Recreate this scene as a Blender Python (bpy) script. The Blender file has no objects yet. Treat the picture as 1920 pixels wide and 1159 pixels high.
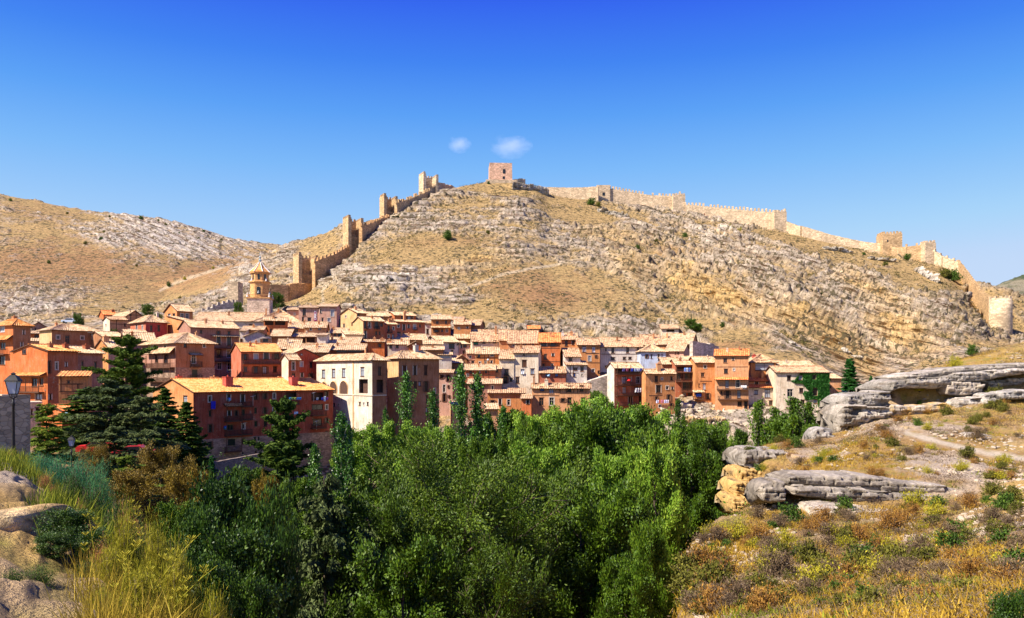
import bpy, math, random
import numpy as np
from mathutils import Vector
SC = bpy.context.scene
COL = SC.collection
F = 1500.0            # focal length in pixels of the 1920 wide photograph
HY = 700.0            # row of the horizon in the photograph
rng = np.random.default_rng(7)
random.seed(7)
R = math.radians

# ------------------------------------------------------------------ camera, sky, sun
cam = bpy.data.cameras.new("camera"); cam_o = bpy.data.objects.new("camera", cam); COL.objects.link(cam_o)
cam.sensor_width = 36; cam.lens = F/1920*36
cam.shift_y = (HY-579.5)/1920
cam.clip_start = 0.3; cam.clip_end = 12000
cam_o.location = (0,0,0); cam_o.rotation_euler = (R(90),0,0)
SC.camera = cam_o
SUN_EL, SUN_AZ = 45.0, 28.0     # from the left, SUN_AZ degrees behind the camera's line
sx, sy, sz = -math.cos(R(SUN_AZ))*math.cos(R(SUN_EL)), -math.sin(R(SUN_AZ))*math.cos(R(SUN_EL)), math.sin(R(SUN_EL))
sl = bpy.data.lights.new("sun", 'SUN'); sl.energy = 4.9; sl.angle = R(0.5); sl.color = (1.0,0.91,0.78)
so = bpy.data.objects.new("sun", sl); COL.objects.link(so)
so.rotation_euler = Vector((sx,sy,sz)).to_track_quat('Z','Y').to_euler(); so.location = (-50,-20,200)
w = bpy.data.worlds.new("World"); SC.world = w; w.use_nodes = True
nt = w.node_tree; nt.nodes.clear()
sky = nt.nodes.new('ShaderNodeTexSky'); sky.sky_type = 'NISHITA'; sky.sun_disc = False
sky.sun_elevation = R(SUN_EL); sky.sun_rotation = math.atan2(sx,sy); sky.altitude = 1500; sky.air_density = 1.0; sky.dust_density = 0.4; sky.ozone_density = 1.5
sep = nt.nodes.new('ShaderNodeSeparateColor'); com = nt.nodes.new('ShaderNodeCombineColor')
nt.links.new(sky.outputs[0], sep.inputs[0])
for i,(pw,gn) in enumerate(((2.62,.128),(2.3,.126),(.30,2.72))):
    p_ = nt.nodes.new('ShaderNodeMath'); p_.operation='POWER'; p_.inputs[1].default_value=pw; nt.links.new(sep.outputs[i], p_.inputs[0])
    m_ = nt.nodes.new('ShaderNodeMath'); m_.operation='MULTIPLY'; m_.inputs[1].default_value=gn; nt.links.new(p_.outputs[0], m_.inputs[0]); c_ = nt.nodes.new('ShaderNodeMath'); c_.operation='MINIMUM'; c_.inputs[1].default_value=(3.3,3.7,4.5)[i]; nt.links.new(m_.outputs[0], c_.inputs[0]); nt.links.new(c_.outputs[0], com.inputs[i])
bg = nt.nodes.new('ShaderNodeBackground'); bg.inputs['Strength'].default_value = 0.1
ow = nt.nodes.new('ShaderNodeOutputWorld')
tc = nt.nodes.new('ShaderNodeTexCoord'); sxyz = nt.nodes.new('ShaderNodeSeparateXYZ'); nt.links.new(tc.outputs['Generated'], sxyz.inputs[0])
rp = nt.nodes.new('ShaderNodeValToRGB'); nt.links.new(sxyz.outputs[2], rp.inputs[0]); el = rp.color_ramp.elements
def lin(v): v/=255; return v/12.92 if v<=.04045 else ((v+.055)/1.055)**2.4
stops = [(0.0,(205,222,247)),(.119,(190,216,249)),(.1835,(165,208,250)),(.2456,(130,192,250)),(.3047,(95,168,247)),(.3606,(68,138,243)),(.4228,(54,104,240)),(.8,(30,66,205))]
while len(el)<len(stops): el.new(.5)
for i,(p_,c_) in enumerate(stops): el[i].position=p_; el[i].color=tuple(lin(v) for v in c_)+(1,)
sc_ = nt.nodes.new('ShaderNodeMix'); sc_.data_type='RGBA'; sc_.blend_type='MULTIPLY'; sc_.inputs[0].default_value=1; sc_.clamp_result=False
nt.links.new(rp.outputs[0], sc_.inputs[6]); sc_.inputs[7].default_value=(4.6,4.6,4.6,1)
mx_ = nt.nodes.new('ShaderNodeMix'); mx_.data_type='RGBA'; mx_.inputs[0].default_value=.85; nt.links.new(com.outputs[0], mx_.inputs[6]); nt.links.new(sc_.outputs[2], mx_.inputs[7])
nt.links.new(mx_.outputs[2], bg.inputs[0]); nt.links.new(bg.outputs[0], ow.inputs[0])
SC.view_settings.view_transform = 'Standard'; SC.view_settings.look = 'None'
SC.view_settings.exposure = 1.12; SC.view_settings.gamma = 1.0
cy = SC.cycles
cy.max_bounces = 5; cy.diffuse_bounces = 3; cy.glossy_bounces = 2; cy.transmission_bounces = 3; cy.transparent_max_bounces = 4
cy.volume_bounces = 1

# ------------------------------------------------------------------ small helpers
def tag(o, label=None, cat=None, group=None, kind=None):
    if label: o['label'] = label
    if cat: o['category'] = cat
    if group: o['group'] = group
    if kind: o['kind'] = kind
    return o
def empty(name, loc, rz=0, label=None, cat=None, group=None):
    o = bpy.data.objects.new(name, None); COL.objects.link(o)
    o.empty_display_size = 0.3
    o.location = loc; o.rotation_euler = (0,0,rz)
    return tag(o, label, cat, group)
def at(px, py, Y):
    return Vector(((px-960)/F*Y, Y, (HY-py)/F*Y))
def link_mesh(name, me, parent=None):
    o = bpy.data.objects.new(name, me); COL.objects.link(o)
    if parent is not None: o.parent = parent
    return o
def np_mesh(name, V, Q, mats=(), smooth=False, mi=None):
    V = np.asarray(V, dtype=np.float32); Q = np.asarray(Q, dtype=np.int32)
    me = bpy.data.meshes.new(name)
    me.vertices.add(len(V)); me.vertices.foreach_set('co', V.ravel())
    k = Q.shape[1]
    me.loops.add(Q.size); me.loops.foreach_set('vertex_index', Q.ravel())
    me.polygons.add(len(Q)); me.polygons.foreach_set('loop_start', np.arange(0, Q.size, k, dtype=np.int32))
    if smooth: me.polygons.foreach_set('use_smooth', np.ones(len(Q), dtype=bool))
    if mi is not None: me.polygons.foreach_set('material_index', np.asarray(mi, dtype=np.int32))
    me.update(calc_edges=True)
    for m in mats: me.materials.append(m)
    return me
class MB:
    "collects boxes, tubes and quads into ONE mesh"
    def __init__(s): s.v=[]; s.f=[]; s.m=[]
    def quad(s, a,b,c,d, m=0):
        n=len(s.v); s.v += [tuple(a),tuple(b),tuple(c),tuple(d)]; s.f.append((n,n+1,n+2,n+3)); s.m.append(m)
    def tri(s,a,b,c,m=0):
        n=len(s.v); s.v += [tuple(a),tuple(b),tuple(c)]; s.f.append((n,n+1,n+2)); s.m.append(m)
    def box(s, x0,x1,y0,y1,z0,z1,m=0, T=None):
        P=[(x0,y0,z0),(x1,y0,z0),(x1,y1,z0),(x0,y1,z0),(x0,y0,z1),(x1,y0,z1),(x1,y1,z1),(x0,y1,z1)]
        if T: P=[T(p) for p in P]
        n=len(s.v); s.v+=P
        for q in ((0,3,2,1),(4,5,6,7),(0,1,5,4),(1,2,6,5),(2,3,7,6),(3,0,4,7)):
            s.f.append(tuple(n+i for i in q)); s.m.append(m)
    def bar(s, a, b, r, m=0, r2=None, n=6):
        s.tube([a,b],[r,r if r2 is None else r2],m,n)
    def tube(s, pts, rad, m=0, n=6):
        pts=[Vector(p) for p in pts]; base=len(s.v)
        for i,p in enumerate(pts):
            d=(pts[min(i+1,len(pts)-1)]-pts[max(i-1,0)])
            if d.length<1e-9: d=Vector((0,0,1))
            d.normalize()
            u=d.cross(Vector((0,0,1)) if abs(d.z)<.9 else Vector((1,0,0))).normalized(); v=d.cross(u)
            for k in range(n):
                a=2*math.pi*k/n; s.v.append(tuple(p+(u*math.cos(a)+v*math.sin(a))*rad[i]))
        for i in range(len(pts)-1):
            for k in range(n):
                s.f.append((base+i*n+k, base+i*n+(k+1)%n, base+(i+1)*n+(k+1)%n, base+(i+1)*n+k)); s.m.append(m)
        s.f.append(tuple(base+k for k in range(n))[::-1]); s.m.append(m)
        s.f.append(tuple(base+(len(pts)-1)*n+k for k in range(n))); s.m.append(m)
    def lathe(s, prof, m=0, n=12, c=(0,0,0), rot=0):
        base=len(s.v)
        for r,z in prof:
            for k in range(n):
                a=2*math.pi*k/n+rot; s.v.append((c[0]+r*math.cos(a), c[1]+r*math.sin(a), c[2]+z))
        for i in range(len(prof)-1):
            for k in range(n):
                s.f.append((base+i*n+k, base+i*n+(k+1)%n, base+(i+1)*n+(k+1)%n, base+(i+1)*n+k)); s.m.append(m)
        s.f.append(tuple(base+k for k in range(n))[::-1]); s.m.append(m)
        s.f.append(tuple(base+(len(prof)-1)*n+k for k in range(n))); s.m.append(m)
    def build(s, name, mats, parent=None, smooth=False):
        me=bpy.data.meshes.new(name); me.from_pydata(s.v,[],s.f)
        if not isinstance(mats,(list,tuple)): mats=[mats]
        for m in mats: me.materials.append(m)
        if len(mats)>1: me.polygons.foreach_set('material_index', s.m)
        if smooth: me.polygons.foreach_set('use_smooth',[True]*len(me.polygons))
        me.update()
        return link_mesh(name, me, parent)

# ------------------------------------------------------------------ noise in numpy
def _h(i,j,k,seed):
    n = (i.astype(np.uint32)*np.uint32(374761393) + j.astype(np.uint32)*np.uint32(668265263) + k.astype(np.uint32)*np.uint32(2147483647) + np.uint32(seed*974711 & 0xffffffff))
    n = (n ^ (n>>np.uint32(13)))*np.uint32(1274126177); n = (n ^ (n>>np.uint32(16)))*np.uint32(2246822519); n ^= n>>np.uint32(15)
    return n.astype(np.float64)/4294967295.0
def vnoise(x,y,z,seed=0):
    xi=np.floor(x).astype(np.int64); yi=np.floor(y).astype(np.int64); zi=np.floor(z).astype(np.int64)
    fx=x-xi; fy=y-yi; fz=z-zi
    fx=fx*fx*(3-2*fx); fy=fy*fy*(3-2*fy); fz=fz*fz*(3-2*fz)
    r=0
    for a in (0,1):
        for b in (0,1):
            for c in (0,1):
                r = r + _h(xi+a,yi+b,zi+c,seed)*(fx if a else 1-fx)*(fy if b else 1-fy)*(fz if c else 1-fz)
    return r*2-1
def fbm(x,y,z,scale,octv=4,seed=0,gain=.5):
    x=np.asarray(x,float)/scale; y=np.asarray(y,float)/scale; z=np.asarray(z,float)/scale
    x,y,z=np.broadcast_arrays(x,y,z)
    s=0; a=1; t=0
    for o in range(octv):
        s=s+a*vnoise(x+o*17.3,y+o*9.1,z+o*5.7,seed+o); t+=a; a*=gain; x=x*2.03; y=y*2.03; z=z*2.03
    return s/t
def sstep(a,b,x):
    t=np.clip((x-a)/(b-a),0,1); return t*t*(3-2*t)
def pchip(x, y, xq):
    "monotone cubic; y may be (n,) or (n,m)"
    x=np.asarray(x,float); y=np.asarray(y,float); one=y.ndim==1
    if one: y=y[:,None]
    h=np.diff(x)[:,None]; d=np.diff(y,axis=0)/h
    m=np.zeros_like(y)
    if len(x)>2:
        w1=2*h[1:]+h[:-1]; w2=h[1:]+2*h[:-1]
        ok=(d[:-1]*d[1:])>0
        with np.errstate(divide='ignore',invalid='ignore'):
            mm=(w1+w2)/(w1/d[:-1]+w2/d[1:])
        m[1:-1]=np.where(ok,mm,0)
    m[0]=d[0]; m[-1]=d[-1]
    xq=np.clip(np.asarray(xq,float),x[0],x[-1])
    i=np.clip(np.searchsorted(x,xq)-1,0,len(x)-2)
    t=((xq-x[i])/(x[i+1]-x[i]))[:,None]; hh=h[i]
    r=(2*t**3-3*t**2+1)*y[i]+(t**3-2*t**2+t)*hh*m[i]+(-2*t**3+3*t**2)*y[i+1]+(t**3-t**2)*hh*m[i+1]
    return r[:,0] if one else r

# ------------------------------------------------------------------ materials
MATS={}
def newmat(name):
    m=bpy.data.materials.new(name); m.use_nodes=True; t=m.node_tree
    b=t.nodes['Principled BSDF']; b.inputs['Specular IOR Level'].default_value=.2
    return m,t,b
def nn(t,typ,**kw):
    n=t.nodes.new(typ)
    for k,v in kw.items():
        if k in n.inputs: n.inputs[k].default_value=v
        else: setattr(n,k,v)
    return n
def noise_n(t, scale, detail=4, rough=.6, vec=None, stretch=None):
    n=nn(t,'ShaderNodeTexNoise'); n.inputs['Scale'].default_value=scale; n.inputs['Detail'].default_value=detail; n.inputs['Roughness'].default_value=rough
    if vec is None:
        g=nn(t,'ShaderNodeNewGeometry'); vec=g.outputs['Position']
    if stretch:
        mp=nn(t,'ShaderNodeMapping'); mp.inputs['Scale'].default_value=stretch; t.links.new(vec,mp.inputs['Vector']); vec=mp.outputs[0]
    t.links.new(vec,n.inputs['Vector']); return n
def ramp(t, fac, stops):
    r=nn(t,'ShaderNodeValToRGB'); e=r.color_ramp.elements
    while len(e)<len(stops): e.new(.5)
    for i,(p,c) in enumerate(stops):
        e[i].position=p; e[i].color=(c[0],c[1],c[2],1) if isinstance(c,(tuple,list)) else (c,c,c,1)
    t.links.new(fac,r.inputs[0]); return r
def mixc(t, fac, a, b, mode='MIX'):
    m=nn(t,'ShaderNodeMix',data_type='RGBA',blend_type=mode)
    for s,v in ((0,fac),(6,a),(7,b)):
        if hasattr(v,'is_linked') or hasattr(v,'links'): t.links.new(v,m.inputs[s])
        elif isinstance(v,(int,float)): m.inputs[s].default_value=v
        else: m.inputs[s].default_value=(v[0],v[1],v[2],1)
    return m.outputs[2]
def bump(t,b,height,strength=.5,dist=.1):
    n=nn(t,'ShaderNodeBump'); n.inputs['Strength'].default_value=strength; n.inputs['Distance'].default_value=dist
    t.links.new(height,n.inputs['Height']); t.links.new(n.outputs[0],b.inputs['Normal'])
def plain(name,c,rough=.8,metal=0,spec=.2):
    k=('plain',name)
    if k in MATS: return MATS[k]
    m,t,b=newmat(name); b.inputs['Roughness'].default_value=rough; b.inputs['Metallic'].default_value=metal; b.inputs['Specular IOR Level'].default_value=spec
    n=noise_n(t,2.5,3)
    r=ramp(t,n.outputs[0],[(.3,tuple(x*.8 for x in c)),(.7,tuple(min(1,x*1.12) for x in c))])
    t.links.new(r.outputs[0],b.inputs['Base Color'])
    MATS[k]=m; return m
def plaster(c, stain=.5):
    k=('pl',tuple(c),stain)
    if k in MATS: return MATS[k]
    m,t,b=newmat('plaster'); b.inputs['Roughness'].default_value=.95; b.inputs['Specular IOR Level'].default_value=.1
    n1=noise_n(t,.45,6,.65); n2=noise_n(t,1.0,5,.7,stretch=(2.2,2.2,.35)); n3=noise_n(t,7,4,.7)
    base=ramp(t,n1.outputs[0],[(.3,tuple(x*f for x,f in zip(c,(.78,.70,.64)))),(.5,c),(.72,tuple(min(.9,x*f+.03) for x,f in zip(c,(1.12,1.18,1.25))))])
    lighter=tuple(min(.8,x*.6+.2*s) for x,s in zip(c,(1.0,.72,.5)))
    st=ramp(t,n2.outputs[0],[(.5,0.0),(.68,.75*stain)])
    c1=mixc(t,st.outputs[0],base.outputs[0],lighter)
    n4=noise_n(t,.75,6,.75,stretch=(1,1,1.3)); pt=ramp(t,n4.outputs[0],[(.60,0.0),(.66,.85)]); n5=noise_n(t,3.5,4,.8)
    stn=ramp(t,n5.outputs[0],[(.35,(.20,.13,.08)),(.65,(.48,.36,.24))]); c1=mixc(t,pt.outputs[0],c1,stn.outputs[0])
    n6=noise_n(t,1.6,4,.7,stretch=(3,3,.25)); dr=ramp(t,n6.outputs[0],[(.36,.66),(.52,1.0)]); c1=mixc(t,1.0,c1,dr.outputs[0],'MULTIPLY')
    fine=ramp(t,n3.outputs[0],[(.3,.72),(.7,1.14)])
    c2=mixc(t,1.0,c1,fine.outputs[0],'MULTIPLY')
    t.links.new(c2,b.inputs['Base Color'])
    bump(t,b,n3.outputs[0],.5,.05)
    MATS[k]=m; return m
def stonewall(c, scale=1.6, name='stone_masonry'):
    k=('st',tuple(c),scale)
    if k in MATS: return MATS[k]
    m,t,b=newmat(name); b.inputs['Roughness'].default_value=.95; b.inputs['Specular IOR Level'].default_value=.1
    g=nn(t,'ShaderNodeNewGeometry'); mp=nn(t,'ShaderNodeMapping'); mp.inputs['Scale'].default_value=(1,1,1.9); t.links.new(g.outputs['Position'],mp.inputs[0])
    v=nn(t,'ShaderNodeTexVoronoi'); v.inputs['Scale'].default_value=scale; t.links.new(mp.outputs[0],v.inputs['Vector'])
    v2=nn(t,'ShaderNodeTexVoronoi',feature='DISTANCE_TO_EDGE'); v2.inputs['Scale'].default_value=scale; t.links.new(mp.outputs[0],v2.inputs['Vector'])
    n1=noise_n(t,.25,5)
    sep=nn(t,'ShaderNodeSeparateColor'); t.links.new(v.outputs['Color'],sep.inputs[0])
    rr=ramp(t,sep.outputs[0],[(0,tuple(x*.72 for x in c)),(.5,c),(1,tuple(min(.85,x*1.3+.02) for x in c))])
    ed=ramp(t,v2.outputs['Distance'],[(0,.62),(.07,1.0)])
    big=ramp(t,n1.outputs[0],[(.3,.75),(.7,1.15)])
    c1=mixc(t,1.0,rr.outputs[0],ed.outputs[0],'MULTIPLY'); c2=mixc(t,1.0,c1,big.outputs[0],'MULTIPLY')
    t.links.new(c2,b.inputs['Base Color']); bump(t,b,ed.outputs[0],.6,.08)
    MATS[k]=m; return m
def tiles(kind):
    k=('tile',kind)
    if k in MATS: return MATS[k]
    pal={'pale':[(.17,.09,.045),(.43,.27,.14),(.61,.43,.26)],'orange':[(.38,.12,.03),(.60,.23,.06),(.72,.36,.13)],'red':[(.3,.07,.02),(.62,.16,.045),(.75,.3,.1)],'brown':[(.13,.07,.04),(.34,.19,.10),(.56,.37,.21)]}[kind]
    m,t,b=newmat('roof_tiles_'+kind); b.inputs['Roughness'].default_value=.9; b.inputs['Specular IOR Level'].default_value=.15
    g=nn(t,'ShaderNodeNewGeometry')
    v=nn(t,'ShaderNodeTexVoronoi'); v.inputs['Scale'].default_value=2.3; t.links.new(g.outputs['Position'],v.inputs['Vector'])
    sep=nn(t,'ShaderNodeSeparateColor'); t.links.new(v.outputs['Color'],sep.inputs[0])
    n1=noise_n(t,.5,5,.7)
    mx=nn(t,'ShaderNodeMath',operation='MULTIPLY_ADD'); mx.inputs[1].default_value=.62; t.links.new(sep.outputs[0],mx.inputs[0]); t.links.new(n1.outputs[0],mx.inputs[2])
    rr=ramp(t,mx.outputs[0],[(.36,pal[0]),(.66,pal[1]),(1.08 if False else 1.0,pal[2])])
    t.links.new(rr.outputs[0],b.inputs['Base Color'])
    MATS[k]=m; return m
WOOD=plain('dark_wood',(.10,.045,.025),.75)
IRON=plain('dark_iron',(.03,.028,.028),.55,.3)
def glass_mat(name,c,rough=.15):
    k=('gl',name)
    if k in MATS: return MATS[k]
    m,t,b=newmat(name); b.inputs['Base Color'].default_value=(*c,1); b.inputs['Roughness'].default_value=rough; b.inputs['Specular IOR Level'].default_value=.5
    MATS[k]=m; return m
GLASS=glass_mat('dark_window_glass',(.015,.017,.02))
GLASSB=glass_mat('pale_curtained_glass',(.30,.33,.38))
# ------------------------------------------------------------------ the ground as a height field Z(column, distance)
def py2z(Y,py): return (HY-py)/F*Y
# near table: column px -> list of (Y, Z); entries given as ('p',py) are rows of the photograph
NEAR={
-500:[(2,-1.5),(8,-1.2),(14,-1.5),(33,-2.5),(60,-4),(100,-6),(140,-7),(170,-3),(200,0)],
0:[(2,-1.6),(5,-1.65),(8,-1.7),(14,-1.95),(20,-2.4),(33,-3.4),(60,-6.5),(90,-8.5),(120,-9.5),(140,-9.5),(165,-6),(200,3)],
130:[(2,-1.6),(5,-1.7),(8,-2.0),(14,-2.7),(20,-3.5),(33,-5.0),(60,-8.6),(90,-10.5),(120,-11.2),(145,-11),(165,-8),(200,2)],
280:[(2,-1.6),(5,-1.8),(8,-2.6),(14,-4.2),(20,-5.5),(33,-8),(60,-12),(90,-13.5),(120,-14),(148,-14),(170,-10),(200,0)],
420:[(2,-1.7),(5,-2.1),(8,-3.4),(14,-6),(20,-8.5),(33,-13.5),(60,-20),(90,-22),(120,-21),(146,-19.5),(165,-15),(200,-4)],
560:[(2,-1.8),(5,-2.5),(8,-4.3),(14,-8),(20,-11.5),(33,-18.5),(60,-27),(90,-29),(120,-29),(150,-26),(175,-18),(200,-8)],
760:[(2,-1.9),(5,-3),(8,-5.2),(14,-10),(20,-14.5),(33,-23),(60,-31),(90,-33),(120,-33),(155,-28),(180,-15),(200,-9)],
1000:[(2,-1.9),(5,-3),(8,-5),(14,-9),(20,-13),(33,-20),(60,-31),(90,-34),(130,-34),(165,-28),(184,-14),(200,-9)],
1180:[(2,-1.8),(5,-2.8),(8,-4.6),(14,-7.5),(20,-9.5),(30,-13),(45,-24),(70,-33),(120,-34),(160,-29),(188,-15),(200,-10)],
1240:[(2,-1.8),(5,-2.6),(8,-4),(14,-6.5),(20,-8),(27,-9.2),(33,-13),(45,-24),(70,-33),(120,-34),(165,-28),(192,-13.5),(200,-9.5)],
1300:[(2,-1.8),(5,-2.5),(8,-3.8),(14,-6),(20,-7.3),(32,-8.9),(41,-8.7),(47,-11),(58,-25),(90,-33),(150,-32),(172,-22),(192,-13),(200,-9)],
1360:[(2,-1.7),(5,-2.3),(8,-3.5),(14,-5.5),(20,-6.8),(33,-8.6),(44,-8.7),(50,-9.0),(56,-12),(64,-22),(90,-33),(150,-31),(172,-20),(190,-12.6),(200,-9)],
1400:[(2,-1.7),(5,-2.2),(8,-3.3),(14,-5.2),(20,-6.5),(33,-8.4),(44,-8.8),(52,-9.0),(60,-10.8),(68,-12.2),(72.5,-11.5),(75,-7.4),(79,-7.6),(88,-18),(110,-31),(150,-30),(172,-18),(190,-11.5),(200,-8)],
1440:[(2,-1.7),(5,-2.2),(8,-3.2),(14,-5),(20,-6.3),(33,-8.2),(44,-8.6),(50,-8.6),(55,-8.4),(60,-9.4),(69,-9.9),(73,-7.8),(75,-7.3),(82,-7.4),(92,-16),(112,-30),(150,-29),(172,-17),(190,-11),(200,-8)],
1560:[(2,-1.6),(5,-2.1),(8,-3),(14,-4.6),(20,-5.9),(33,-8.0),(44,-8.5),(50,-8.4),(52,-7.0),(62,-6.5),(75,-6.7),(85,-6.6),(92,-6.9),(104,-14),(125,-26),(155,-26),(178,-14),(196,-8.5)],
1640:[(2,-1.6),(5,-2.1),(8,-2.9),(14,-4.3),(20,-5.6),(33,-7.8),(44,-8.3),(49.5,-8.2),(52,-7.0),(62,-6.2),(72,-5.6),(82,-5.3),(87,-4.5),(89,-2.6),(96,-2.2),(108,-10),(130,-24),(155,-24),(178,-13),(196,-8)],
1760:[(2,-1.6),(5,-2.0),(8,-2.8),(14,-4.1),(20,-5.3),(33,-7.4),(44,-7.9),(49.5,-7.9),(52,-7.0),(60,-6.4),(68,-5.4),(76,-4.8),(83,-4.2),(87,-3.2),(89,-.4),(94,.4),(104,.7),(112,-4),(132,-20),(160,-20),(185,-10)],
1920:[(2,-1.5),(5,-1.9),(8,-2.6),(14,-3.9),(20,-5.0),(30,-6.3),(40,-6.8),(50,-6.7),(60,-6.3),(68,-5.4),(76,-4.2),(83,-3.0),(87,-1.4),(89,.5),(95,2.4),(106,4.0),(118,3.2),(140,-12),(165,-14),(190,-5)],
2420:[(2,-1.3),(5,-1.5),(8,-2),(14,-3),(20,-4),(30,-5),(40,-5),(50,-4.7),(60,-4),(76,-1.5),(87,2),(95,6),(106,9),(118,9),(140,2),(165,-2),(190,2)],
}
YS=np.array([2,3.5,5,6.5,8,11,14,17,20,24,28,33,38,42,45,47.5,49.5,51,52,54,57,60,64,68,71,73,75,77,79,82,85,87,89,92,96,100,105,112,120,130,140,150,160,170,180,190,200.])
kpx=np.array(sorted(NEAR),float)
tab=np.array([pchip([a for a,_ in NEAR[int(k)]],[b for _,b in NEAR[int(k)]],YS) for k in kpx])   # (cols, YS)
cx=np.arange(-500,2420.1,2.4)
nearZ=pchip(kpx,tab,cx)                       # (ncol, len(YS))
def curve(pts): 
    a=np.array(pts,float); return pchip(a[:,0],a[:,1:],cx)
R1=curve([(-500,280,640),(0,262,612),(120,262,600),(300,262,592),(500,262,588),(640,262,590),(800,268,598),(930,262,606),(1050,258,622),(1150,255,632),(1250,268,622),(1330,246,650),(1400,232,668),(1500,226,688),(1560,226,705),(1620,226,715),(1760,226,700),(1920,226,660),(2420,226,600)])
R3=curve([(-500,305,640),(0,300,612),(200,300,600),(300,305,592),(440,312,580),(540,325,566),(600,340,537),(665,362,475),(735,400,412),(810,440,372),(860,462,353),(900,478,347),(960,482,344),(1005,482,353),(1028,484,366),(1060,486,373),(1130,488,381),(1220,484,396),(1280,480,408),(1380,470,424),(1480,458,441),(1580,446,463),(1680,432,484),(1755,418,499),(1800,410,516),(1830,404,531),(1870,396,542),(1920,390,556),(2420,330,640)])
R2=curve([(-500,300,600),(1700,405,500),(1760,402,512),(1800,392,531),(1824,372,566),(1845,352,598),(1876,331,622),(1920,328,640),(2420,290,660)])
RB=R3.copy(); RB[:,0]+=60; 
midf=np.interp(cx,[-500,400,600,900,1400,1920],[.5,.5,.45,.5,.5,.5])
YROW=np.concatenate([np.geomspace(2,14,60)[:-1],np.geomspace(14,60,300)[:-1],np.linspace(60,112,170)[:-1],np.linspace(112,225,90)[:-1],np.linspace(225,505,390)[:-1],np.geomspace(505,900,22)])
NC,NR=len(cx),len(YROW)
GZ=np.zeros((NC,NR))
for c in range(NC):
    y1,p1=R1[c]; y3,p3=R3[c]
    z1=py2z(y1,p1); z3=py2z(y3,p3); f=midf[c]
    ym=y1+(y3-y1)*.5; zm=z1+(z3-z1)*.5+(z3-z1)*.02
    w2=float(sstep(1765,1800,cx[c])); y2=(y1+.8*(y3-y1))*(1-w2)+R2[c][0]*w2; z2=(z1+.81*(z3-z1))*(1-w2)+py2z(R2[c][0],R2[c][1])*w2; ym=y1+(y2-y1)*.6; zm=z1+(z2-z1)*.61
    ks=list(YS)+[y1,ym,y2,y3,y3+25,y3+90,950]; kz=list(nearZ[c])+[z1,zm,z2,z3,z3-7,z3-45,z3-160]
    GZ[c]=pchip(ks,kz,YROW)
def ground(px,Y):
    c=(px+500)/2.4; c0=int(np.clip(c,0,NC-2)); fc=min(max(c-c0,0),1)
    a=np.interp(Y,YROW,GZ[c0]); b=np.interp(Y,YROW,GZ[c0+1]); return float(a*(1-fc)+b*fc)
def gxy(x,y): return ground(x/y*F+960,y)

# rock, grass and soil colours; each zone stays with the ground itself
ROCK=np.array((.54,.45,.36)); ROCKD=np.array((.30,.26,.22)); OCH=np.array((.62,.40,.14)); GRASS=np.array((.50,.34,.15)); GRASSG=np.array((.36,.26,.11)); SOIL=np.array((.37,.20,.10)); DARK=np.array((.10,.085,.045)); PATHC=np.array((.62,.50,.34)); WHITE=np.array((.66,.60,.52))
# blobs: px, py, radius x, radius y, tilt (deg, down to the right), weight : grass amount / ochre / pale rock / brown soil
GB=[(930,350,120,18,5,1.4),(880,390,60,30,0,.7),(1080,395,80,30,10,1.3),(1240,425,130,12,20,.8),(1560,470,190,28,20,1.4),(1700,505,130,40,22,1.4),(1500,520,60,22,20,.6),(820,470,190,28,-4,1.1),(1060,540,160,60,8,1.4),(1160,580,150,26,8,1.2),(650,455,60,40,-30,.6),(900,590,200,16,3,1.0),(760,560,60,10,0,.5),(1390,640,70,26,5,1.2),(1450,665,120,14,12,.8),(1250,600,90,16,20,.9),(1330,610,120,20,30,.7),(560,560,120,30,0,1),(300,540,200,60,-25,.6),(120,390,160,22,12,1),(60,430,130,40,5,.7),(130,480,180,40,0,.3),(250,560,160,28,-10,1),(1860,590,90,60,25,.8),(600,470,60,30,-35,1)]
OB=[(1330,555,120,34,22,1.0),(1190,500,60,30,20,.6),(1440,590,90,16,28,.6),(800,495,110,12,3,.6),(900,488,60,14,0,.9),(1560,640,130,34,32,.8),(1700,640,100,40,30,.8),(1640,560,90,20,28,.6),(1500,610,80,24,28,.8),(1160,450,80,22,15,.5),(1620,690,60,20,30,.8),(860,520,60,12,0,.5)]
PB=[(740,520,110,22,0,.9),(850,560,110,12,0,.4),(1330,440,46,16,0,1.1),(1750,680,160,50,30,.6),(820,600,46,16,10,1.1),(330,455,170,34,22,1.3),(400,430,110,26,28,1.1),(200,450,120,26,25,.8),(60,575,70,14,0,.9),(600,520,60,20,0,.6),(480,530,90,20,-20,.4)]
SB=[(990,545,130,36,4,.9),(1020,520,60,16,0,.6),(830,450,100,16,0,.5),(1380,650,60,14,0,.7),(120,500,240,50,0,1.2),(380,510,140,34,-14,1.0),(60,400,130,20,10,.35),(1250,470,60,20,10,.5)]
def blobs(L,px,py,wob):
    s=np.zeros_like(px)
    for (x,y,rx,ry,a,wt) in L:
        ca,sa=math.cos(R(a)),math.sin(R(a)); dx=px-x; dy=py-y
        u=(dx*ca+dy*sa)/rx; v=(-dx*sa+dy*ca)/ry
        s=np.maximum(s,wt*np.clip(1.25-np.sqrt(u*u+v*v)+wob*.55,0,1))
    return np.clip(s,0,1)
def seg_mask(px,py,pts,wid):
    m=np.zeros_like(px)
    for (x0,y0),(x1,y1) in zip(pts[:-1],pts[1:]):
        dx,dy=x1-x0,y1-y0; t=np.clip(((px-x0)*dx+(py-y0)*dy)/(dx*dx+dy*dy),0,1)
        d=np.hypot(px-x0-t*dx,py-y0-t*dy); m=np.maximum(m,np.clip(1.4-d/wid,0,1))
    return m
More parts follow.
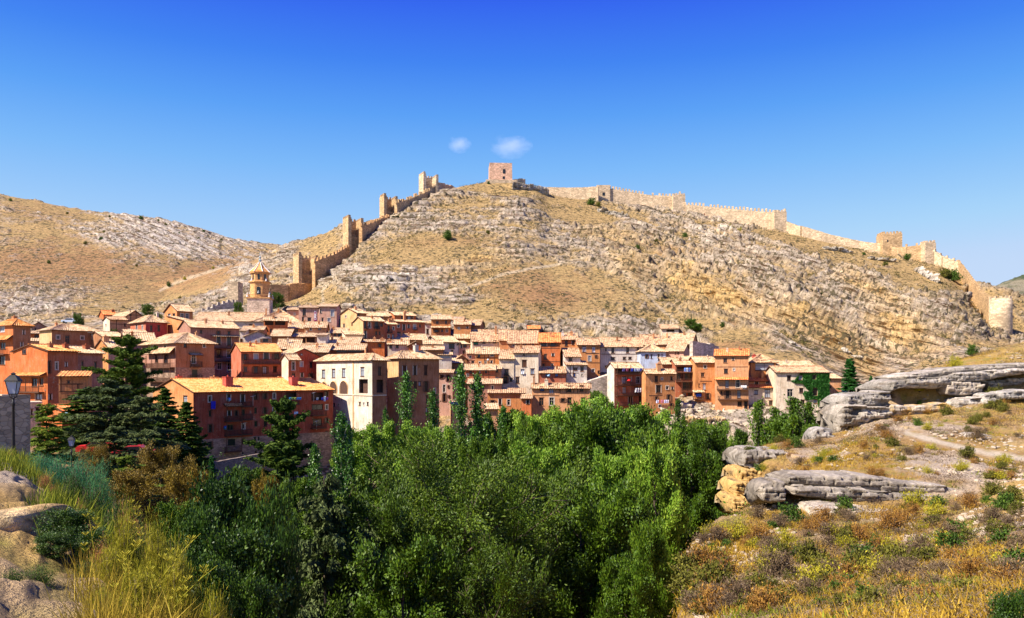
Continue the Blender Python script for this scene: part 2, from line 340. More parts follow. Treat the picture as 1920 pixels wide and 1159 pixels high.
HPATHS=[[(1135,470),(1090,484),(1040,497),(1000,503)],[(632,525),(650,545),(690,560),(760,562),(830,548),(880,538),(940,515),(1000,503)],[(625,527),(604,545),(606,566),(590,580)],[(868,558),(850,578)],[(600,540),(625,527)],
        [(1150,500),(1200,540),(1240,580),(1270,605)],[(420,500),(330,530),(300,545)]]
def hill_surface(X,Y,Z,px,py,delta,amp=1.0):
    "returns displacement along the slope normal and albedo"
    n1=fbm(X,Y,Z,38,5,3); n2=fbm(X,Y,Z,9,5,11,.62); n3=fbm(X,Y,Z,2.6,4,23,.65); n4=fbm(X,Y,Z*2,1.1,3,31,.7)
    g=blobs(GB,px,py,n2*1.6); oc=blobs(OB,px,py,n2*1.8); pb=blobs(PB,px,py,n2*1.6); so_=blobs(SB,px,py,n2*1.6)
    rf=sstep(1080,1250,px); s=X*np.sin(delta)+Z*np.cos(delta)+n2*(1.3-.9*rf)+n1*(3-1.2*rf)
    def stair(p,sh):
        q=s/p+n3*.12; f=q-np.floor(q); return sstep(0,sh,f)-f, f, np.floor(q)
    st1,f1,k1=stair(4.6,.14); st2,f2,k2=stair(1.9,.2)
    lay=_h(k1.astype(np.int64),np.floor(X/(16+24*rf)+n2*1.5).astype(np.int64),(k1*0).astype(np.int64),5)
    rock=np.clip(.62+1.0*n2+.35*n1-.55*g-.45*so_+.35*pb+.2*oc+.45*n3,0,1); rock=sstep(.25,.75,rock)
    bf=np.interp(px,[1050,1250,1900],[1,1.75,1.75]); d=amp*(rock*((1.3*st1*(.35+.9*lay)+.55*st2)*1.7*bf+(.75*n3+.55*n4)*(1-.45*rf))+.8*n2*.5+(1-rock)*.12*n4)
    blk=np.abs(n3)
    c=ROCK*(1+.45*n3[:,None]+.5*n4[:,None])
    dk=sstep(.05,.45,n2+.5*n3)[:,None]*.45; c=c*(1-dk)+ROCKD*dk
    c=c*(1-.55*pb[:,None])+WHITE*.55*pb[:,None]
    m=(np.clip(oc*1.25+(oc>.1)*n3*.6,0,1)*.8)[:,None]; c=c*(1-m)+OCH*(1+.2*n4[:,None])*m
    # cracks between beds are filled with soil and dry plants
    cr=(sstep(.78,.95,f1)*.7*rock)[:,None]; c=c*(1-cr)+SOIL*.55*cr
    gr=(1-rock)
    tone=np.clip(.5+.9*n1+.7*n3,0,1)[:,None]
    gc=GRASS*(1-tone*.45)+GRASSG*tone*.45; gc=gc*(1+.45*n4[:,None])
    sm=(np.clip(so_*1.0+.35*n2,0,1)*.75)[:,None]; gc=gc*(1-sm)+SOIL*sm
    c=c*(1-gr[:,None])+gc*gr[:,None]
    scr=(sstep(.12,.30,n4*.9+n3*.5-.2*pb-.1*g)*.85*np.clip(.75+.5*n1+.3*so_,.2,1))[:,None]; c=c*(1-scr)+DARK*scr
    for P in HPATHS:
        m=(seg_mask(px,py,P,2.6)*(.75+.5*n3))[:,None]; m=np.clip(m,0,.85); c=c*(1-m)+PATHC*m; d=d*(1-m[:,0]*.7)
    global LASTROCK; LASTROCK=rock
    return d,np.clip(c*np.array((1.12,1.10,1.06)),.02,.85)
GREENG=np.array((.20,.23,.045)); MAUVE=np.array((.27,.19,.16)); YEL=np.array((.60,.40,.06)); PALES=np.array((.60,.50,.40))
NGB=[(1500,880,160,30,-3,1),(1640,870,120,40,0,1.2),(1560,900,120,20,0,.8),(1500,960,180,30,0,1.0),(1330,1040,90,60,-20,1.0),(1800,690,100,30,-14,1),(1880,780,80,20,-5,1),(1430,1000,120,30,-10,1)]
NYB=[(1900,935,70,34,-25,1.3),(1840,975,90,26,-25,.9),(1800,1010,70,20,-20,.8),(1890,840,60,10,5,.7),(30,960,60,40,-20,1),(50,1030,60,50,0,1)]
NPB=[(1800,880,130,24,8,1.2),(1760,920,90,14,5,.8),(1660,800,120,14,0,.7),(1780,810,60,14,0,.9),(1560,855,60,18,0,.9),(30,900,60,26,15,1.2),(1830,1060,120,14,-8,.5),(1700,1075,60,8,-8,.7),(1620,1010,60,10,0,.5)]
NPATH=[[(1700,812),(1735,822),(1790,836),(1850,850),(1930,862)]]
def near_surface(X,Y,Z,px,py):
    n0=fbm(X,Y,Z,12,4,41); n1=fbm(X,Y,Z,3.2,5,43,.6); n2=fbm(X,Y,Z,.9,4,47,.65); n3=fbm(X,Y,Z,.28,3,53,.7)
    g=blobs(NGB,px,py,n1*1.4); ye=blobs(NYB,px,py,n1*1.6); pa=blobs(NPB,px,py,n1*1.6)
    bar=sstep(.02,.34,n1+.35*n2-.45*g+.45*pa+.3*ye+.1*n0)
    d=bar*(.16*n2+.06*n3+.1*n1)+(1-bar)*(.10*n2+.03*n3)+.35*n1
    c=np.array((.50,.33,.11))*(1+.35*n3[:,None])
    t=sstep(-.3,.5,n2+n0)[:,None]; c=c*(1-.5*t)+SOIL*.9*.5*t
    t=sstep(.12,.4,n1*.7-n2)[:,None]*.5; c=c*(1-t)+GREENG*t
    b=(np.array((.46,.32,.18))*(1+.5*n3[:,None]+.25*n2[:,None])); b=b*(1-.6*pa[:,None])+PALES*.6*pa[:,None]*(1+.3*n3[:,None])
    ym=np.clip(ye*1.2,0,1)[:,None]; b=b*(1-ym)+OCH*(1+.4*n3[:,None])*ym
    c=c*(1-bar[:,None])+b*bar[:,None]
    dd=(sstep(.2,.5,n2*.8+n3*.5)*.45)[:,None]; c=c*(1-dd)+MAUVE*.6*dd
    for P in NPATH:
        m=np.clip(seg_mask(px,py,P,5)*(.9+.6*n2),0,.92)[:,None]; c=c*(1-m)+np.array((.66,.55,.40))*m; d=d*(1-m[:,0]*.8)
    return d,np.clip(c,.02,.85)
def ground_mat(name,bs1,bs2,var,sk_=.6):
    m,t,b=newmat(name); b.inputs['Roughness'].default_value=1; b.inputs['Specular IOR Level'].default_value=.05
    a=nn(t,'ShaderNodeAttribute',attribute_name='albedo')
    n1=noise_n(t,bs1,5,.75); n2=noise_n(t,bs2,4,.7)
    r=ramp(t,n1.outputs[0],[(.30,1-var),(.5,1.0),(.70,1+var*.6)]); c=mixc(t,1.0,a.outputs['Color'],r.outputs[0],'MULTIPLY')
    r2=ramp(t,n2.outputs[0],[(.3,1-var*.7),(.7,1+var*.4)]); c=mixc(t,1.0,c,r2.outputs[0],'MULTIPLY')
    t.links.new(c,b.inputs['Base Color'])
    hgt=None
    if name=='hill_ground':
        g=nn(t,'ShaderNodeNewGeometry'); a2=nn(t,'ShaderNodeAttribute',attribute_name='rock'); sp=nn(t,'ShaderNodeSeparateColor'); t.links.new(a2.outputs['Color'],sp.inputs[0])
        outs=[]
        for ang in (2,28):
            mp=nn(t,'ShaderNodeMapping',vector_type='TEXTURE'); mp.inputs['Rotation'].default_value=(0,R(ang),0); t.links.new(g.outputs['Position'],mp.inputs[0])
            mp2=nn(t,'ShaderNodeMapping'); mp2.inputs['Scale'].default_value=(.055,.10,.60); t.links.new(mp.outputs[0],mp2.inputs[0])
            n_=nn(t,'ShaderNodeTexNoise'); n_.inputs['Scale'].default_value=1.0; n_.inputs['Detail'].default_value=6; n_.inputs['Roughness'].default_value=.72; t.links.new(mp2.outputs[0],n_.inputs['Vector']); outs.append(n_.outputs[0])
        mm=nn(t,'ShaderNodeMix'); t.links.new(sp.outputs[1],mm.inputs[0]); t.links.new(outs[0],mm.inputs[2]); t.links.new(outs[1],mm.inputs[3]); hgt=mm.outputs[0]
        st=ramp(t,hgt,[(.40,(.22,.16,.11)),(.465,(.80,.77,.73)),(.56,(1.08,1.08,1.08)),(.66,(1.38,1.36,1.32))])
        c=mixc(t,sp.outputs[0],c,mixc(t,1.0,c,st.outputs[0],'MULTIPLY')); n9=noise_n(t,sk_,1,.5); n10=noise_n(t,.03,3,.6); mu=nn(t,'ShaderNodeMath',operation='MULTIPLY_ADD'); mu.inputs[1].default_value=.35; t.links.new(n10.outputs[0],mu.inputs[0]); t.links.new(n9.outputs[0],mu.inputs[2]); sk=ramp(t,mu.outputs[0],[(.755,0.0),(.80,.88)]); c=mixc(t,sk.outputs[0],c,(.105,.085,.045)); t.links.new(c,b.inputs['Base Color'])
    ad=nn(t,'ShaderNodeMath',operation='ADD'); t.links.new(n1.outputs[0],ad.inputs[0]); t.links.new(n2.outputs[0],ad.inputs[1])
    bump(t,b,ad.outputs[0],.9,1.0/bs1)
    return m
def sheet(name, CX, YY, ZZ, dispfun, mat, label=None):
    "CX (nc), YY (nc,nr) distance, ZZ heights"
    nc,nr=YY.shape
    X=(CX[:,None]-960)/F*YY
    px=np.repeat(CX[:,None],nr,1).ravel(); Xf,Yf,Zf=X.ravel(),YY.ravel(),ZZ.ravel()
    py=HY-Zf/Yf*F
    P=np.stack([X,YY,ZZ],-1)
    dc=np.gradient(P,axis=0); dr=np.gradient(P,axis=1); N=np.cross(dc,dr); N/=np.linalg.norm(N,axis=-1,keepdims=True)+1e-12
    N=N.reshape(-1,3)
    global LASTROCK; LASTROCK=None
    d,c=dispfun(Xf,Yf,Zf,px,py)
    rk_=LASTROCK if LASTROCK is not None else np.zeros(len(c)); bed_=np.interp(px,[300,1000,1150,1300,1900],[0,.05,.5,1,1]) if name!='hill' else np.ones_like(px)
    V=np.stack([Xf,Yf,Zf],-1)+N*d[:,None]
    i=np.arange(nc-1)[:,None]*nr+np.arange(nr-1)[None,:]
    Q=np.stack([i,i+nr,i+nr+1,i+1],-1).reshape(-1,4)
    me=np_mesh(name,V,Q,[mat],smooth=False)
    at_=me.color_attributes.new('albedo','FLOAT_COLOR','POINT')
    at_.data.foreach_set('color',np.concatenate([c,np.ones((len(c),1))],1).astype(np.float32).ravel())
    at2=me.color_attributes.new('rock','FLOAT_COLOR','POINT'); at2.data.foreach_set('color',np.stack([rk_,bed_,rk_*0,rk_*0+1],1).astype(np.float32).ravel())
    o=link_mesh(name,me); tag(o,kind='structure')
    return o
HILLMAT=ground_mat('hill_ground',.8,2.6,.5)
HILLFAR=ground_mat('hill_ground',.45,1.3,.5,.33)
NEARMAT=ground_mat('near_ground',5.0,22.0,.30)
def build_ground():
    YY=np.repeat(YROW[None,:],NC,0)
    def disp(X,Y,Z,px,py):
        delta=R(1)*np.interp(px,[300,700,1000,1150,1400,1700,1900],[-4,2,6,16,27,30,28])
        d1,c1=hill_surface(X,Y,Z,px,py,delta)
        fade=sstep(238,262,Y); fl=np.where(px<450,.6,1.0)
        d1=d1*(.15+.85*fade)*fl
        # rocky banks between town and river
        bank=sstep(150,160,Y)*(1-sstep(196,215,Y))*sstep(1120,1180,px)*(1-sstep(1620,1700,px))
        d1=d1*(1+1.2*bank)
        d2,c2=near_surface(X,Y,Z,px,py)
        t=sstep(104,128,Y)
        rk=sstep(.0,.25,fbm(X,Y,Z,6,3,77))
        c1b=c1*(1-bank[:,None]*.5)+ROCK*bank[:,None]*.5
        # stony rock on the left bank by the camera
        return d2*(1-t)+d1*t, c2*(1-t[:,None])+c1b*t[:,None]
    o=sheet('ground',cx,YY,GZ,disp,HILLMAT)
    me=o.data; me.materials.append(NEARMAT)
    i=np.arange(NC-1)[:,None]*0+np.arange(NR-1)[None,:]
    mi=(YROW[i]<112).astype(np.int32).ravel()
    me.polygons.foreach_set('material_index',mi); me.update()
FAR={}
def far_spot(name,px,py):
    C,YY,ZZ=FAR[name]; c=int(np.clip(np.searchsorted(C,px),0,len(C)-1)); p=HY-ZZ[c]/YY[c]*F; k=np.where(p<=py)[0]
    return (float(YY[c][k[0]]),float(ZZ[c][k[0]])) if len(k) else None
def build_far(name, rows, px0, px1, step, n_sub, delta, amp, mat=HILLMAT, dispf=None):
    C=np.arange(px0,px1+.1,step)
    ry=[];rz=[]
    for row in rows:
        a=np.array(row,float); q=pchip(a[:,0],a[:,1:],np.clip(C,a[0,0],a[-1,0])); ry.append(q[:,0]); rz.append(py2z(q[:,0],q[:,1]))
    ry=np.array(ry); rz=np.array(rz)
    k=np.arange(len(rows)); tt=np.concatenate([np.linspace(i,i+1,n_sub[i],endpoint=False) for i in range(len(rows)-1)]+[[len(rows)-1]])
    YY=pchip(k,ry,tt).T; ZZ=pchip(k,rz,tt).T; FAR[name]=(C,YY,ZZ)
    def disp(X,Y,Z,px,py):
        d,c=(dispf or (lambda *a:hill_surface(*a,R(delta)*np.ones_like(a[0]),amp)))(X,Y,Z,px,py); return d,c
    return sheet(name,C,YY,ZZ,disp,mat)
build_ground()
build_far('hill_spur',[[(-300,318,640),(700,330,640)],[(-300,340,628),(0,340,618),(300,350,590),(450,360,562),(600,375,535),(800,380,520)],
   [(-300,470,622),(0,470,612),(150,470,592),(250,470,566),(350,470,530),(430,470,503),(500,470,480),(540,470,461),(600,470,442),(650,470,425),(760,470,412)],
   [(-300,500,640),(760,500,440)],[(-300,600,760),(760,600,560)]],-300,760,2.4,[16,90,8,6],-18,1.0)
build_far('hill',[[(-900,290,660),(620,300,660)],[(-900,350,612),(0,345,603),(150,345,596),(300,352,600),(620,400,600)],[(-900,500,520),(0,500,520),(200,500,525),(400,560,520),(620,640,520)],
   [(-900,800,310),(-300,800,330),(0,800,367),(60,800,377),(150,800,395),(250,800,407),(300,800,413),(350,800,425),(420,800,447),(480,800,458),(520,800,462),(620,820,480)],
   [(-900,860,330),(0,860,400),(620,900,520)],[(-900,1000,480),(620,1000,640)]],-900,620,2.0,[12,90,180,8,6],24,.8,HILLFAR)
def farwood(X,Y,Z,px,py):
    n=fbm(X,Y,Z,30,4,5); n2=fbm(X,Y,Z,9,3,8)
    t=sstep(-.1,.2,n+.6*n2)[:,None]
    return n2*3.5*t[:,0]+n*3, np.array((.30,.26,.17))*(1-t)+np.array((.07,.10,.05))*t
build_far('far_hill',[[(1700,900,640),(2700,900,640)],[(1700,1100,600),(1860,1100,552),(1920,1100,545),(2700,1100,520)],[(1700,1300,575),(1860,1300,543),(1885,1300,532),(1920,1300,519),(2100,1300,480),(2700,1300,430)],[(1700,1500,640),(2700,1500,560)]],1700,2700,4,[20,40,10],0,1,dispf=farwood)
# ------------------------------------------------------------------ castle, city walls, towers
WALLM=stonewall((.50,.33,.17),1.1); WALLL=stonewall((.55,.41,.26),1.1); WALLR=stonewall((.50,.33,.22),.9); WALLO=stonewall((.56,.33,.15),1.1); WALLG=stonewall((.48,.40,.32),1.3)
def wall_run(pts, th, mat, label, merlon=0, cat='wall', group=None, gap=None, drop=2.0, name='city_wall', mw=1.0, mh=1.1, jag=.25, step=2.0):
    "pts: (px, Y, top row). The wall follows the slope, its foot is in the ground"
    W=[at(a,t,Y) for a,Y,t in pts]
    o0=W[0].copy(); b=MB(); d=0.0
    z0=min(ground(a,Y) for a,Y,t in pts)-1
    root=empty(name,(o0.x,o0.y,ground(pts[0][0],pts[0][1])),0,label,cat,group); base=root.location
    rr=random.Random(len(pts)*7+int(pts[0][0]))
    seq=[]
    for i in range(len(W)-1):
        a,c=W[i],W[i+1]; L=math.hypot(c.x-a.x,c.y-a.y); n=max(1,int(L/step))
        for k in range(n):
            t0,t1=k/n,(k+1)/n
            p=a.lerp(c,t0)-base; q=a.lerp(c,t1)-base
            jz=rr.uniform(-jag,jag); p.z+=jz; q.z+=jz
            seq.append((p,q))
    for p,q in seq:
        u=Vector((q.x-p.x,q.y-p.y,0)).normalized(); nrm=Vector((u.y,-u.x,0))*th/2
        g=min(gxy(p.x+base.x,p.y+base.y),gxy(q.x+base.x,q.y+base.y))-base.z-drop
        zt=(p.z+q.z)/2 if merlon else None
        za,zb=p.z,q.z
        A=[p+nrm,q+nrm,q-nrm,p-nrm]; T=[Vector((v.x,v.y,z)) for v,z in zip(A,(za,zb,zb,za))]; B=[Vector((v.x,v.y,g)) for v in A]
        b.quad(B[0],B[1],T[1],T[0]); b.quad(B[2],B[3],T[3],T[2]); b.quad(T[0],T[1],T[2],T[3]); b.quad(B[1],B[2],T[2],T[1]); b.quad(B[3],B[0],T[0],T[3])
    b.build('wall_body',mat,root)
    if merlon:
        m=MB(); tot=0
        for p,q in seq:
            L=(Vector((q.x,q.y,0))-Vector((p.x,p.y,0))).length; k=0.0
            s=tot%merlon; x=(merlon-s)%merlon
            while x<L-.02:
                t=x/L; c=p.lerp(q,t); u=(q-p).normalized(); u=Vector((u.x,u.y,0)).normalized()
                hw=min(mw/2,merlon*.32); hh=mh*rr.uniform(.7,1.1) if rr.random()<.93 else .2
                def T(v,c=c,u=u): return (c.x+u.x*v[0]+u.y*v[1]*1, c.y+u.y*v[0]-u.x*v[1], c.z+v[2])
                m.box(-hw,hw,0.05,th/2-.004,-.3,hh,0,T)
                x+=merlon
            tot+=L
        m.build('battlement',mat,root)
    return root
def tower_box(pxl,pxr,top,Y,depth,mat,label,th=0,merl=True,name='wall_tower',wins=(),mats=None,taper=0.0,group=None,base_py=None,mgap=1.7):
    a=at(pxl,top,Y); c=at(pxr,top,Y); w=(c.x-a.x)/math.cos(th); gz=min(gxy(a.x,a.y),gxy(c.x,c.y))-2
    root=empty(name,(a.x,a.y,gz+2),th,label,'tower',group); b=MB(); z1=a.z-(gz+2)
    # slightly battered walls
    k=taper; b1=[(-k,-k,-2),(w+k,-k,-2),(w+k,depth+k,-2),(-k,depth+k,-2)]; t1=[(0,0,z1),(w,0,z1),(w,depth,z1),(0,depth,z1)]
    for i in range(4): j=(i+1)%4; b.quad(b1[i],b1[j],t1[j],t1[i])
    b.quad(*t1); b.build('tower_body',mat,root)
    if merl:
        m=MB(); n=max(2,int(round(w/mgap)));
        for i in range(n):
            x=w*(i+.5)/n; hw=w/n*.3; h=random.uniform(.9,1.3)
            m.box(x-hw,x+hw,0.02,.6,z1-.2,z1+h); m.box(x-hw,x+hw,depth-.6,depth-.02,z1-.2,z1+h*.95)
        n=max(2,int(round(depth/mgap)))
        for i in range(n):
            y=.65+(depth-1.3)*(i+.5)/n; hw=(depth-1.3)/n*.3; m.box(0.02,.6,y-hw,y+hw,z1-.2,z1+1.1); m.box(w-.6,w-.02,y-hw,y+hw,z1-.2,z1+1.1)
        m.build('battlement',mat,root)
    for (px,py,pw,ph) in wins:
        x=(px-pxl)/(pxr-pxl)*w; z=py2z(Y,py)-(gz+2); ww=pw/F*Y/2; hh=ph/F*Y/2
        q=MB(); q.box(x-ww,x+ww,-.05-k,.1,z-hh,z+hh); q.lathe([(ww,0),(ww,.01)],0,10,(x,0,z+hh)) if False else None
        q.build('window',GLASS,root)
    return root
def tower_u(pxl,pxr,top,Y,mat,label,th,depth=7,group=None,wall=1.5):
    "open-backed tower: left wall, far wall and right pillar around an open shaft"
    a=at(pxl,top,Y); c=at(pxr,top,Y); w=(c.x-a.x)/math.cos(th)
    g=min(gxy(a.x,a.y),gxy(c.x,c.y)); root=empty('wall_tower',(a.x,a.y,g),th,label,'tower',group); z1=a.z-g
    b=MB()
    b.box(0,wall,0,depth,-3,z1); b.box(w-wall*.9,w,0,depth,-3,z1-.9); b.box(wall,w-wall*.9,depth-wall,depth-.01,-3,z1-.5)
    b.box(wall,w-wall*.9,depth*.45,depth-wall,-3,z1*.62); b.build('tower_body',mat,root)
    m=MB()
    for y in np.arange(.1,depth-.5,1.7): m.box(0.003,wall-.3,y,y+.9,z1-.2,z1+1.1); m.box(w-wall*.9+.1,w-.003,y,y+.9,z1-1.1,z1+.2)
    for x in np.arange(wall+.4,w-wall,1.6): m.box(x,x+.8,depth-.8,depth-.03,z1-.7,z1+.7)
    m.build('battlement',mat,root)
    return root
TG='open-backed towers of the climbing city wall'
tower_u(560,592,477,338,WALLM,'lowest open-backed tower of the city wall, just above the church belfry',R(32),8,TG)
tower_u(653,679,407,364,WALLM,'second open-backed tower up the city wall, standing on the slope above the lowest one',R(30),8,TG)
tower_u(720,744,366,402,WALLM,'third open-backed tower up the city wall with a round bush at its foot',R(28),7,TG)
tower_u(794,821,325,438,WALLL,'topmost open-backed tower of the city wall, crenellated against the sky',R(25),8,TG)
wall_run([(500,322,536),(540,326,533),(562,336,531),(590,346,530)],1.6,WALLO,'ruined low wall running from the belfry to the lowest open-backed tower',0,jag=.4)
wall_run([(588,338,489),(600,342,486),(625,350,476),(655,366,460)],1.6,WALLO,'reddish crenellated wall between the lowest and second open-backed towers',2.6,jag=.3)
wall_run([(676,366,424),(695,378,418),(715,392,409),(728,402,406)],1.6,WALLO,'reddish wall climbing between the second and third open-backed towers',2.4,jag=.3)
wall_run([(742,404,381),(765,414,374),(785,426,366),(805,438,357)],1.6,WALLM,'crenellated wall climbing from the third to the topmost open-backed tower',2.0,mw=1.1,mh=1.6,jag=.15)
wall_run([(820,444,343),(832,452,345),(846,460,349),(860,468,356)],1.8,WALLR,'dark red rubble wall falling away to the right of the topmost open-backed tower',0,jag=.35)
# keep on the summit
kp=tower_box(918,960,305,470,13,stonewall((.62,.38,.25),1.0),'square reddish stone keep alone on the summit of the hill',R(4),False,'castle_keep',[(945,321,4.5,8),(944.5,333,4,5)],taper=.2)
b=MB(); b.box(-2.2,16.2,-2.4,15,-4,1.6); b.build('plinth',WALLL,kp)
wall_run([(958,472,338),(975,478,335),(982,484,337)],2.2,WALLL,'short pale stone wall beside the summit keep',0,jag=.3)
# eastern walls
wall_run([(1002,487,350),(1016,486,351),(1060,484,352),(1100,482,352),(1122,480,350)],1.8,WALLL,'pale weathered wall from the summit rocks to the plain square tower',0,jag=.15)
tower_box(1119,1144,347,484,6,WALLL,'plain square tower with a small blocked arch, first tower right of the summit',0,False,wins=[(1132,364,5,6)])
wall_run([(1143,486,354),(1180,486,360),(1220,484,367),(1262,482,368),(1280,481,363)],1.8,WALLL,'long crenellated wall right of the plain square tower',2.0,mw=1.15,mh=1.7,jag=.05)
tower_box(1262,1285,366,478,5,WALLL,'slim tower with a tall side standing where the long wall steps down',0,True,mgap=1.6)
dd=wall_run([(1285,478,384),(1340,474,389),(1400,468,395),(1452,462,399),(1474,458,397)],1.8,WALLL,'lower crenellated wall with a small doorway showing the sky',2.1,mw=1.2,mh=1.8,jag=.05)
tower_box(1452,1475,397,456,5,WALLL,'slim tower ending the lower crenellated wall',0,True,mgap=1.6)
q=MB(); P=at(1299,407,474)-dd.location; q.box(P.x-.75,P.x+.75,P.y-.2,P.y+1,P.z-2.0,P.z+1.6); q.build('doorway',glass_mat('sky_seen_through',(.32,.5,.8)),dd)
wall_run([(1475,457,415),(1498,450,424),(1503,448,424),(1560,444,441),(1610,440,452),(1656,434,458)],1.8,WALLL,'long bare wall sloping down to the crenellated corner tower',0,jag=.1)
tower_box(1655,1690,438,430,10,WALLM,'crenellated corner tower with a small slit window',R(-6),True,wins=[(1664,452,2.5,4)])
wall_run([(1672,428,464),(1700,424,463),(1738,420,459)],1.8,WALLM,'short dark crenellated wall between the corner tower and the pale turret',2.4,mw=1.0,mh=1.5,jag=.1)
tower_box(1735,1755,455,416,6,WALLL,'pale turret with an orange stained foot right of the short crenellated wall',0,True,mgap=1.8)
wall_run([(1754,416,471),(1768,412,480),(1790,408,488),(1800,404,494)],1.8,WALLL,'pale wall dropping from the turret to the steep stair-like wall',3.2,jag=.2)
wall_run([(1800,404,494),(1806,396,501),(1814,386,512),(1824,376,525),(1834,366,538),(1846,354,552),(1857,342,561)],1.6,WALLM,'steep crenellated wall descending like stairs to the round pale bastion',2.6,mw=1.2,mh=1.6,jag=.05,drop=1.0)
# round bastion
g=ground(1876,334); c=at(1876,560,334); rt=empty('bastion',(c.x,c.y,g),0,'round pale stone bastion at the foot of the steep wall','tower')
b=MB(); b.lathe([(4.3,-6),(4.3,0),(4.3,6),(4.2,c.z-g),(3.5,c.z-g),(3.5,c.z-g-.8),(0.01,c.z-g-.8)],0,24); b.build('tower_body',WALLL,rt,True)
m=MB()
for k in range(12):
    a=2*math.pi*k/12; 
    def T(v,a=a): return (v[0]*math.cos(a)-v[1]*math.sin(a), v[0]*math.sin(a)+v[1]*math.cos(a), v[2])
    m.box(3.5,4.17,-.5,.5,c.z-g-.1,c.z-g+.8,0,T)
m.build('battlement',WALLL,rt)
# ruined hut under the east wall
P=at(1322,418,468); g=ground(1322,466); rt=empty('ruined_hut',(P.x,P.y,g),R(-8),'small ruined stone hut with a doorway below the lower crenellated wall','building')
b=MB(); h=P.z-g+4; b.box(-3.2,2.0,0,5,-2,h); b.box(-14,-3.2,.6,1.6,-2,h*.62); b.box(2,10,.6,1.6,-2,h*.55); b.box(-9,-3.2,.8,1.5,-2,h*.8); b.build('wall',WALLL,rt)
b=MB(); b.box(-3.4,2.2,-.2,5.2,h,h+.3); b.box(-14.2,-3.42,.4,1.8,h*.62,h*.62+.25); b.build('wall_coping',WALLR,rt); b=MB(); b.box(-1,.2,-.06,.3,-.5,2.4); b.box(-.8,0,-.06,.3,3.6,4.4); b.build('doorway',plain('door_brown',(.2,.07,.03)),rt)
# square medieval tower and wall behind the church
tower_box(427,446,528,300,5.5,WALLL,'square cream stone tower left of the church belfry',R(0),False,taper=.2)
wall_run([(360,280,592),(385,284,580),(410,288,572),(432,292,566),(446,296,566)],1.4,WALLG,'crumbling crenellated rampart climbing to the square cream tower',2.0,mh=.9,jag=.25)
wall_run([(1296,214,640),(1320,218,643),(1345,222,648)],1.0,WALLG,'rough stone garden wall at the right end of the big tiled roofs',0)
# ------------------------------------------------------------------ church belfry
P=at(460,585,248); zb=P.z-6
bf=empty('church_belfry',(at(480,585,248).x,248+4,zb),R(8),'tall brick church belfry with a white-ribbed pyramid roof and two bell stages','tower')
def Zr(py): return py2z(248,py)-zb
BR=stonewall((.62,.33,.13),3.0,'belfry_brick'); LST=stonewall((.68,.50,.36),1.8,'belfry_stone'); WH=plain('white_trim',(.78,.74,.70),.7)
b=MB(); b.box(-3.35,3.35,-3.35,3.35,-2,Zr(559)); b.build('tower_base',LST,bf)
b=MB(); b.box(-3.6,3.6,-3.6,3.6,Zr(559),Zr(556.5)); b.lathe([(3.5,Zr(528)),(3.55,Zr(526.5)),(3.35,Zr(525.5))],0,8,rot=R(22.5)); b.lathe([(3.2,Zr(510.5)),(3.3,Zr(508.3)),(3.1,Zr(508))],0,8,rot=R(22.5)); b.build('cornice',BR,bf)
b=MB(); b.lathe([(3.05,Zr(556.5)),(3.05,Zr(527.6))],0,8,rot=R(22.5)); b.build('bell_stage',BR,bf)
b=MB(); b.lathe([(2.75,Zr(525.6)),(2.75,Zr(510))],0,8,rot=R(22.5)); b.build('upper_stage',BR,bf)
b=MB(); b.lathe([(3.35,Zr(508.2)),(1.7,Zr(499)),(.45,Zr(489)),(.3,Zr(488.6))],0,8,rot=R(22.5)); b.build('roof',tiles('orange'),bf)
rb=MB()
for k in range(8):
    a=2*math.pi*k/8+R(22.5); rb.tube([(3.42*math.cos(a),3.42*math.sin(a),Zr(508.2)),(1.75*math.cos(a),1.75*math.sin(a),Zr(498.8)),(.5*math.cos(a),.5*math.sin(a),Zr(488.8))],[.14,.12,.1],0,5)
rb.build('roof_rib',WH,bf)
b=MB(); b.lathe([(.35,Zr(489.2)),(.45,Zr(488)),(.2,Zr(487)),(.5,Zr(485.5)),(.5,Zr(484)),(.15,Zr(482.5)),(.35,Zr(480)),(.4,Zr(478.5)),(.05,Zr(476.5)),(.05,Zr(471))],0,10); b.box(-.25,.25,-.04,.04,Zr(473.4),Zr(472.9)); b.build('finial',plain('finial_stone',(.35,.42,.42),.6),bf)
for k in range(8):
    a=2*math.pi*k/8
    def T(v,a=a): return (v[0]*math.cos(a)-v[1]*math.sin(a), v[0]*math.sin(a)+v[1]*math.cos(a), v[2])
    if math.sin(a)<.3:
        b=MB(); r=2.75*math.cos(R(22.5)); b.box(r-.05,r+.04,-.34,.34,Zr(523),Zr(514),0,T)
        n=6
        for i in range(n):
            a0=math.pi*i/n; a1=math.pi*(i+1)/n; q=[(r+.04,.34*math.cos(a0),Zr(514)+.34*math.sin(a0)),(r+.04,.34*math.cos(a1),Zr(514)+.34*math.sin(a1)),(r+.04,0,Zr(514))]; b.tri(*[T(p) for p in q])
        b.build('window',GLASS,bf)
        if k%2==0:
            b=MB(); r=3.05*math.cos(R(22.5)); b.box(r-.05,r+.05,-.6,.6,Zr(551),Zr(540),0,T)
            for i in range(8):
                a0=math.pi*i/8; a1=math.pi*(i+1)/8; q=[(r+.05,.6*math.cos(a0),Zr(540)+.6*math.sin(a0)),(r+.05,.6*math.cos(a1),Zr(540)+.6*math.sin(a1)),(r+.05,0,Zr(540))]; b.tri(*[T(p) for p in q])
            o=b.build('belfry_window',GLASS,bf)
            bb=MB(); bb.lathe([(.38,Zr(549)),(.3,Zr(547.5)),(.22,Zr(545)),(.05,Zr(544))],0,10,(T((r+.12,0,0))[0],T((r+.12,0,0))[1],0)); bb.build('bell',plain('bronze',(.35,.36,.33),.5,.4),bf)
b=MB()
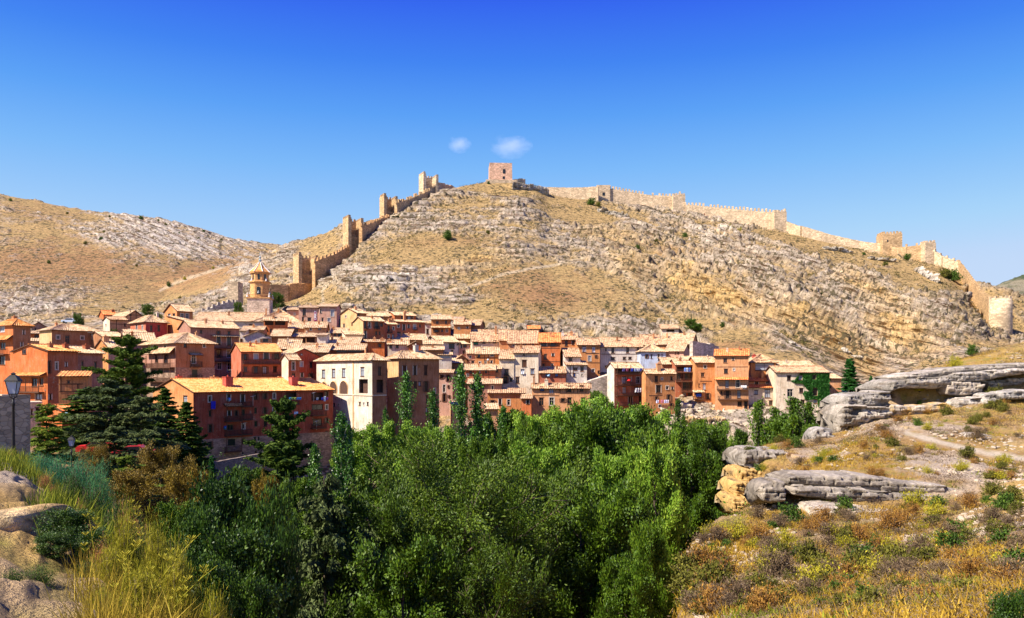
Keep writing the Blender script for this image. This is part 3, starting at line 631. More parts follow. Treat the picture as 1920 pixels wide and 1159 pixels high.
for sxx in (-1,1):
    for syy in (-1,1):
        b.lathe([(.32,Zr(556.5)),(.28,Zr(554)),(.12,Zr(550)),(.02,Zr(548))],0,6,(sxx*3.3,syy*3.3,0))
for k in range(0,8,2):
    a=2*math.pi*k/8+R(45); b.lathe([(.26,Zr(525.5)),(.22,Zr(523.5)),(.02,Zr(519))],0,6,(3.1*math.cos(a),3.1*math.sin(a),0))
b.build('pinnacle',WH,bf)
b=MB()
for s in (-1,1):
    b.box(-3.5,3.5,s*3.45-.06,s*3.45+.06,Zr(553),Zr(552)); b.box(s*3.45-.06,s*3.45+.06,-3.5,3.5,Zr(553)+.003,Zr(552)+.003)
b.build('railing',BR,bf)
# ------------------------------------------------------------------ houses
ZN={1:(3.865,0,540),2:(3.865,260,460),3:(5.27,280,680),4:(4.457,580,560),5:(5.27,820,580),6:(5.268,1090,580),7:(5.27,1300,600)}
WCOL={'orange':(.60,.25,.09),'deep_orange':(.58,.16,.05),'red':(.46,.085,.04),'crimson':(.55,.10,.07),'brown':(.38,.17,.08),'mauve':(.38,.19,.13),'pink':(.60,.34,.24),'cream':(.70,.56,.40),'white':(.66,.56,.47),'palace':(.66,.56,.44),'salmon':(.62,.30,.14),'ochre':(.62,.38,.18),'pinkred':(.50,.15,.08),'blue':(.48,.55,.68),'grey':(.56,.48,.40),'rust':(.42,.13,.06),'brick':(.33,.075,.04)}
def roof_sheet(b, e0,e1,r1,r0, rib=.50, amp=.062, seed=0, m=0):
    "corrugated tile surface: e0-e1 along the eave, r0-r1 along the ridge"
    e0,e1,r1,r0=[np.array(p,float) for p in (e0,e1,r1,r0)]
    L=max(np.linalg.norm(e1-e0),np.linalg.norm(r1-r0)); H=max(np.linalg.norm(r0-e0),np.linalg.norm(r1-e1),.4)
    nu=max(4,int(L/rib)*4); nv=max(2,int(H/1.3)+1)
    u=np.linspace(0,1,nu+1)[:,None,None]; v=np.linspace(0,1,nv+1)[None,:,None]
    P=(e0*(1-u)+e1*u)*(1-v)+(r0*(1-u)+r1*u)*v
    n=np.cross(e1-e0,(r0+r1)/2-(e0+e1)/2); n/=np.linalg.norm(n); 
    if n[2]<0: n=-n
    ph=u*L/rib*2*math.pi
    sag=fbm(P[...,0]+seed*13,P[...,1],P[...,2],4.0,2,seed)
    h=amp*np.cos(ph[...,0])*np.ones((1,nv+1))+.09*sag+rng.uniform(-.02,.02,(nu+1,nv+1))
    P=P+n*h[...,None]
    # ragged eave
    P[:,0]+= (e0-r0)/max(H,.1)*rng.uniform(-.04,.04,(nu+1,1))
    base=len(b.v); b.v+= [tuple(p) for p in P.reshape(-1,3)]
    for i in range(nu):
        for j in range(nv):
            a=base+i*(nv+1)+j; b.f.append((a,a+nv+1,a+nv+2,a+1)); b.m.append(m)
    # underside
    d=-n*.16; q=[tuple(p+d) for p in (e0,e1,r1,r0)]; b.quad(q[0],q[3],q[2],q[1],1)
    for s,t in ((e0,e1),(e1,r1),(r0,e0)):
        b.quad(tuple(s+d),tuple(t+d),tuple(t),tuple(s),1)
def wall_holes(b, O, U, L, H, holes, depth=.24, inward=(0,1,0), zb=0):
    "wall rectangle from O along U (unit), height H from zb, with rectangular holes [(u0,u1,z0,z1)]"
    O=np.array(O,float);U=np.array(U,float);I=np.array(inward,float)
    us=sorted({0,L,*[h[0] for h in holes],*[h[1] for h in holes]}); zs=sorted({zb,H,*[h[2] for h in holes],*[h[3] for h in holes]})
    Pt=lambda u,z,d=0: tuple(O+U*u+I*d+np.array((0,0,z)))
    for i in range(len(us)-1):
        for j in range(len(zs)-1):
            if us[i+1]-us[i]<1e-5 or zs[j+1]-zs[j]<1e-5: continue
            uc=(us[i]+us[i+1])/2; zc=(zs[j]+zs[j+1])/2
            if any(h[0]<uc<h[1] and h[2]<zc<h[3] for h in holes): continue
            b.quad(Pt(us[i],zs[j]),Pt(us[i+1],zs[j]),Pt(us[i+1],zs[j+1]),Pt(us[i],zs[j+1]))
    for (a,c,z0,z1) in holes:
        for (p,q) in (((a,z0),(a,z1)),((a,z1),(c,z1)),((c,z1),(c,z0)),((c,z0),(a,z0))):
            b.quad(Pt(*p),Pt(*q),Pt(q[0],q[1],depth),Pt(p[0],p[1],depth))
PADS=[]
HOUSES=[]
def house(z,xc,xr,eave,base,Y,th,label,wall='orange',ridge=None,D=9,xl=None,roof='F',tile='pale',W=(),WL=(),BAL=(),BALL=(),AWN=(),AWNL=(),BEAM=(),BEAML=(),CH=(),name='house',wall2=None,stone=None,cat='house',ov=.58,glass=None,posts=True,group=None):
    s,ox,oy=ZN[z]; X=lambda v: ox+v/s; Yp=lambda v: oy+v/s
    t=R(th); ct,st=math.cos(t),math.sin(t)
    C0=at(X(xc),HY,Y); cx0,cy0=C0.x,C0.y
    k=(X(xr)-960)/F; L=(k*cy0-cx0)/(ct-k*st); L=max(L,1.5)
    if xl is not None:
        k=(X(xl)-960)/F; D=(k*cy0-cx0)/(-st-k*ct); D=min(max(D,2.5),26)
    Ze=py2z(Y,Yp(eave)); Zb=py2z(Y,Yp(base))
    cor=[(cx0,cy0),(cx0+ct*L,cy0+st*L),(cx0+ct*L-st*D,cy0+st*L+ct*D),(cx0-st*D,cy0+ct*D)]
    zg=min(gxy(*p) for p in cor)
    PADS.append((cor,Zb))
    Zf=min(Zb,zg)-1.0
    root=empty(name,(cx0,cy0,Zb),t,label,cat,group)
    H=Ze-Zb; z0=Zf-Zb
    def front(px,py):
        dx,dz=(X(px)-960)/F,(HY-Yp(py))/F; n=(st,-ct); tt=(cx0*n[0]+cy0*n[1])/(dx*n[0]+n[1]); return ((dx*tt-cx0)*ct+(tt-cy0)*st, dz*tt-Zb)
    def left(px,py):
        dx,dz=(X(px)-960)/F,(HY-Yp(py))/F; n=(-ct,-st); tt=(cx0*n[0]+cy0*n[1])/(dx*n[0]+n[1]); return (-(dx*tt-cx0)*st+(tt-cy0)*ct, dz*tt-Zb)
    def holes(lst,pf,Lw):
        out=[]
        for wdw in lst:
            (cx_,cy_,w_,h_)=wdw[:4]; kind=wdw[4] if len(wdw)>4 else None
            a=pf(cx_-w_/2,cy_-h_/2); c=pf(cx_+w_/2,cy_+h_/2); u0,u1=sorted((a[0],c[0])); zt=(a[1]+pf(cx_+w_/2,cy_-h_/2)[1])/2; zz=(c[1]+pf(cx_-w_/2,cy_+h_/2)[1])/2
            u0=max(u0,.12);u1=min(u1,Lw-.12)
            if u1-u0<.25: continue
            out.append((u0,u1,zz,zt,kind))
        return out
    hf=holes(W,front,L); hl=holes(WL,left,D)
    gable_f = roof in('L',); gable_s = roof in('F',)
    ok=lambda h: (h[3]<H-.05 and h[2]>z0+.1)
    b=MB()
    wall_holes(b,(0,0,0),(1,0,0),L,H,[h[:4] for h in hf if ok(h)],.24,(0,1,0),z0)
    m2=1 if wall2 else 0
    n0=len(b.f)
    wall_holes(b,(0,D,0),(0,-1,0),D,H,[(D-h[1],D-h[0],h[2],h[3]) for h in hl if ok(h)],.24,(1,0,0),z0)
    for i in range(n0,len(b.f)): b.m[i]=m2
    b.quad((L,0,z0),(L,D,z0),(L,D,H),(L,0,H)); b.quad((L,D,z0),(0,D,z0),(0,D,H),(L,D,H))
    # roof height from the row of the ridge
    run={'F':D/2,'S':D,'L':L/2,'H':min(D,L)/2,'N':0}[roof]
    Zr=None
    if roof in 'FSH' and ridge is not None:
        Yr=cy0+run*ct+(0 if roof!='H' else 0)
        Zr=py2z(Yr,Yp(ridge))-Zb
        Zr=H+min(max(Zr-H,run*.16),run*.62)
    elif roof=='L':
        Zr=py2z(cy0+L/2*st,Yp(ridge))-Zb if ridge is not None else H+L/2*.4
        Zr=H+min(max(Zr-H,run*.22),run*.7)
    tm=[tiles(tile),WOOD]
    rb=MB(); sd=len(PADS)
    if roof=='F':
        sl=(Zr-H)/(D/2); o=ov
        roof_sheet(rb,(-.3,-o,H-o*sl+.12),(L+.3,-o,H-o*sl+.12),(L+.3,D/2,Zr+.12),(-.3,D/2,Zr+.12),seed=sd)
        roof_sheet(rb,(L+.3,D+o,H-o*sl+.12),(-.3,D+o,H-o*sl+.12),(-.3,D/2,Zr+.12),(L+.3,D/2,Zr+.12),seed=sd+1)
        b.tri((0,D,H),(0,0,H),(0,D/2,Zr),m2); b.tri((L,0,H),(L,D,H),(L,D/2,Zr))
        rb.tube([(-.32,D/2,Zr+.14),(L/2,D/2,Zr+.17),(L+.32,D/2,Zr+.14)],[.13]*3,0,6)
    elif roof=='S':
        sl=(Zr-H)/D; o=ov
        roof_sheet(rb,(-.3,-o,H-o*sl+.12),(L+.3,-o,H-o*sl+.12),(L+.3,D+.2,Zr+.12),(-.3,D+.2,Zr+.12),seed=sd)
        b.tri((0,D,H),(0,0,H),(0,D,Zr),m2); b.tri((L,0,H),(L,D,H),(L,D,Zr)); b.quad((L,D,H),(0,D,H),(0,D,Zr),(L,D,Zr))
    elif roof=='L':
        sl=(Zr-H)/(L/2); o=ov
        roof_sheet(rb,(-o,D+.3,H-o*sl+.12),(-o,-.35,H-o*sl+.12),(L/2,-.35,Zr+.12),(L/2,D+.3,Zr+.12),seed=sd)
        roof_sheet(rb,(L+o,-.35,H-o*sl+.12),(L+o,D+.3,H-o*sl+.12),(L/2,D+.3,Zr+.12),(L/2,-.35,Zr+.12),seed=sd+1)
        b.tri((0,0,H),(L,0,H),(L/2,0,Zr)); b.tri((L,D,H),(0,D,H),(L/2,D,Zr))
        rb.tube([(L/2,-.36,Zr+.14),(L/2,D+.3,Zr+.14)],[.13]*2,0,6)
    elif roof=='H':
        o=ov; r=min(D,L)/2; sl=(Zr-H)/r; ze=H-o*sl+.12; zr=Zr+.12
        if L>=D: A,B=(r,D/2,zr),(L-r,D/2,zr)
        else: A,B=(L/2,r,zr),(L/2,D-r,zr)
        e=[(-o,-o,ze),(L+o,-o,ze),(L+o,D+o,ze),(-o,D+o,ze)]
        if L>=D:
            roof_sheet(rb,e[0],e[1],B,A,seed=sd); roof_sheet(rb,e[2],e[3],A,B,seed=sd+1); roof_sheet(rb,e[1],e[2],B,B,seed=sd); roof_sheet(rb,e[3],e[0],A,A,seed=sd)
        else:
            roof_sheet(rb,e[0],e[1],A,A,seed=sd); roof_sheet(rb,e[2],e[3],B,B,seed=sd+1); roof_sheet(rb,e[1],e[2],B,A,seed=sd); roof_sheet(rb,e[3],e[0],A,B,seed=sd)
        for P,Q in ((e[0],A),(e[1],B if L>=D else A),(e[2],B),(e[3],A if L>=D else B),(A,B)):
            rb.tube([P,Q],[.11,.11],0,5)
        b.quad((0,0,H),(L,0,H),(L,D,H),(0,D,H))
    elif roof=='N':
        rb.box(-.15,L+.15,-.15,D+.15,H,H+.25,0)
    b.build('wall',[plaster(WCOL[wall])]+([plaster(WCOL[wall2])] if wall2 else []),root)
    ro=rb.build('roof',tm if roof!='N' else [plaster(WCOL[wall])],root)
    if not CH and roof in 'FH' and len(PADS)%5!=0 and L>5:
        xm=xc+(xr-xc)*random.uniform(.2,.8); CH=[(xm,(ridge if ridge is not None else eave)-s*.8,.5,.3,random.choice(['salmon','orange','brown','cream']))]
        if L>8 and len(PADS)%2: CH.append((xc+(xr-xc)*random.uniform(.2,.8),(ridge if ridge is not None else eave)-s*.5,.4,.45,random.choice(['salmon','brown'])))
    def zroof(x,y):
        if roof=='F': return Zr-abs(y-D/2)*(Zr-H)/(D/2)
        if roof=='S': return H+(Zr-H)*y/D
        if roof=='L': return Zr-abs(x-L/2)*(Zr-H)/(L/2)
        if roof=='H': r=min(D,L)/2; return H+min(min(x,L-x),min(y,D-y),r)*(Zr-H)/r
        return H
    for c in CH:
        px,ptop=c[0],c[1]; wd=c[2] if len(c)>2 else .7; fy=c[3] if len(c)>3 else .32
        y=D*fy; dx=(X(px)-960)/F
        # point on the roof at this column and depth
        n=(st,-ct); oxp,oyp=cx0-st*y,cy0+ct*y; tt=(oxp*n[0]+oyp*n[1])/(dx*n[0]+n[1]); x=(dx*tt-oxp)*ct+(tt-oyp)*st
        x=min(max(x,.4),L-.4); zt=(HY-Yp(ptop))/F*tt-Zb; zr_=zroof(x,y); zt=min(max(zt,zr_+.7),zr_+3.0)
        q=MB(); q.box(x-wd/2,x+wd/2,y-wd/2,y+wd/2,zr_-.5,zt); q.box(x-wd/2-.08,x+wd/2+.08,y-wd/2-.08,y+wd/2+.08,zt,zt+.12); q.tube([(x,y,zt+.1),(x,y,zt+.45)],[.16,.13],0,6)
        q.build('chimney',plaster(WCOL[c[4] if len(c)>4 else 'salmon']),ro)
    def windows(hs,Pt,In):
        for (u0,u1,za,zc,kind) in hs:
            inn=za>z0+.1 and zc<H-.05
            d0=.10 if inn else -.09; q=MB(); g=MB(); fw=.075
            def B(q,a,c,d,e,zz,zt): # box in wall coordinates, d..e depth inwards
                P=[Pt(a,d),Pt(c,d),Pt(c,e),Pt(a,e)]
                n=len(q.v); q.v+=[(*p,zz) for p in P]+[(*p,zt) for p in P]
                for f in ((0,3,2,1),(4,5,6,7),(0,1,5,4),(1,2,6,5),(2,3,7,6),(3,0,4,7)): q.f.append(tuple(n+i for i in f)); q.m.append(0)
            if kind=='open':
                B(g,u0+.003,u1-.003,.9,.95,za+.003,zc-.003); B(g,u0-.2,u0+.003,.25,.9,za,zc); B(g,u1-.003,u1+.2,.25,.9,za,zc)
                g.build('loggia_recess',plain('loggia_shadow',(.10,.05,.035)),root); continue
            B(q,u0,u0+fw,d0,d0+.06,za,zc); B(q,u1-fw,u1,d0,d0+.06,za,zc); B(q,u0+fw,u1-fw,d0,d0+.06,zc-fw,zc); B(q,u0+fw,u1-fw,d0,d0+.06,za,za+fw)
            if u1-u0>.7: B(q,(u0+u1)/2-.03,(u0+u1)/2+.03,d0+.004,d0+.056,za+fw,zc-fw)
            if zc-za>1.3: B(q,u0+fw,u1-fw,d0+.008,d0+.05,za+(zc-za)*.62,za+(zc-za)*.62+.05)
            B(q,u0-.1,u1+.1,-.10,.02,za-.10,za-.003); B(q,u0-.12,u1+.12,-.05,.02,zc+.003,zc+.14)
            hv=int(abs(u0*53+za*131+u1*17))%5; fm=[WOOD,WOOD,plain('pale_frame',(.55,.48,.40)),plain('brown_frame',(.22,.10,.05)),WOOD][hv]
            if hv in (2,4) and inn:
                k0=len(q.f)
                B(q,u0-.16,u0+.003,-.03,.0,za-.1,zc+.16); B(q,u1-.003,u1+.16,-.03,.0,za-.1,zc+.16)
                for i in range(k0,len(q.m)): q.m[i]=1
            wo=q.build('window',[fm,plain('window_surround',(.56,.46,.36))],root)
            if hv==1 and inn and kind is None:
                sh=MB(); 
                if hf and (u1-u0)<1.6: B(sh,u0-(u1-u0)*.5,u0-.02,-.09,-.04,za,zc); sh.build('shutter',plain('shutter_brown',(.17,.08,.045)),wo); sh=MB(); B(sh,u1+.02,u1+(u1-u0)*.5,-.09,-.04,za,zc); sh.build('shutter',plain('shutter_brown',(.17,.08,.045)),wo)
            B(g,u0+.02,u1-.02,d0+.065,d0+.09,za+.02,zc-.02)
            gm_={'pale':GLASSB,None:GLASS,'shut':WOOD,'blue':glass_mat('blue_glass',(.03,.16,.5)),'green':plain('green_shutter',(.05,.30,.2)),'white':plain('white_shutter',(.72,.72,.72))}[kind]
            if kind is None and (int(u0*37+za*91)%7==0): gm_=GLASSB
            g.build('pane',gm_,wo)
    windows(hf,lambda u,d:(u,d),0); windows(hl,lambda u,d:(d,u),0)
    def balcony(lst,pf,Pt):
        for (xa,xb,ytop,yfl,*rest) in lst:
            A=pf(xa,yfl);B_=pf(xb,yfl);C=pf(xa,ytop); u0,u1=sorted((A[0],B_[0])); zf=(A[1]+B_[1])/2; zt=zf+min(max(C[1]-A[1],.7),1.3); dp=1.0
            q=MB(); r=MB()
            def BX(q,a,c,d,e,zz,zt_):
                P=[Pt(a,d),Pt(c,d),Pt(c,e),Pt(a,e)]; n=len(q.v); q.v+=[(*p,zz) for p in P]+[(*p,zt_) for p in P]
                for f in ((0,3,2,1),(4,5,6,7),(0,1,5,4),(1,2,6,5),(2,3,7,6),(3,0,4,7)): q.f.append(tuple(n+i for i in f)); q.m.append(0)
            BX(q,u0,u1,-dp,-.003,zf-.18,zf)
            o=q.build('balcony',WOOD,root)
            BX(r,u0,u1,-dp+.01,-dp+.06,zt-.06,zt); BX(r,u0,u1,-dp+.01,-dp+.05,zf+.08,zf+.12)
            n=max(2,int((u1-u0)/.16))
            for i in range(n+1):
                x=u0+.02+(u1-u0-.04)*i/n; BX(r,x-.015,x+.015,-dp+.015,-dp+.045,zf,zt-.06)
            for x in (u0+.03,u1-.03): BX(r,x-.02,x+.02,-dp+.06,-.01,zt-.06,zt); 
            for j in range(5):
                for x in (u0+.03,u1-.03): BX(r,x-.012,x+.012,-dp+.15+j*.16,-dp+.18+j*.16,zf,zt-.06)
            r.build('railing',IRON if not rest else WOOD,o)
            if rest and rest[0]:
                hp=rest[0]
                n=max(1,int((u1-u0)/3)); 
                for i in range(n+1): x=u0+.06+(u1-u0-.12)*i/n; p=MB(); BX(p,x-.05,x+.05,-dp+.0,-dp+.1,zf-.003,zf+hp); p.build('post',WOOD,o)
    balcony(BAL,front,lambda u,d:(u,d)); balcony(BALL,left,lambda u,d:(d,u))
    def awn(lst,pf,Pt):
        for (xa,xb,yt,yb) in lst:
            A=pf(xa,yb);B_=pf(xb,yb);C=pf((xa+xb)/2,yt); u0,u1=sorted((A[0],B_[0])); zl=(A[1]+B_[1])/2; zh=max(C[1],zl+.35); q=MB()
            e=[Pt(u0-.1,-1.15),Pt(u1+.1,-1.15),Pt(u1+.1,.0),Pt(u0-.1,.0)]
            roof_sheet(q,(*e[0],zl),(*e[1],zl),(*e[2],zh),(*e[3],zh),seed=sd+5); q.build('awning_roof',tm,root)
    awn(AWN,front,lambda u,d:(u,d)); awn(AWNL,left,lambda u,d:(d,u))
    def beams(lst,pf,Pt):
        if not lst: return
        q=MB()
        for (x0_,y0_,x1_,y1_) in lst:
            a=pf(x0_,y0_); c=pf(x1_,y1_); 
            u0,u1=sorted((a[0],c[0])); za,zc=sorted((a[1],c[1])); pr=.04
            if u1-u0<.16: u1=u0+.16; pr=.05
            if zc-za<.16: zc=za+.16
            u0=max(0,u0);u1=min(u1,L if pf is front else D)
            P=[Pt(u0,-pr),Pt(u1,-pr),Pt(u1,.02),Pt(u0,.02)]; n=len(q.v); q.v+=[(*p,za) for p in P]+[(*p,zc) for p in P]
            for f in ((0,3,2,1),(4,5,6,7),(0,1,5,4),(1,2,6,5),(2,3,7,6),(3,0,4,7)): q.f.append(tuple(n+i for i in f)); q.m.append(0)
        q.build('timber_frame',WOOD,root)
    beams(BEAM,front,lambda u,d:(u,d)); beams(BEAML,left,lambda u,d:(d,u))
    if stone:
        A=front(xc,stone); q=MB(); q.box(-.06,L+.06,-.06,D+.06,z0-.5,A[1]); q2=MB(); 
        hh=[h for h in hf if h[3]<A[1]]
        q.build('stone_base',stonewall((.30,.20,.14),2.2),root)
        for (u0,u1,za,zc,kd) in hh:
            g=MB(); g.box(u0,u1,-.085,-.05,za,zc); g.build('window',GLASS,root)
    HOUSES.append((root,front,left,L,D,H,Zb)); return root,front,left,L,D,H
h=house
# ---- left edge (zone 1)
h(1,95,222,262,760,160,60,'deep red corner house at the left edge with a balcony under a lean-to tile roof','brown',ridge=225,xl=-30,roof='H',tile='orange',wall2='deep_orange',W=[(172,322,12,30),(158,410,12,30)],WL=[(15,300,36,38,'pale'),(20,420,40,45),(15,525,40,60)],AWNL=[(-25,92,345,378)],BALL=[(-25,62,442,480)],CH=[(105,225,.8,.5)],D=10)  # front painted brown to stand for shade; the wall is one red-orange
h(1,345,565,455,850,140,60,'orange gable-ended house behind the street lamp with a wooden balcony','rust',ridge=412,xl=95,roof='F',tile='orange',wall2='deep_orange',WL=[(176,463,26,30),(250,685,40,56),(300,680,28,50),(280,790,46,42),(235,905,20,50)],W=[(357,575,16,84),(411,565,16,54),(480,555,10,28),(418,488,8,18),(365,790,16,38)],AWNL=[(118,335,612,635)],BALL=[(130,320,712,752,2.3)],CH=[(365,405,.7,.25,'brown'),(475,412,.8,.25,'rust')])  # rust front is the orange wall with its shade put into the colour
h(1,565,745,470,700,151,60,'long mauve house joined behind the orange gable-ended house','mauve',ridge=422,D=11,roof='F',tile='pale',W=[(597,570,16,78),(660,548,8,24),(692,578,16,80),(717,552,8,20),(600,488,8,16),(700,492,8,16)],CH=[(625,418,1.0,.3,'rust')])
h(1,425,640,640,860,128,22,'small orange shed-roofed house with a timber grid on its peeling wall','orange',ridge=612,D=5,roof='S',tile='orange',W=[(497,683,20,20),(515,790,50,22)],BEAM=[(430,695,600,700),(430,748,600,753),(437,640,441,750),(560,695,564,750)])
h(1,450,600,888,1010,118,55,'low orange annex with bright corrugated tiles among the conifers','deep_orange',ridge=852,xl=320,roof='F',tile='red')
h(1,215,300,838,1000,122,35,'pale stone porch with dark square openings','cream',roof='N',D=5,W=[(275,912,34,82),(230,900,14,40)])
h(1,375,735,300,445,192,50,'broad brown house with a low hipped roof and a cream end wall','brown',ridge=258,xl=285,roof='H',tile='pale',wall2='ochre',W=[(421,357,24,28),(488,375,32,60),(597,362,24,26)],CH=[(408,262,.5,.5)])
h(1,228,330,278,400,218,25,'small mauve gabled house with a tiny window in its peak','mauve',ridge=250,D=10,roof='L',W=[(257,300,10,14)])
h(1,222,300,330,420,206,25,'little orange lean-to house wedged left of the broad brown house','deep_orange',ridge=312,D=5,roof='S',W=[(265,350,16,20)],CH=[])
h(1,222,330,385,450,200,30,'low pink wall and roof below the little orange lean-to','pink',ridge=365,D=5,roof='S')
h(1,920,1032,200,330,236,42,'salmon house with dark timber framing on its gable','salmon',ridge=152,xl=785,roof='L',W=[(945,192,12,15)],BEAM=[(920,196,1030,200),(945,160,948,320),(985,170,988,320),(920,240,1030,243)])
h(1,750,840,192,320,250,35,'bright orange house with ridge chimneys behind the timber-framed one','deep_orange',ridge=165,D=9,roof='F',tile='red',BEAM=[(752,240,830,243)],CH=[(830,160),(855,160)])
h(1,795,922,228,318,224,40,'low salmon house with a pale stone gable end','salmon',ridge=210,xl=748,roof='F',tile='brown',wall2='cream',W=[(905,270,14,20)],WL=[(768,268,8,14)],BEAM=[(795,262,920,265),(842,228,845,300)])
h(1,1055,1212,240,345,205,46,'crimson pavilion with a pyramid tile roof and pale side windows','crimson',ridge=186,xl=945,roof='H',tile='pale',wall2='pinkred',W=[(1096,293,18,42),(1150,293,18,42)],WL=[(990,290,12,38,'pale'),(1032,290,12,35,'pale')])
h(1,905,1060,322,390,196,30,'red parapet building below the crimson pavilion','crimson',ridge=318,D=6,roof='S')
h(1,735,890,348,410,194,45,'low brown outbuilding right of the broad brown house','brown',ridge=318,D=9,roof='F')
h(1,785,900,430,560,174,45,'salmon house with a tall orange chimney beside the dark cedar','pink',ridge=372,xl=690,roof='F',wall2='orange',W=[(830,455,28,30)],WL=[(750,445,10,20)],CH=[(698,352,1.0,.35,'salmon')])
h(1,905,1130,380,470,186,30,'pale roofed house half hidden by the top of the dark cedar','mauve',ridge=325,D=12,roof='F')
# ---- around the belfry (zone 2)
h(2,277,392,472,640,214,48,'orange square tower house with four attic windows','orange',ridge=426,xl=188,roof='F',W=[(315,515,22,40),(352,515,20,40)],WL=[(222,517,18,38),(255,515,18,38)],wall2='orange')
h(2,345,408,548,650,204,48,'small orange cube house at the foot of the square tower house','orange',roof='S',ridge=540,xl=208)
h(2,268,548,702,1010,166,44,'large brown house with a broad hipped roof and a timber gallery on its left side','brown',ridge=632,xl=20,roof='H',tile='pale',wall2='mauve',W=[(337,725,22,30),(475,727,18,28),(398,822,30,68),(405,930,40,58)],BAL=[(372,450,842,878),(372,450,945,963)],AWN=[(365,452,783,795)],WL=[(95,737,22,28),(192,730,22,28),(198,825,28,60),(130,825,24,50),(198,930,28,72),(120,930,24,50)],BALL=[(85,262,855,885,2.6),(85,262,960,985,2.6)],AWNL=[(72,264,742,785)],CH=[(420,635,.5)],stone=885)
h(2,375,728,592,985,186,36,'tall mauve apartment house with three rows of iron balconies','mauve',ridge=545,D=11,roof='F',tile='pale',W=[(452,627,16,22),(578,633,18,22),(655,636,20,22),(655,695,30,66),(580,690,28,58),(655,785,30,58),(580,785,28,58),(700,795,14,22),(585,875,30,48),(660,885,34,66),(705,890,14,22),(545,885,14,22)],BAL=[(542,726,714,745),(542,726,805,840)],AWN=[(530,726,650,662)],CH=[(487,540,.5),(608,560,.5)])
h(2,742,1032,768,985,176,30,'pinkish house with two long balconies under a bright orange roof','pinkred',ridge=712,D=11,roof='F',tile='orange',W=[(770,810,26,40),(850,805,30,40),(925,802,36,46),(1000,805,36,40),(775,900,24,40),(850,905,30,50),(912,905,30,50),(988,900,28,42)],BAL=[(752,1028,825,858,2.2),(752,1028,918,948,2.2)])
h(2,1085,1166,823,985,172,42,'narrow red house with a pale side wall next to the pinkish balcony house','rust',ridge=782,xl=1036,roof='F',wall2='cream',W=[(1122,875,20,60),(1122,940,24,26)])
h(2,1075,1312,802,990,180,35,'red gabled house left of the white palace','red',ridge=752,D=10,roof='L',W=[(1180,862,20,34),(1250,868,20,40),(1183,945,20,38),(1252,955,25,50),(1180,792,16,14)])
h(2,400,885,546,605,240,6,'grey church nave with round windows under a long tiled roof','grey',ridge=488,D=12,roof='F',name='church_nave',cat='church',W=[(690,582,24,17),(812,582,24,15)],CH=[])
h(2,838,1165,548,600,236,6,'broad hipped church roof in front of the belfry','grey',ridge=468,D=16,roof='H',name='church_chapel',cat='church')
h(2,905,1076,541,640,222,12,'salmon attic with two wide open lofts','deep_orange',ridge=515,D=9,roof='F',W=[(945,562,62,32,'open'),(1025,562,74,32,'open'),(958,618,14,20)],xl=880)
h(2,750,905,612,665,214,8,'small salmon roofed house in front of the church nave','salmon',ridge=590,D=6,roof='F')
h(2,770,960,660,720,208,12,'small white gabled house with a dark loft','white',ridge=624,D=10,roof='L',W=[(815,668,76,22,'open'),(922,650,14,14),(920,690,40,24)])
h(2,735,775,620,712,210,8,'narrow white house left of the white gabled one','white',roof='S',ridge=605,D=6,W=[(740,690,16,20)])
h(2,960,1097,656,710,211,6,'low brown house behind the row of chimneys','brown',ridge=612,D=9,roof='F')
h(2,1000,1165,748,800,198,10,'low house with a dark verandah and sagging roof','brown',ridge=685,D=12,roof='F')
h(2,1100,1276,662,740,214,8,'pink house with a wide dark loggia','pink',ridge=640,D=7,roof='F',W=[(1130,686,14,22),(1225,690,90,42,'open')])
h(2,1165,1330,772,830,192,8,'brown house with a pale roof just behind the palace','brown',ridge=716,D=12,roof='F',CH=[(1295,755,.5)])
h(2,1080,1232,600,662,226,8,'salmon house with timber posts right of the open lofts','salmon',ridge=562,D=9,roof='F',W=[(1142,622,24,28),(1100,622,20,20)],BEAM=[(1210,605,1213,655)],CH=[(1205,548,.6),(1085,560,.6)])
h(2,1228,1350,592,660,228,8,'pale pink house under the magenta banner','pink',ridge=558,D=9,roof='F',W=[(1245,608,20,24),(1330,605,30,24)])
pk=h(2,1160,1314,452,562,246,4,'pink house with a tall magenta banner','pink',ridge=438,D=10,roof='F',W=[(1200,485,24,52),(1190,535,14,28),(1237,538,24,26)])
h(2,1075,1162,468,562,250,6,'lower pink wing left of the bannered house','pink',ridge=448,D=9,roof='F',W=[(1130,498,12,14)])
h(4,80,228,66,238,246,4,'pink three-storey house right of the banner','pink',ridge=48,D=9,roof='F',W=[(95,105,12,30),(192,120,28,56),(110,177,16,32),(165,178,26,32)])
# ---- the orange row under the hill (zone 4)
h(4,395,478,118,350,230,44,'tall orange gable house at the left end of the upper row','brown',ridge=82,xl=262,roof='F',wall2='ochre',W=[(413,135,14,24)],WL=[(305,150,12,22),(357,212,12,22),(290,225,14,26)],CH=[(385,72,.6)])
h(4,450,628,184,350,219,30,'brown house with two small balconies in the upper row','rust',ridge=155,D=8,roof='F',wall2='ochre',W=[(467,220,18,58),(503,220,20,52),(562,222,28,58),(604,220,14,26),(560,290,14,28),(587,290,12,26),(468,300,18,60)],BAL=[(545,578,230,252),(458,488,232,252)])
h(4,625,732,212,345,224,30,'narrow salmon-brown house in the middle of the upper row','pinkred',ridge=190,D=8,roof='F',W=[(663,250,18,46),(704,248,14,28),(663,313,14,26),(700,318,14,38)],BAL=[(650,685,258,284)],CH=[(668,175,.6),(705,168,.6)])
h(4,728,968,192,335,232,30,'long reddish house at the right end of the upper row','rust',ridge=178,D=8,roof='F',W=[(745,228,18,28),(790,240,20,50),(747,300,18,36),(880,235,22,40),(925,228,14,24),(790,290,14,20),(830,232,16,30)],BAL=[(868,895,242,262)],CH=[(795,120,.6)])
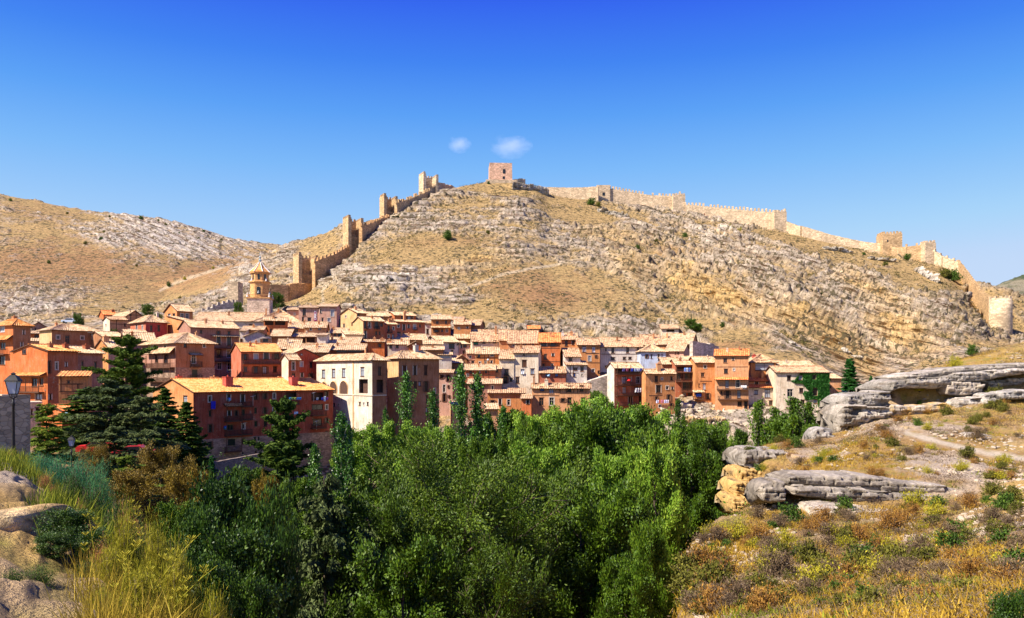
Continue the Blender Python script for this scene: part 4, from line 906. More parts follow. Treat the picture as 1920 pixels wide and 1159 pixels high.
h(4,478,662,142,240,248,28,'orange attic range behind the upper row','orange',ridge=112,D=8,roof='F',W=[(600,165,30,16)])
h(4,600,715,140,240,256,28,'second orange attic range with a chimney, behind the upper row','deep_orange',ridge=110,D=8,roof='F',W=[(690,160,16,14)])
h(4,712,890,138,240,255,25,'rear orange house with a dormer at the end of the upper row','deep_orange',ridge=112,D=9,roof='F',W=[(775,160,18,30),(835,162,26,26),(860,158,14,14)],CH=[(800,120,.7)])
h(4,-40,138,240,330,222,8,'salmon house with paired square windows below the pink one','salmon',ridge=198,D=9,roof='F',W=[(12,255,18,22),(85,252,24,20)],BEAM=[(-40,300,135,303)])
h(4,175,305,287,330,224,4,'small mauve lean-to house below the pink three-storey one','mauve',ridge=250,D=9,roof='F',W=[(215,303,14,22),(254,304,26,26)],CH=[(145,250,.6)])
h(4,300,450,300,345,216,20,'cream retaining wall house under the tall orange gable','cream',roof='S',ridge=268,D=6,W=[(340,312,60,22,'open')])
h(4,150,412,382,425,206,4,'long low house with a pale mottled roof and roof vents','brown',ridge=328,D=12,roof='F',CH=[(268,340,.5),(190,345,.5)])
h(4,-30,62,318,400,213,8,'low salmon house with a dark loggia left of the white stub','salmon',ridge=300,D=7,roof='F',W=[(10,345,70,40,'open')])
h(4,65,136,308,440,204,2,'tall narrow white stub of a house','white',ridge=298,D=5,roof='S')
h(4,160,466,428,475,194,8,'low house with dark slit windows just behind the palace roof','rust',ridge=382,D=12,roof='F',W=[(270,440,90,18),(380,437,120,18)])
h(4,-60,156,448,500,190,4,'brown house with a broad pale roof left of the palace','brown',ridge=385,D=12,roof='F',CH=[(65,470,.6)])
h(4,420,628,362,425,212,8,'long flat-topped red-orange strip of a house','deep_orange',ridge=352,D=5,roof='S',W=[(455,392,22,28),(588,392,16,28)],CH=[(545,330,.7),(610,340,1.0)])
h(4,655,828,382,420,208,8,'low cream house with ochre piers and a pale roof','cream',ridge=350,D=9,roof='F',W=[(680,402,22,20),(735,402,22,20)],CH=[(655,355,1.2,.2,'salmon'),(770,345,.5)])
h(4,835,938,388,425,204,8,'little orange gabled house behind the palace roof','deep_orange',ridge=360,D=9,roof='L',W=[(885,378,10,12)])
h(4,700,988,342,380,224,12,'wide low house with an orange gable and stone-pale roof','orange',ridge=298,D=12,roof='F',CH=[(770,345,.5),(832,350,.5)])
h(4,1080,1255,362,475,220,22,'white house with a mauve tint and a balcony loft','white',ridge=314,xl=955,roof='F',W=[(1190,397,48,42),(1193,445,18,26),(1238,385,12,16)],WL=[(1015,332,12,22)])
h(4,1250,1338,380,475,222,18,'pale mauve annex right of the white house','pink',ridge=360,D=7,roof='S',W=[(1270,400,14,26),(1300,395,18,24),(1290,450,18,28)])
h(4,955,1112,380,420,212,8,'low brown roof between the white house and the palace','brown',ridge=352,D=7,roof='F')
h(4,938,1120,428,475,200,5,'low house with a pale roof touching the palace end','brown',ridge=402,D=7,roof='F')
h(4,1075,1190,470,505,200,6,'tiny dark verandah house above the palace end','grey',ridge=455,D=6,roof='F',W=[(1130,485,90,22)])
h(4,1020,1180,172,300,246,4,'orange house with two attic windows below the hill rocks','orange',ridge=140,D=9,roof='F',W=[(1070,200,22,22),(1142,198,18,28),(1060,270,28,22),(1110,270,16,20),(1150,268,16,26)],AWN=[(1015,1178,230,244)],CH=[])
h(4,965,1018,208,305,248,4,'narrow white house left of the attic-windowed orange one','white',ridge=196,D=7,roof='S',W=[(988,275,20,40)])
h(4,1195,1292,180,215,260,4,'small rust-red house right under the hill rocks','rust',ridge=152,D=8,roof='S',tile='brown')
h(4,1208,1350,216,345,242,2,'bright orange cube house with two tiny windows','orange',ridge=182,D=9,roof='F',W=[(1250,247,12,15),(1320,242,12,15)],AWN=[(1205,1360,295,335)])
h(4,1350,1425,222,310,246,-6,'dark brown wing beside the orange cube house','brown',ridge=180,D=10,roof='F')
# ---- palace
w1=h(4,525,645,505,1045,166,44,'white arcaded wing of the palace with big round arches','brown',ridge=418,xl=60,roof='H',tile='pale',wall2='palace',name='palace_wing',cat='palace',W=[(587,607,26,70),(590,732,56,108,'open')],WL=[(118,630,26,66,'pale'),(203,625,26,70,'pale'),(287,622,28,72,'pale'),(443,612,30,72,'pale'),(452,732,74,118,'open'),(207,888,13,22),(240,888,13,22),(422,880,13,24),(455,880,13,24),(488,880,13,24)],CH=[(735,425,.4)])
w2=h(4,745,1085,492,980,172,40,'brown stone wing of the palace with tall shuttered windows','brown',ridge=418,xl=650,roof='H',tile='pale',wall2='ochre',name='palace_wing',cat='palace',W=[(795,603,30,80,'shut'),(882,600,26,76),(972,600,28,78,'shut'),(838,715,20,40),(886,735,24,80),(923,712,20,36),(975,735,26,84),(982,840,16,60),(1048,770,13,40),(982,930,16,36)],CH=[(890,392,.9,.5,'white')])
# ---- centre (zone 5)
h(5,345,612,316,385,236,8,'long cream house with a green-shuttered loft and wide roof','cream',ridge=205,D=16,roof='F',tile='brown',W=[(380,337,46,24,'green'),(460,327,30,22),(515,323,16,24),(567,323,30,24)],CH=[(740,175,.6)])
h(5,612,702,306,360,233,2,'narrow house with a rising roof beside the long cream one','salmon',ridge=205,D=14,roof='F',tile='brown')
h(5,895,1012,192,225,252,0,'salmon rooftop dormer with two wide windows','salmon',ridge=166,D=6,roof='F',tile='red',W=[(925,208,26,16),(968,206,26,16)])
h(5,698,1003,335,425,224,0,'low orange house under a very deep tiled roof','salmon',ridge=215,D=19,roof='F',tile='brown',W=[(755,357,28,18),(865,352,16,20),(945,350,18,24)],CH=[(842,230,.8,.6,'crimson')])
h(5,1003,1213,324,585,215,-3,'orange-red tower house with paired attic windows','deep_orange',ridge=240,D=12,roof='F',tile='red',W=[(1052,352,56,26),(1142,352,52,26),(1068,470,28,54),(1142,450,22,25),(1050,550,15,20),(1135,548,15,20)],BEAM=[(1005,385,1212,388),(1005,515,1212,520)])
h(5,1215,1390,298,385,230,0,'brown-orange house with two blue-grey balcony windows','orange',ridge=240,D=10,roof='F',tile='brown',W=[(1275,337,28,50),(1340,330,24,38)],BEAM=[(1220,340,1385,343)],CH=[(1240,225,.7,.3,'white'),(1325,225,.8)])
h(5,1385,1606,350,605,222,0,'patched orange house with pale plaster panels','orange',ridge=290,D=11,roof='F',tile='brown',W=[(1450,395,30,52,'white'),(1545,400,34,56,'white'),(1505,485,28,52),(1570,468,16,26),(1540,605,24,30),(1597,620,16,22)],BEAM=[(1465,432,1600,440),(1475,525,1605,532)])
h(5,755,998,430,800,204,-6,'tall cream house with laundry in its middle window','cream',ridge=368,D=11,roof='F',tile='brown',W=[(855,445,20,22),(860,535,46,64,'shut'),(843,615,38,50),(940,615,38,54,'pale'),(792,700,36,62)])
h(5,613,757,488,800,204,-4,'lower cream annex left of the tall cream house','cream',ridge=405,D=12,roof='F',tile='brown',W=[(685,620,42,56),(672,702,34,60),(728,697,26,32)],BAL=[(660,716,628,655)])
h(5,372,610,440,562,213,2,'orange timber-framed house with a tall ochre chimney shaft','orange',ridge=378,D=12,roof='F',W=[(410,460,24,28),(540,455,38,22),(420,530,18,24),(480,522,12,28),(535,520,18,24)],BEAM=[(372,480,600,483),(462,445,465,560),(505,445,508,560),(560,445,563,560)],CH=[])
h(5,290,372,436,560,216,4,'pinkish house with wooden balconies left of the timber-framed one','pink',ridge=400,D=8,roof='F',W=[(325,470,20,26),(350,522,28,30)],BEAM=[(292,505,370,508)])
h(5,270,572,600,700,199,2,'long rust-coloured house with dark timber posts','rust',ridge=548,D=12,roof='F',W=[(330,620,16,28),(420,622,18,26),(480,615,20,28),(300,650,16,20)],BEAM=[(355,600,358,690),(450,600,453,690),(505,600,508,690),(290,655,570,658)])
h(5,572,612,590,700,201,0,'narrow strip of house with laundry in two windows','salmon',ridge=575,D=7,roof='S',W=[(585,610,30,30),(583,690,28,26)])
h(5,300,634,736,835,191,0,'purple-brown house with a sagging front eave','mauve',ridge=695,D=12,roof='F',W=[(545,775,20,40),(365,765,18,28),(450,770,16,20)])
h(5,15,150,628,916,195,0,'tall pink narrow house with a dark tree-shaded foot','pink',ridge=612,D=8,roof='F',W=[(42,670,30,32),(107,682,26,60),(67,782,24,74),(110,765,12,22),(70,875,26,74),(118,865,14,25)])
h(5,150,242,636,745,200,0,'beige house with a dark gallery beside the tall pink one','cream',ridge=612,D=7,roof='F',W=[(195,685,64,56,'open')])
h(5,110,252,532,605,205,8,'brown house with a cream left wall above the tall pink one','brown',ridge=495,xl=8,roof='F',wall2='cream',WL=[(35,552,18,24)])
h(5,190,290,490,530,212,6,'tiny gabled house tucked under the pinkish balconies','brown',ridge=445,D=8,roof='L')
h(5,500,868,826,985,187,0,'low bright orange house with a flat grey parapet','orange',ridge=808,D=6,roof='S',tile='brown',W=[(547,915,34,28),(620,915,26,58),(705,920,28,56)])
h(5,935,1510,772,950,183,-5,'long timbered salmon house above the treetops with nine windows','salmon',ridge=672,xl=812,roof='F',tile='brown',wall2='salmon',W=[(1035,787,40,40,'blue'),(1127,797,44,72),(1303,788,38,60),(1425,782,38,62),(1028,912,44,76),(1130,910,44,78),(1242,900,36,36),(1305,905,40,60),(1440,905,38,60)],WL=[(908,795,12,30)],BEAM=[(945,850,1200,856),(1210,828,1500,836),(1210,775,1214,830),(1270,775,1273,830),(1345,775,1348,830),(1382,775,1385,830),(1465,775,1468,830)],CH=[(1078,700,.8,.3,'cream'),(885,668,.4,.4,'brown')])
h(5,830,928,882,992,179,-4,'small orange-red lean-to at the left of the long timbered house','deep_orange',ridge=860,D=5,roof='S',tile='brown',W=[(893,918,24,34)])
h(5,1012,1270,630,695,202,0,'salmon house with blue shutters under a wide roof','pinkred',ridge=572,D=12,roof='F',tile='brown',W=[(1085,652,38,26,'blue'),(1178,648,28,34,'blue')])
h(5,1265,1415,468,550,209,2,'white house with an orange patch and a sagging roof','white',ridge=388,xl=1212,roof='F',tile='brown',W=[(1315,497,36,28)])
h(5,1275,1478,550,700,206,0,'white-walled house with a timber loft and blue window','white',roof='S',ridge=530,D=7,tile='brown',W=[(1365,592,40,24),(1352,650,28,34,'blue'),(1430,590,34,46),(1430,648,14,24)],BEAM=[(1280,548,1400,552),(1280,628,1400,632),(1310,552,1313,665),(1340,552,1343,665)])
h(5,475,600,985,1075,178,5,'salmon hut with a ragged pale roof by the treetops','salmon',ridge=965,D=6,roof='S')
h(5,148,245,945,1140,182,12,'narrow ochre buttress house among the poplars','ochre',ridge=935,D=6,roof='S',xl=125)
# ---- right part (zone 6)
h(6,187,600,368,605,226,0,'long white house with five tall dark windows','white',ridge=285,D=13,roof='F',tile='brown',W=[(243,400,14,20),(311,405,30,55),(457,402,28,58),(560,393,24,48),(311,488,40,25),(425,485,30,22),(481,484,32,22),(564,481,28,22),(240,570,14,22)],BEAM=[(190,442,590,446)])
h(6,585,737,414,505,221,-3,'light blue house with small black windows','blue',ridge=352,D=12,roof='H',tile='pale',W=[(647,466,20,34),(693,467,14,34)],D_=0) if False else None
h(6,585,835,412,505,220,0,'light blue house with small dark windows','blue',ridge=350,D=12,roof='H',tile='pale',W=[(647,466,20,34),(693,467,14,34),(763,463,18,34),(797,462,12,32)])
h(6,832,1010,412,480,222,-22,'pinkish house with a row of five tiny windows','pink',ridge=345,D=10,roof='F',tile='pale',W=[(842,438,8,20),(862,438,8,20),(886,437,8,18),(930,435,10,22),(957,432,10,22)])
h(6,770,1087,345,405,236,-20,'big barn roof house at the top of the right cluster','salmon',ridge=248,D=15,roof='F',tile='pale',W=[(858,350,36,15)])
h(6,600,782,350,400,240,-4,'wide roofed house behind the light blue one','salmon',ridge=255,D=14,roof='F',tile='brown')
h(6,515,672,280,310,257,-14,'small shed-roofed house at the upper edge behind the white house','orange',ridge=230,D=8,roof='S',tile='pale')
h(6,790,962,192,240,258,-6,'ruined stone shed with a dark opening on the slope','cream',ridge=152,D=9,roof='S',tile='brown',W=[(880,212,80,22,'open')],name='shed',cat='shed')
h(6,325,597,572,1012,200,22,'pink-walled house with four laundry-hung open galleries','pinkred',ridge=500,xl=255,roof='F',tile='pale',wall2='white',W=[(460,608,240,52,'open'),(422,702,36,66),(485,690,20,38),(560,700,34,66),(425,800,36,66),(545,800,30,60),(485,900,40,74),(585,890,34,66),(490,970,30,50)],BAL=[(335,600,612,640,2.4),(335,600,718,748,2.4),(335,600,822,850,2.4),(335,600,915,945,2.4)])
h(6,635,927,627,1062,196,12,'tall orange house with laundry under its lower windows','orange',ridge=520,xl=597,roof='F',tile='pale',W=[(740,690,32,56),(797,687,14,20),(891,685,22,32),(762,788,48,74),(849,775,26,34),(899,780,18,24),(742,880,20,28),(864,875,26,60),(775,957,22,26),(890,940,20,22),(776,1045,26,34,'white'),(856,1042,26,34,'white')],BEAM=[(670,850,800,854)],CH=[(760,540,.9,.3,'salmon')])
h(6,930,1127,547,915,207,0,'dark timber galleried house with blue laundry on its top floor','rust',ridge=498,D=9,roof='F',tile='pale',W=[(1020,590,150,46,'open'),(960,665,40,60),(1050,665,60,60),(1040,760,80,80),(1020,850,30,50),(1065,850,30,50)],BAL=[(932,1125,600,622,2.2),(932,1125,690,712,2.2),(985,1090,785,815,2.4),(985,1090,890,912)])
h(6,1125,1332,526,925,203,-2,'peeling orange house with a small roofed balcony','orange',ridge=472,D=10,roof='F',tile='pale',W=[(1223,567,26,30),(1198,648,32,38),(1213,765,30,60,'white'),(1163,752,10,28),(1252,860,26,58),(1150,848,80,46,'open')],BAL=[(1102,1202,858,886,0,)],AWN=[(1096,1205,797,818)],BEAM=[(1170,710,1290,713)])
h(6,800,1010,542,600,212,-4,'low middle house with a ragged pale roof and white chimney','brown',ridge=482,D=12,roof='F',CH=[(985,505,.8,.3,'white'),(1045,480,.8)])
h(6,1010,1130,500,560,211,-4,'low roof with a stone gable beside the galleried house','cream',ridge=470,D=8,roof='F')
# ---- right end (zone 7)
h(7,212,545,352,905,199,-16,'tall pinkish red house with a scalloped string course and two galleries','salmon',ridge=297,D=9,roof='F',tile='red',W=[(315,402,36,42),(393,387,16,22),(322,507,38,44),(402,491,15,23),(333,635,36,78),(440,630,36,78),(277,716,18,30),(338,738,34,74),(450,733,34,74),(458,830,42,42),(520,845,36,76)],BAL=[(232,540,655,685),(242,540,752,783)],AWN=[(212,542,562,588)],BEAM=[(232,462,540,467)])
h(7,568,818,412,600,206,-5,'orange house with a big glazed sun room','orange',ridge=335,D=10,roof='H',tile='brown',W=[(705,462,186,70,'pale')],BEAM=[(612,500,800,504)],CH=[(600,350,.9,.4,'crimson')])
h(7,548,812,602,650,203,-2,'middle tier with salmon tiles below the sun room','salmon',ridge=530,D=7,roof='S',tile='red',W=[(625,622,36,24),(733,620,34,22)],CH=[(682,530,.7,.3)])
h(7,540,835,668,955,199,0,'cream house with a wine-red balcony window','cream',ridge=642,D=5,roof='S',tile='red',W=[(620,717,38,42),(732,728,56,80),(673,828,20,24),(770,820,46,46)],AWN=[])
iv=h(7,815,1335,517,960,196,-4,'cream house half covered in green ivy','cream',ridge=460,D=11,roof='F',tile='brown',W=[(945,575,38,46),(1058,570,38,46),(1192,565,40,46),(956,720,56,76),(1067,697,40,44),(1203,710,46,76),(963,815,40,38),(1080,815,40,46),(1207,805,36,38)])
h(7,845,1190,455,490,206,-3,'low pink attic with a tiny brick gable behind the ivy house','pink',ridge=410,D=8,roof='F',tile='pale',W=[])
h(7,1335,1465,577,725,205,-6,'small stone and orange house right of the ivy house','salmon',ridge=548,D=7,roof='S',tile='pale',W=[(1352,588,18,22),(1355,662,18,18)])
# ---- the long front building (zone 3)
fb=h(3,435,1815,290,760,150,46,'long dark red building with orange roof, blue cloth and stacked balconies','brick',ridge=162,xl=35,roof='F',tile='orange',wall2='orange',
 W=[(598,360,28,60),(600,502,26,58),(604,650,32,76),(785,345,32,58),(922,352,34,68),(1050,335,30,58),(1143,332,30,54),(1235,330,22,54),(1050,473,28,58),(1143,473,28,58),(1232,470,22,54),(1053,605,32,54),(1147,603,32,54),(1236,603,22,48),(1750,310,24,48),(1752,440,22,48),(1750,570,22,48),(1400,325,110,66,'open'),(1660,335,120,80,'open'),(1660,440,110,50),(1660,590,90,60),(790,500,30,50),(860,500,24,50),(930,490,30,56),(800,640,60,56),(930,630,26,50),
    (597,812,34,64),(925,778,30,54),(1042,755,18,42),(1078,752,16,38),(1752,705,24,52),(810,785,70,60),(922,895,14,26),(1050,880,12,24)],
 WL=[(355,365,40,70,'pale'),(300,520,36,60)],
 BAL=[(740,895,530,575,3.2),(740,900,665,715,3.0),(740,895,825,875,3.2),(905,1000,505,560),(905,1000,655,705),(905,1000,385,430),(1590,1730,475,520),(1590,1730,600,645),(1330,1460,380,410)],
 AWN=[(735,900,402,428)],CH=[(775,145,1.5,.2,'crimson'),(1422,150,1.4,.2,'crimson'),(290,140,1.0,.75,'crimson'),(640,145,1.2,.8,'salmon'),(1290,140,1.2,.8,'salmon')],stone=765)
# ------------------------------------------------------------------ foliage
def leafmat(name,c1,c2,c3=None,rough=.55,spec=.3,trans=.14,scale=.35):
    m,t,b=newmat(name); b.inputs['Roughness'].default_value=rough; b.inputs['Specular IOR Level'].default_value=spec
    g=nn(t,'ShaderNodeNewGeometry'); oi=nn(t,'ShaderNodeObjectInfo')
    n=noise_n(t,scale,3,.6)
    ad=nn(t,'ShaderNodeMath',operation='MULTIPLY_ADD'); ad.inputs[1].default_value=.5; t.links.new(g.outputs['Random Per Island'],ad.inputs[0]); 
    ml=nn(t,'ShaderNodeMath',operation='MULTIPLY'); ml.inputs[1].default_value=.55; t.links.new(n.outputs[0],ml.inputs[0]); t.links.new(ml.outputs[0],ad.inputs[2])
    a2=nn(t,'ShaderNodeMath',operation='MULTIPLY_ADD'); a2.inputs[1].default_value=.18; t.links.new(oi.outputs['Random'],a2.inputs[0]); t.links.new(ad.outputs[0],a2.inputs[2])
    r=ramp(t,a2.outputs[0],[(.2,c1),(.62,c2),(1.0,c3 or c2)])
    t.links.new(r.outputs[0],b.inputs['Base Color'])
    if trans>0:
        tr=nn(t,'ShaderNodeBsdfTranslucent'); t.links.new(r.outputs[0],tr.inputs[0]); mx=nn(t,'ShaderNodeMixShader'); mx.inputs[0].default_value=trans
        t.links.new(b.outputs[0],mx.inputs[1]); t.links.new(tr.outputs[0],mx.inputs[2]); t.links.new(mx.outputs[0],t.nodes['Material Output'].inputs[0])
    return m
BARK=plain('bark',(.13,.095,.07),.95); BARKP=plain('pale_bark',(.42,.36,.29),.9)
LM={'green':leafmat('leaf_green',(.018,.045,.002),(.055,.115,.004),(.15,.23,.010)),
    'olive':leafmat('leaf_olive',(.018,.04,.003),(.06,.11,.005),(.15,.21,.01)),
    'light':leafmat('leaf_light',(.05,.12,.008),(.16,.29,.02),(.32,.42,.04)),
    'poplar':leafmat('leaf_poplar',(.014,.055,.006),(.05,.14,.012),(.13,.26,.02),.42,.45,.15),
    'cedar':leafmat('needle_cedar',(.015,.038,.005),(.055,.10,.010),(.15,.20,.02),.7,.15,.1),
    'cedar_y':leafmat('needle_cedar_yellow',(.04,.075,.008),(.13,.19,.015),(.26,.30,.03),.7,.15,.1),
    'cedar_b':leafmat('needle_cedar_grey',(.03,.05,.018),(.08,.11,.03),(.15,.17,.06),.7,.15,.1),
    'fir':leafmat('needle_fir',(.008,.045,.01),(.022,.10,.014),(.05,.16,.02),.7,.15,.1),
    'brown':leafmat('leaf_brown_yellow',(.06,.04,.006),(.17,.11,.012),(.34,.24,.02)),
    'dark':leafmat('leaf_dark_glossy',(.008,.026,.003),(.028,.07,.005),(.11,.18,.012),.5,.35,.12,1.5),
    'ivy':leafmat('leaf_ivy',(.01,.06,.01),(.03,.14,.015),(.06,.20,.02)),
    'scrub':leafmat('scrub_dark',(.035,.035,.012),(.085,.08,.025),(.16,.13,.05),.9,.05,0),
    's_olive':leafmat('shrub_olive',(.03,.035,.006),(.10,.10,.015),(.22,.20,.035),.8,.1,.1,1.2),
    's_mauve':leafmat('shrub_mauve',(.05,.032,.018),(.14,.095,.055),(.28,.20,.11),.9,.05,.1,1.2),
    's_rust':leafmat('shrub_rust',(.09,.04,.01),(.27,.13,.03),(.48,.28,.06),.9,.05,.1,1.2),
    's_yellow':leafmat('shrub_yellow',(.12,.12,.01),(.34,.30,.02),(.55,.48,.05),.9,.05,.15,1.2),
    's_green':leafmat('shrub_green',(.015,.04,.005),(.05,.10,.01),(.12,.20,.02),.7,.2,.15,1.2)}
def unit(a): return a/(np.linalg.norm(a,axis=-1,keepdims=True)+1e-9)
def leaf_quads(P,D,size,wid=.5,r=None):
    "rhombus leaves at P, long axis D (or random)"
    r=r or rng; n=len(P)
    if D is None: D=unit(r.normal(size=(n,3)))
    else: D=unit(D+r.normal(size=(n,3))*.35)
    S=unit(np.cross(D,r.normal(size=(n,3))))
    s=(size*r.uniform(.6,1.35,n))[:,None]
    V=np.stack([P-D*s*.5,P+S*s*wid*.5,P+D*s*.5,P-S*s*wid*.5],1).reshape(-1,3)
    return V,np.arange(4*n).reshape(-1,4)
TREES={}
def finish(key,mb,P,D,size,wid,mat,bark,seed):
    r=np.random.default_rng(seed)
    V,Q=leaf_quads(P,D,size,wid,r)
    tm=bpy.data.meshes.new('trunk'); tm.from_pydata(mb.v,[],mb.f); tm.materials.append(bark); tm.polygons.foreach_set('use_smooth',[True]*len(tm.polygons))
    zz=np.percentile(V[:,2],99.7); rr_=np.percentile(np.hypot(V[:,0],V[:,1]),97)*2; TREES[key]=(tm,np_mesh('crown',V,Q,[mat]),float(zz),float(rr_))
def broad(key,H,W,seed,mat,nl,size,bark=BARK,limbs=34,lowest=.12,flat=.55,upr=.5,wid=.55,shape='round',stems=1):
    r=np.random.default_rng(seed); mb=MB(); PP=[];DD=[]
    env=lambda t: {'round':math.sqrt(max(0,1-((t-flat)/(1.02-flat if t>flat else flat+.12))**2)),'tall':max(.05,(1-t)**.6*min(1,t*4+.25))}[shape]
    for sidx in range(stems):
        a0=r.uniform(0,6.28); off=Vector((math.cos(a0),math.sin(a0),0))*(W*.10 if stems>1 else 0)
        tp=[Vector((0,0,-1))+off*.3]; n=8
        lean=Vector((r.normal(),r.normal(),0))*.03*H+off*1.6
        for i in range(1,n+1):
            t=i/n; tp.append(Vector((lean.x*t+r.normal()*.012*H,lean.y*t+r.normal()*.012*H,H*.84*t)))
        rad=[H*.020*(1-.85*i/n)/(stems**.5) for i in range(n+1)]; mb.tube(tp,rad,0,7)
        def tpos(t):
            f=t*n; i=min(int(f),n-1); return tp[i].lerp(tp[i+1],f-i)
        L=limbs//stems
        for k in range(L):
            t=lowest+(.97-lowest)*(k+.5)/L; az=k*2.4+r.uniform(-.4,.4)+sidx
            ln=W*.5*env(t)*r.uniform(.75,1.12); 
            if ln<.5: ln=.6
            el=R(-4+80*upr*(t**.8)*r.uniform(.8,1.3)) if shape=='round' else R(35+35*t)
            p0=tpos(min(1,t*1.02)); d=Vector((math.cos(az)*math.cos(el),math.sin(az)*math.cos(el),math.sin(el)))
            pts=[p0]; m=6; dd=d.copy()
            for j in range(m):
                dd=(dd+Vector((r.normal()*.10,r.normal()*.10,.06+.05*r.normal()))).normalized(); pts.append(pts[-1]+dd*ln/m)
            mb.tube(pts,[H*.0075*(1-t*.5)*(1-.85*j/m) for j in range(m+1)],0,4)
            A=np.array([tuple(p) for p in pts])
            nt=max(6,int(ln*3.2))
            for q in range(nt):
                f=r.uniform(.25,1)*m; i=min(int(f),m-1); bp=A[i]+(A[i+1]-A[i])*(f-i)
                td=unit(np.array(dd)*.6+r.normal(size=3)*.75+np.array((0,0,.35))); tl=ln*.30*r.uniform(.5,1.2)*(1.1-.45*f/m)+.25
                e=bp+td*tl
                if q%3==0: mb.tube([bp,e],[H*.0018,H*.0005],0,3)
                s=np.linspace(.15,1,5)[:,None]; PP.append(bp+(e-bp)*s); DD.append(np.repeat(td[None],5,0))
    PP=np.concatenate(PP);DD=np.concatenate(DD)
    idx=r.integers(0,len(PP),nl); P=PP[idx]+r.normal(size=(nl,3))*np.array((.24,.24,.20))*(W/9)**.5
    finish(key,mb,P,DD[idx],size,wid,mat,bark,seed)
def lombardy(key,H,W,seed,mat,nl,size,bark=BARKP,spires=5):
    r=np.random.default_rng(seed); mb=MB(); PP=[];DD=[]
    for s in range(spires):
        a=s*2.4+r.uniform(-.3,.3); rr=W*.42*(0 if s==0 else r.uniform(.5,1.1)); h=H*(1 if s==0 else r.uniform(.55,.96)); ln=r.uniform(-.02,.02,2)*H
        tp=[(rr*.4*math.cos(a),rr*.4*math.sin(a),-1),(rr*.8*math.cos(a)+ln[0]*.3,rr*.8*math.sin(a)+ln[1]*.3,h*.35),(rr*math.cos(a)+ln[0]*.7,rr*math.sin(a)+ln[1]*.7,h*.7),(rr*math.cos(a)+ln[0],rr*math.sin(a)+ln[1],h)]
        mb.tube(tp,[H*.012,H*.009,H*.005,H*.001],0,6); T=np.array(tp)
        nb=int(h*4.2)
        for k in range(nb):
            t=.10+.89*(k+.5)/nb; f=t*3; i=min(int(f),2); p=T[i]+(T[i+1]-T[i])*(f-i); az=k*2.4+r.uniform(-.5,.5)
            w_=W*(.30 if s==0 else .22)*min(1,(1-t)*3.2+.12)*min(1,t*5)*r.uniform(.45,1.45); up=w_*2.0
            e=p+np.array((math.cos(az)*w_,math.sin(az)*w_,up)); 
            if k%2==0: mb.tube([p,e],[H*.002,H*.0005],0,3)
            u=np.linspace(.1,1,7)[:,None]; PP.append(p+(e-p)*u); DD.append(np.repeat(unit(e-p)[None],7,0))
    PP=np.concatenate(PP);DD=np.concatenate(DD); idx=r.integers(0,len(PP),nl)
    P=PP[idx]+r.normal(size=(nl,3))*np.array((.19,.19,.2)); finish(key,mb,P,None,size,.8,mat,bark,seed)
def conifer(key,H,W,seed,mat,nl,size,style='fir',bark=BARK,gap=None):
    r=np.random.default_rng(seed); mb=MB(); PP=[];DD=[]
    mb.tube([(0,0,-1),(0,0,H*.5),(r.normal()*.1,r.normal()*.1,H)],[H*.020,H*.011,H*.001],0,7)
    gap=gap or (H*.035 if style=='fir' else H*.075); z=H*.08; lev=0
    while z<H*.985:
        t=z/H; R_=W*.5*((1-t)**.85 if style=='fir' else min(1,((1-t)*1.8))**.6*(.68+.42*math.sin(lev*2.1))); nb=7 if style=='fir' else 5+int(r.integers(0,2))
        for k in range(nb):
            az=k*6.283/nb+lev*1.1+r.uniform(-.35,.35); ln=R_*r.uniform(.72,1.15)+.15; zz=z+r.uniform(-.4,.4)*gap
            sl=(-.10 if style=='fir' else (.10 if style=='cedar' else -.05))+.5*t; pts=[]
            for j in range(6):
                f=j/5; dz=ln*(sl*f-(.28 if style!='cedar' else .16)*f*f + (.10*f**3 if style=='fir' else 0)); pts.append(np.array((math.cos(az)*ln*f,math.sin(az)*ln*f,zz+dz)))
            mb.tube([tuple(p) for p in pts],[H*.004*(1-t*.6)*(1-.85*j/5) for j in range(6)],0,4)
            A=np.array(pts); d=np.array((math.cos(az),math.sin(az),0)); s=np.array((-math.sin(az),math.cos(az),0))
            nt=max(8,int(ln*9))
            for q in range(nt):
                f=r.uniform(.12,1)*5; i=min(int(f),4); bp=A[i]+(A[i+1]-A[i])*(f-i); sg=1 if q%2 else -1
                tl=ln*.34*(1.12-f/5*.7)*r.uniform(.6,1.15); e=bp+(s*sg*.8+d*.6)*tl; e[2]-= tl*(.25 if style=='fir' else .12)+ (.25 if style=='droop' else 0)*tl
                u=np.linspace(0.05,1,6)[:,None]; PP.append(bp+(e-bp)*u); DD.append(np.repeat(unit(e-bp)[None],6,0))
        z+=gap*(1.15-.45*t)*r.uniform(.8,1.2); lev+=1
    PP=np.concatenate(PP);DD=np.concatenate(DD); idx=r.integers(0,len(PP),nl)
    th=.05 if style=='fir' else .11
    P=PP[idx]+r.normal(size=(nl,3))*np.array((.09,.09,th)); P[:,2]+=.03
    finish(key,mb,P,DD[idx]*2,size,.34,mat,bark,seed)
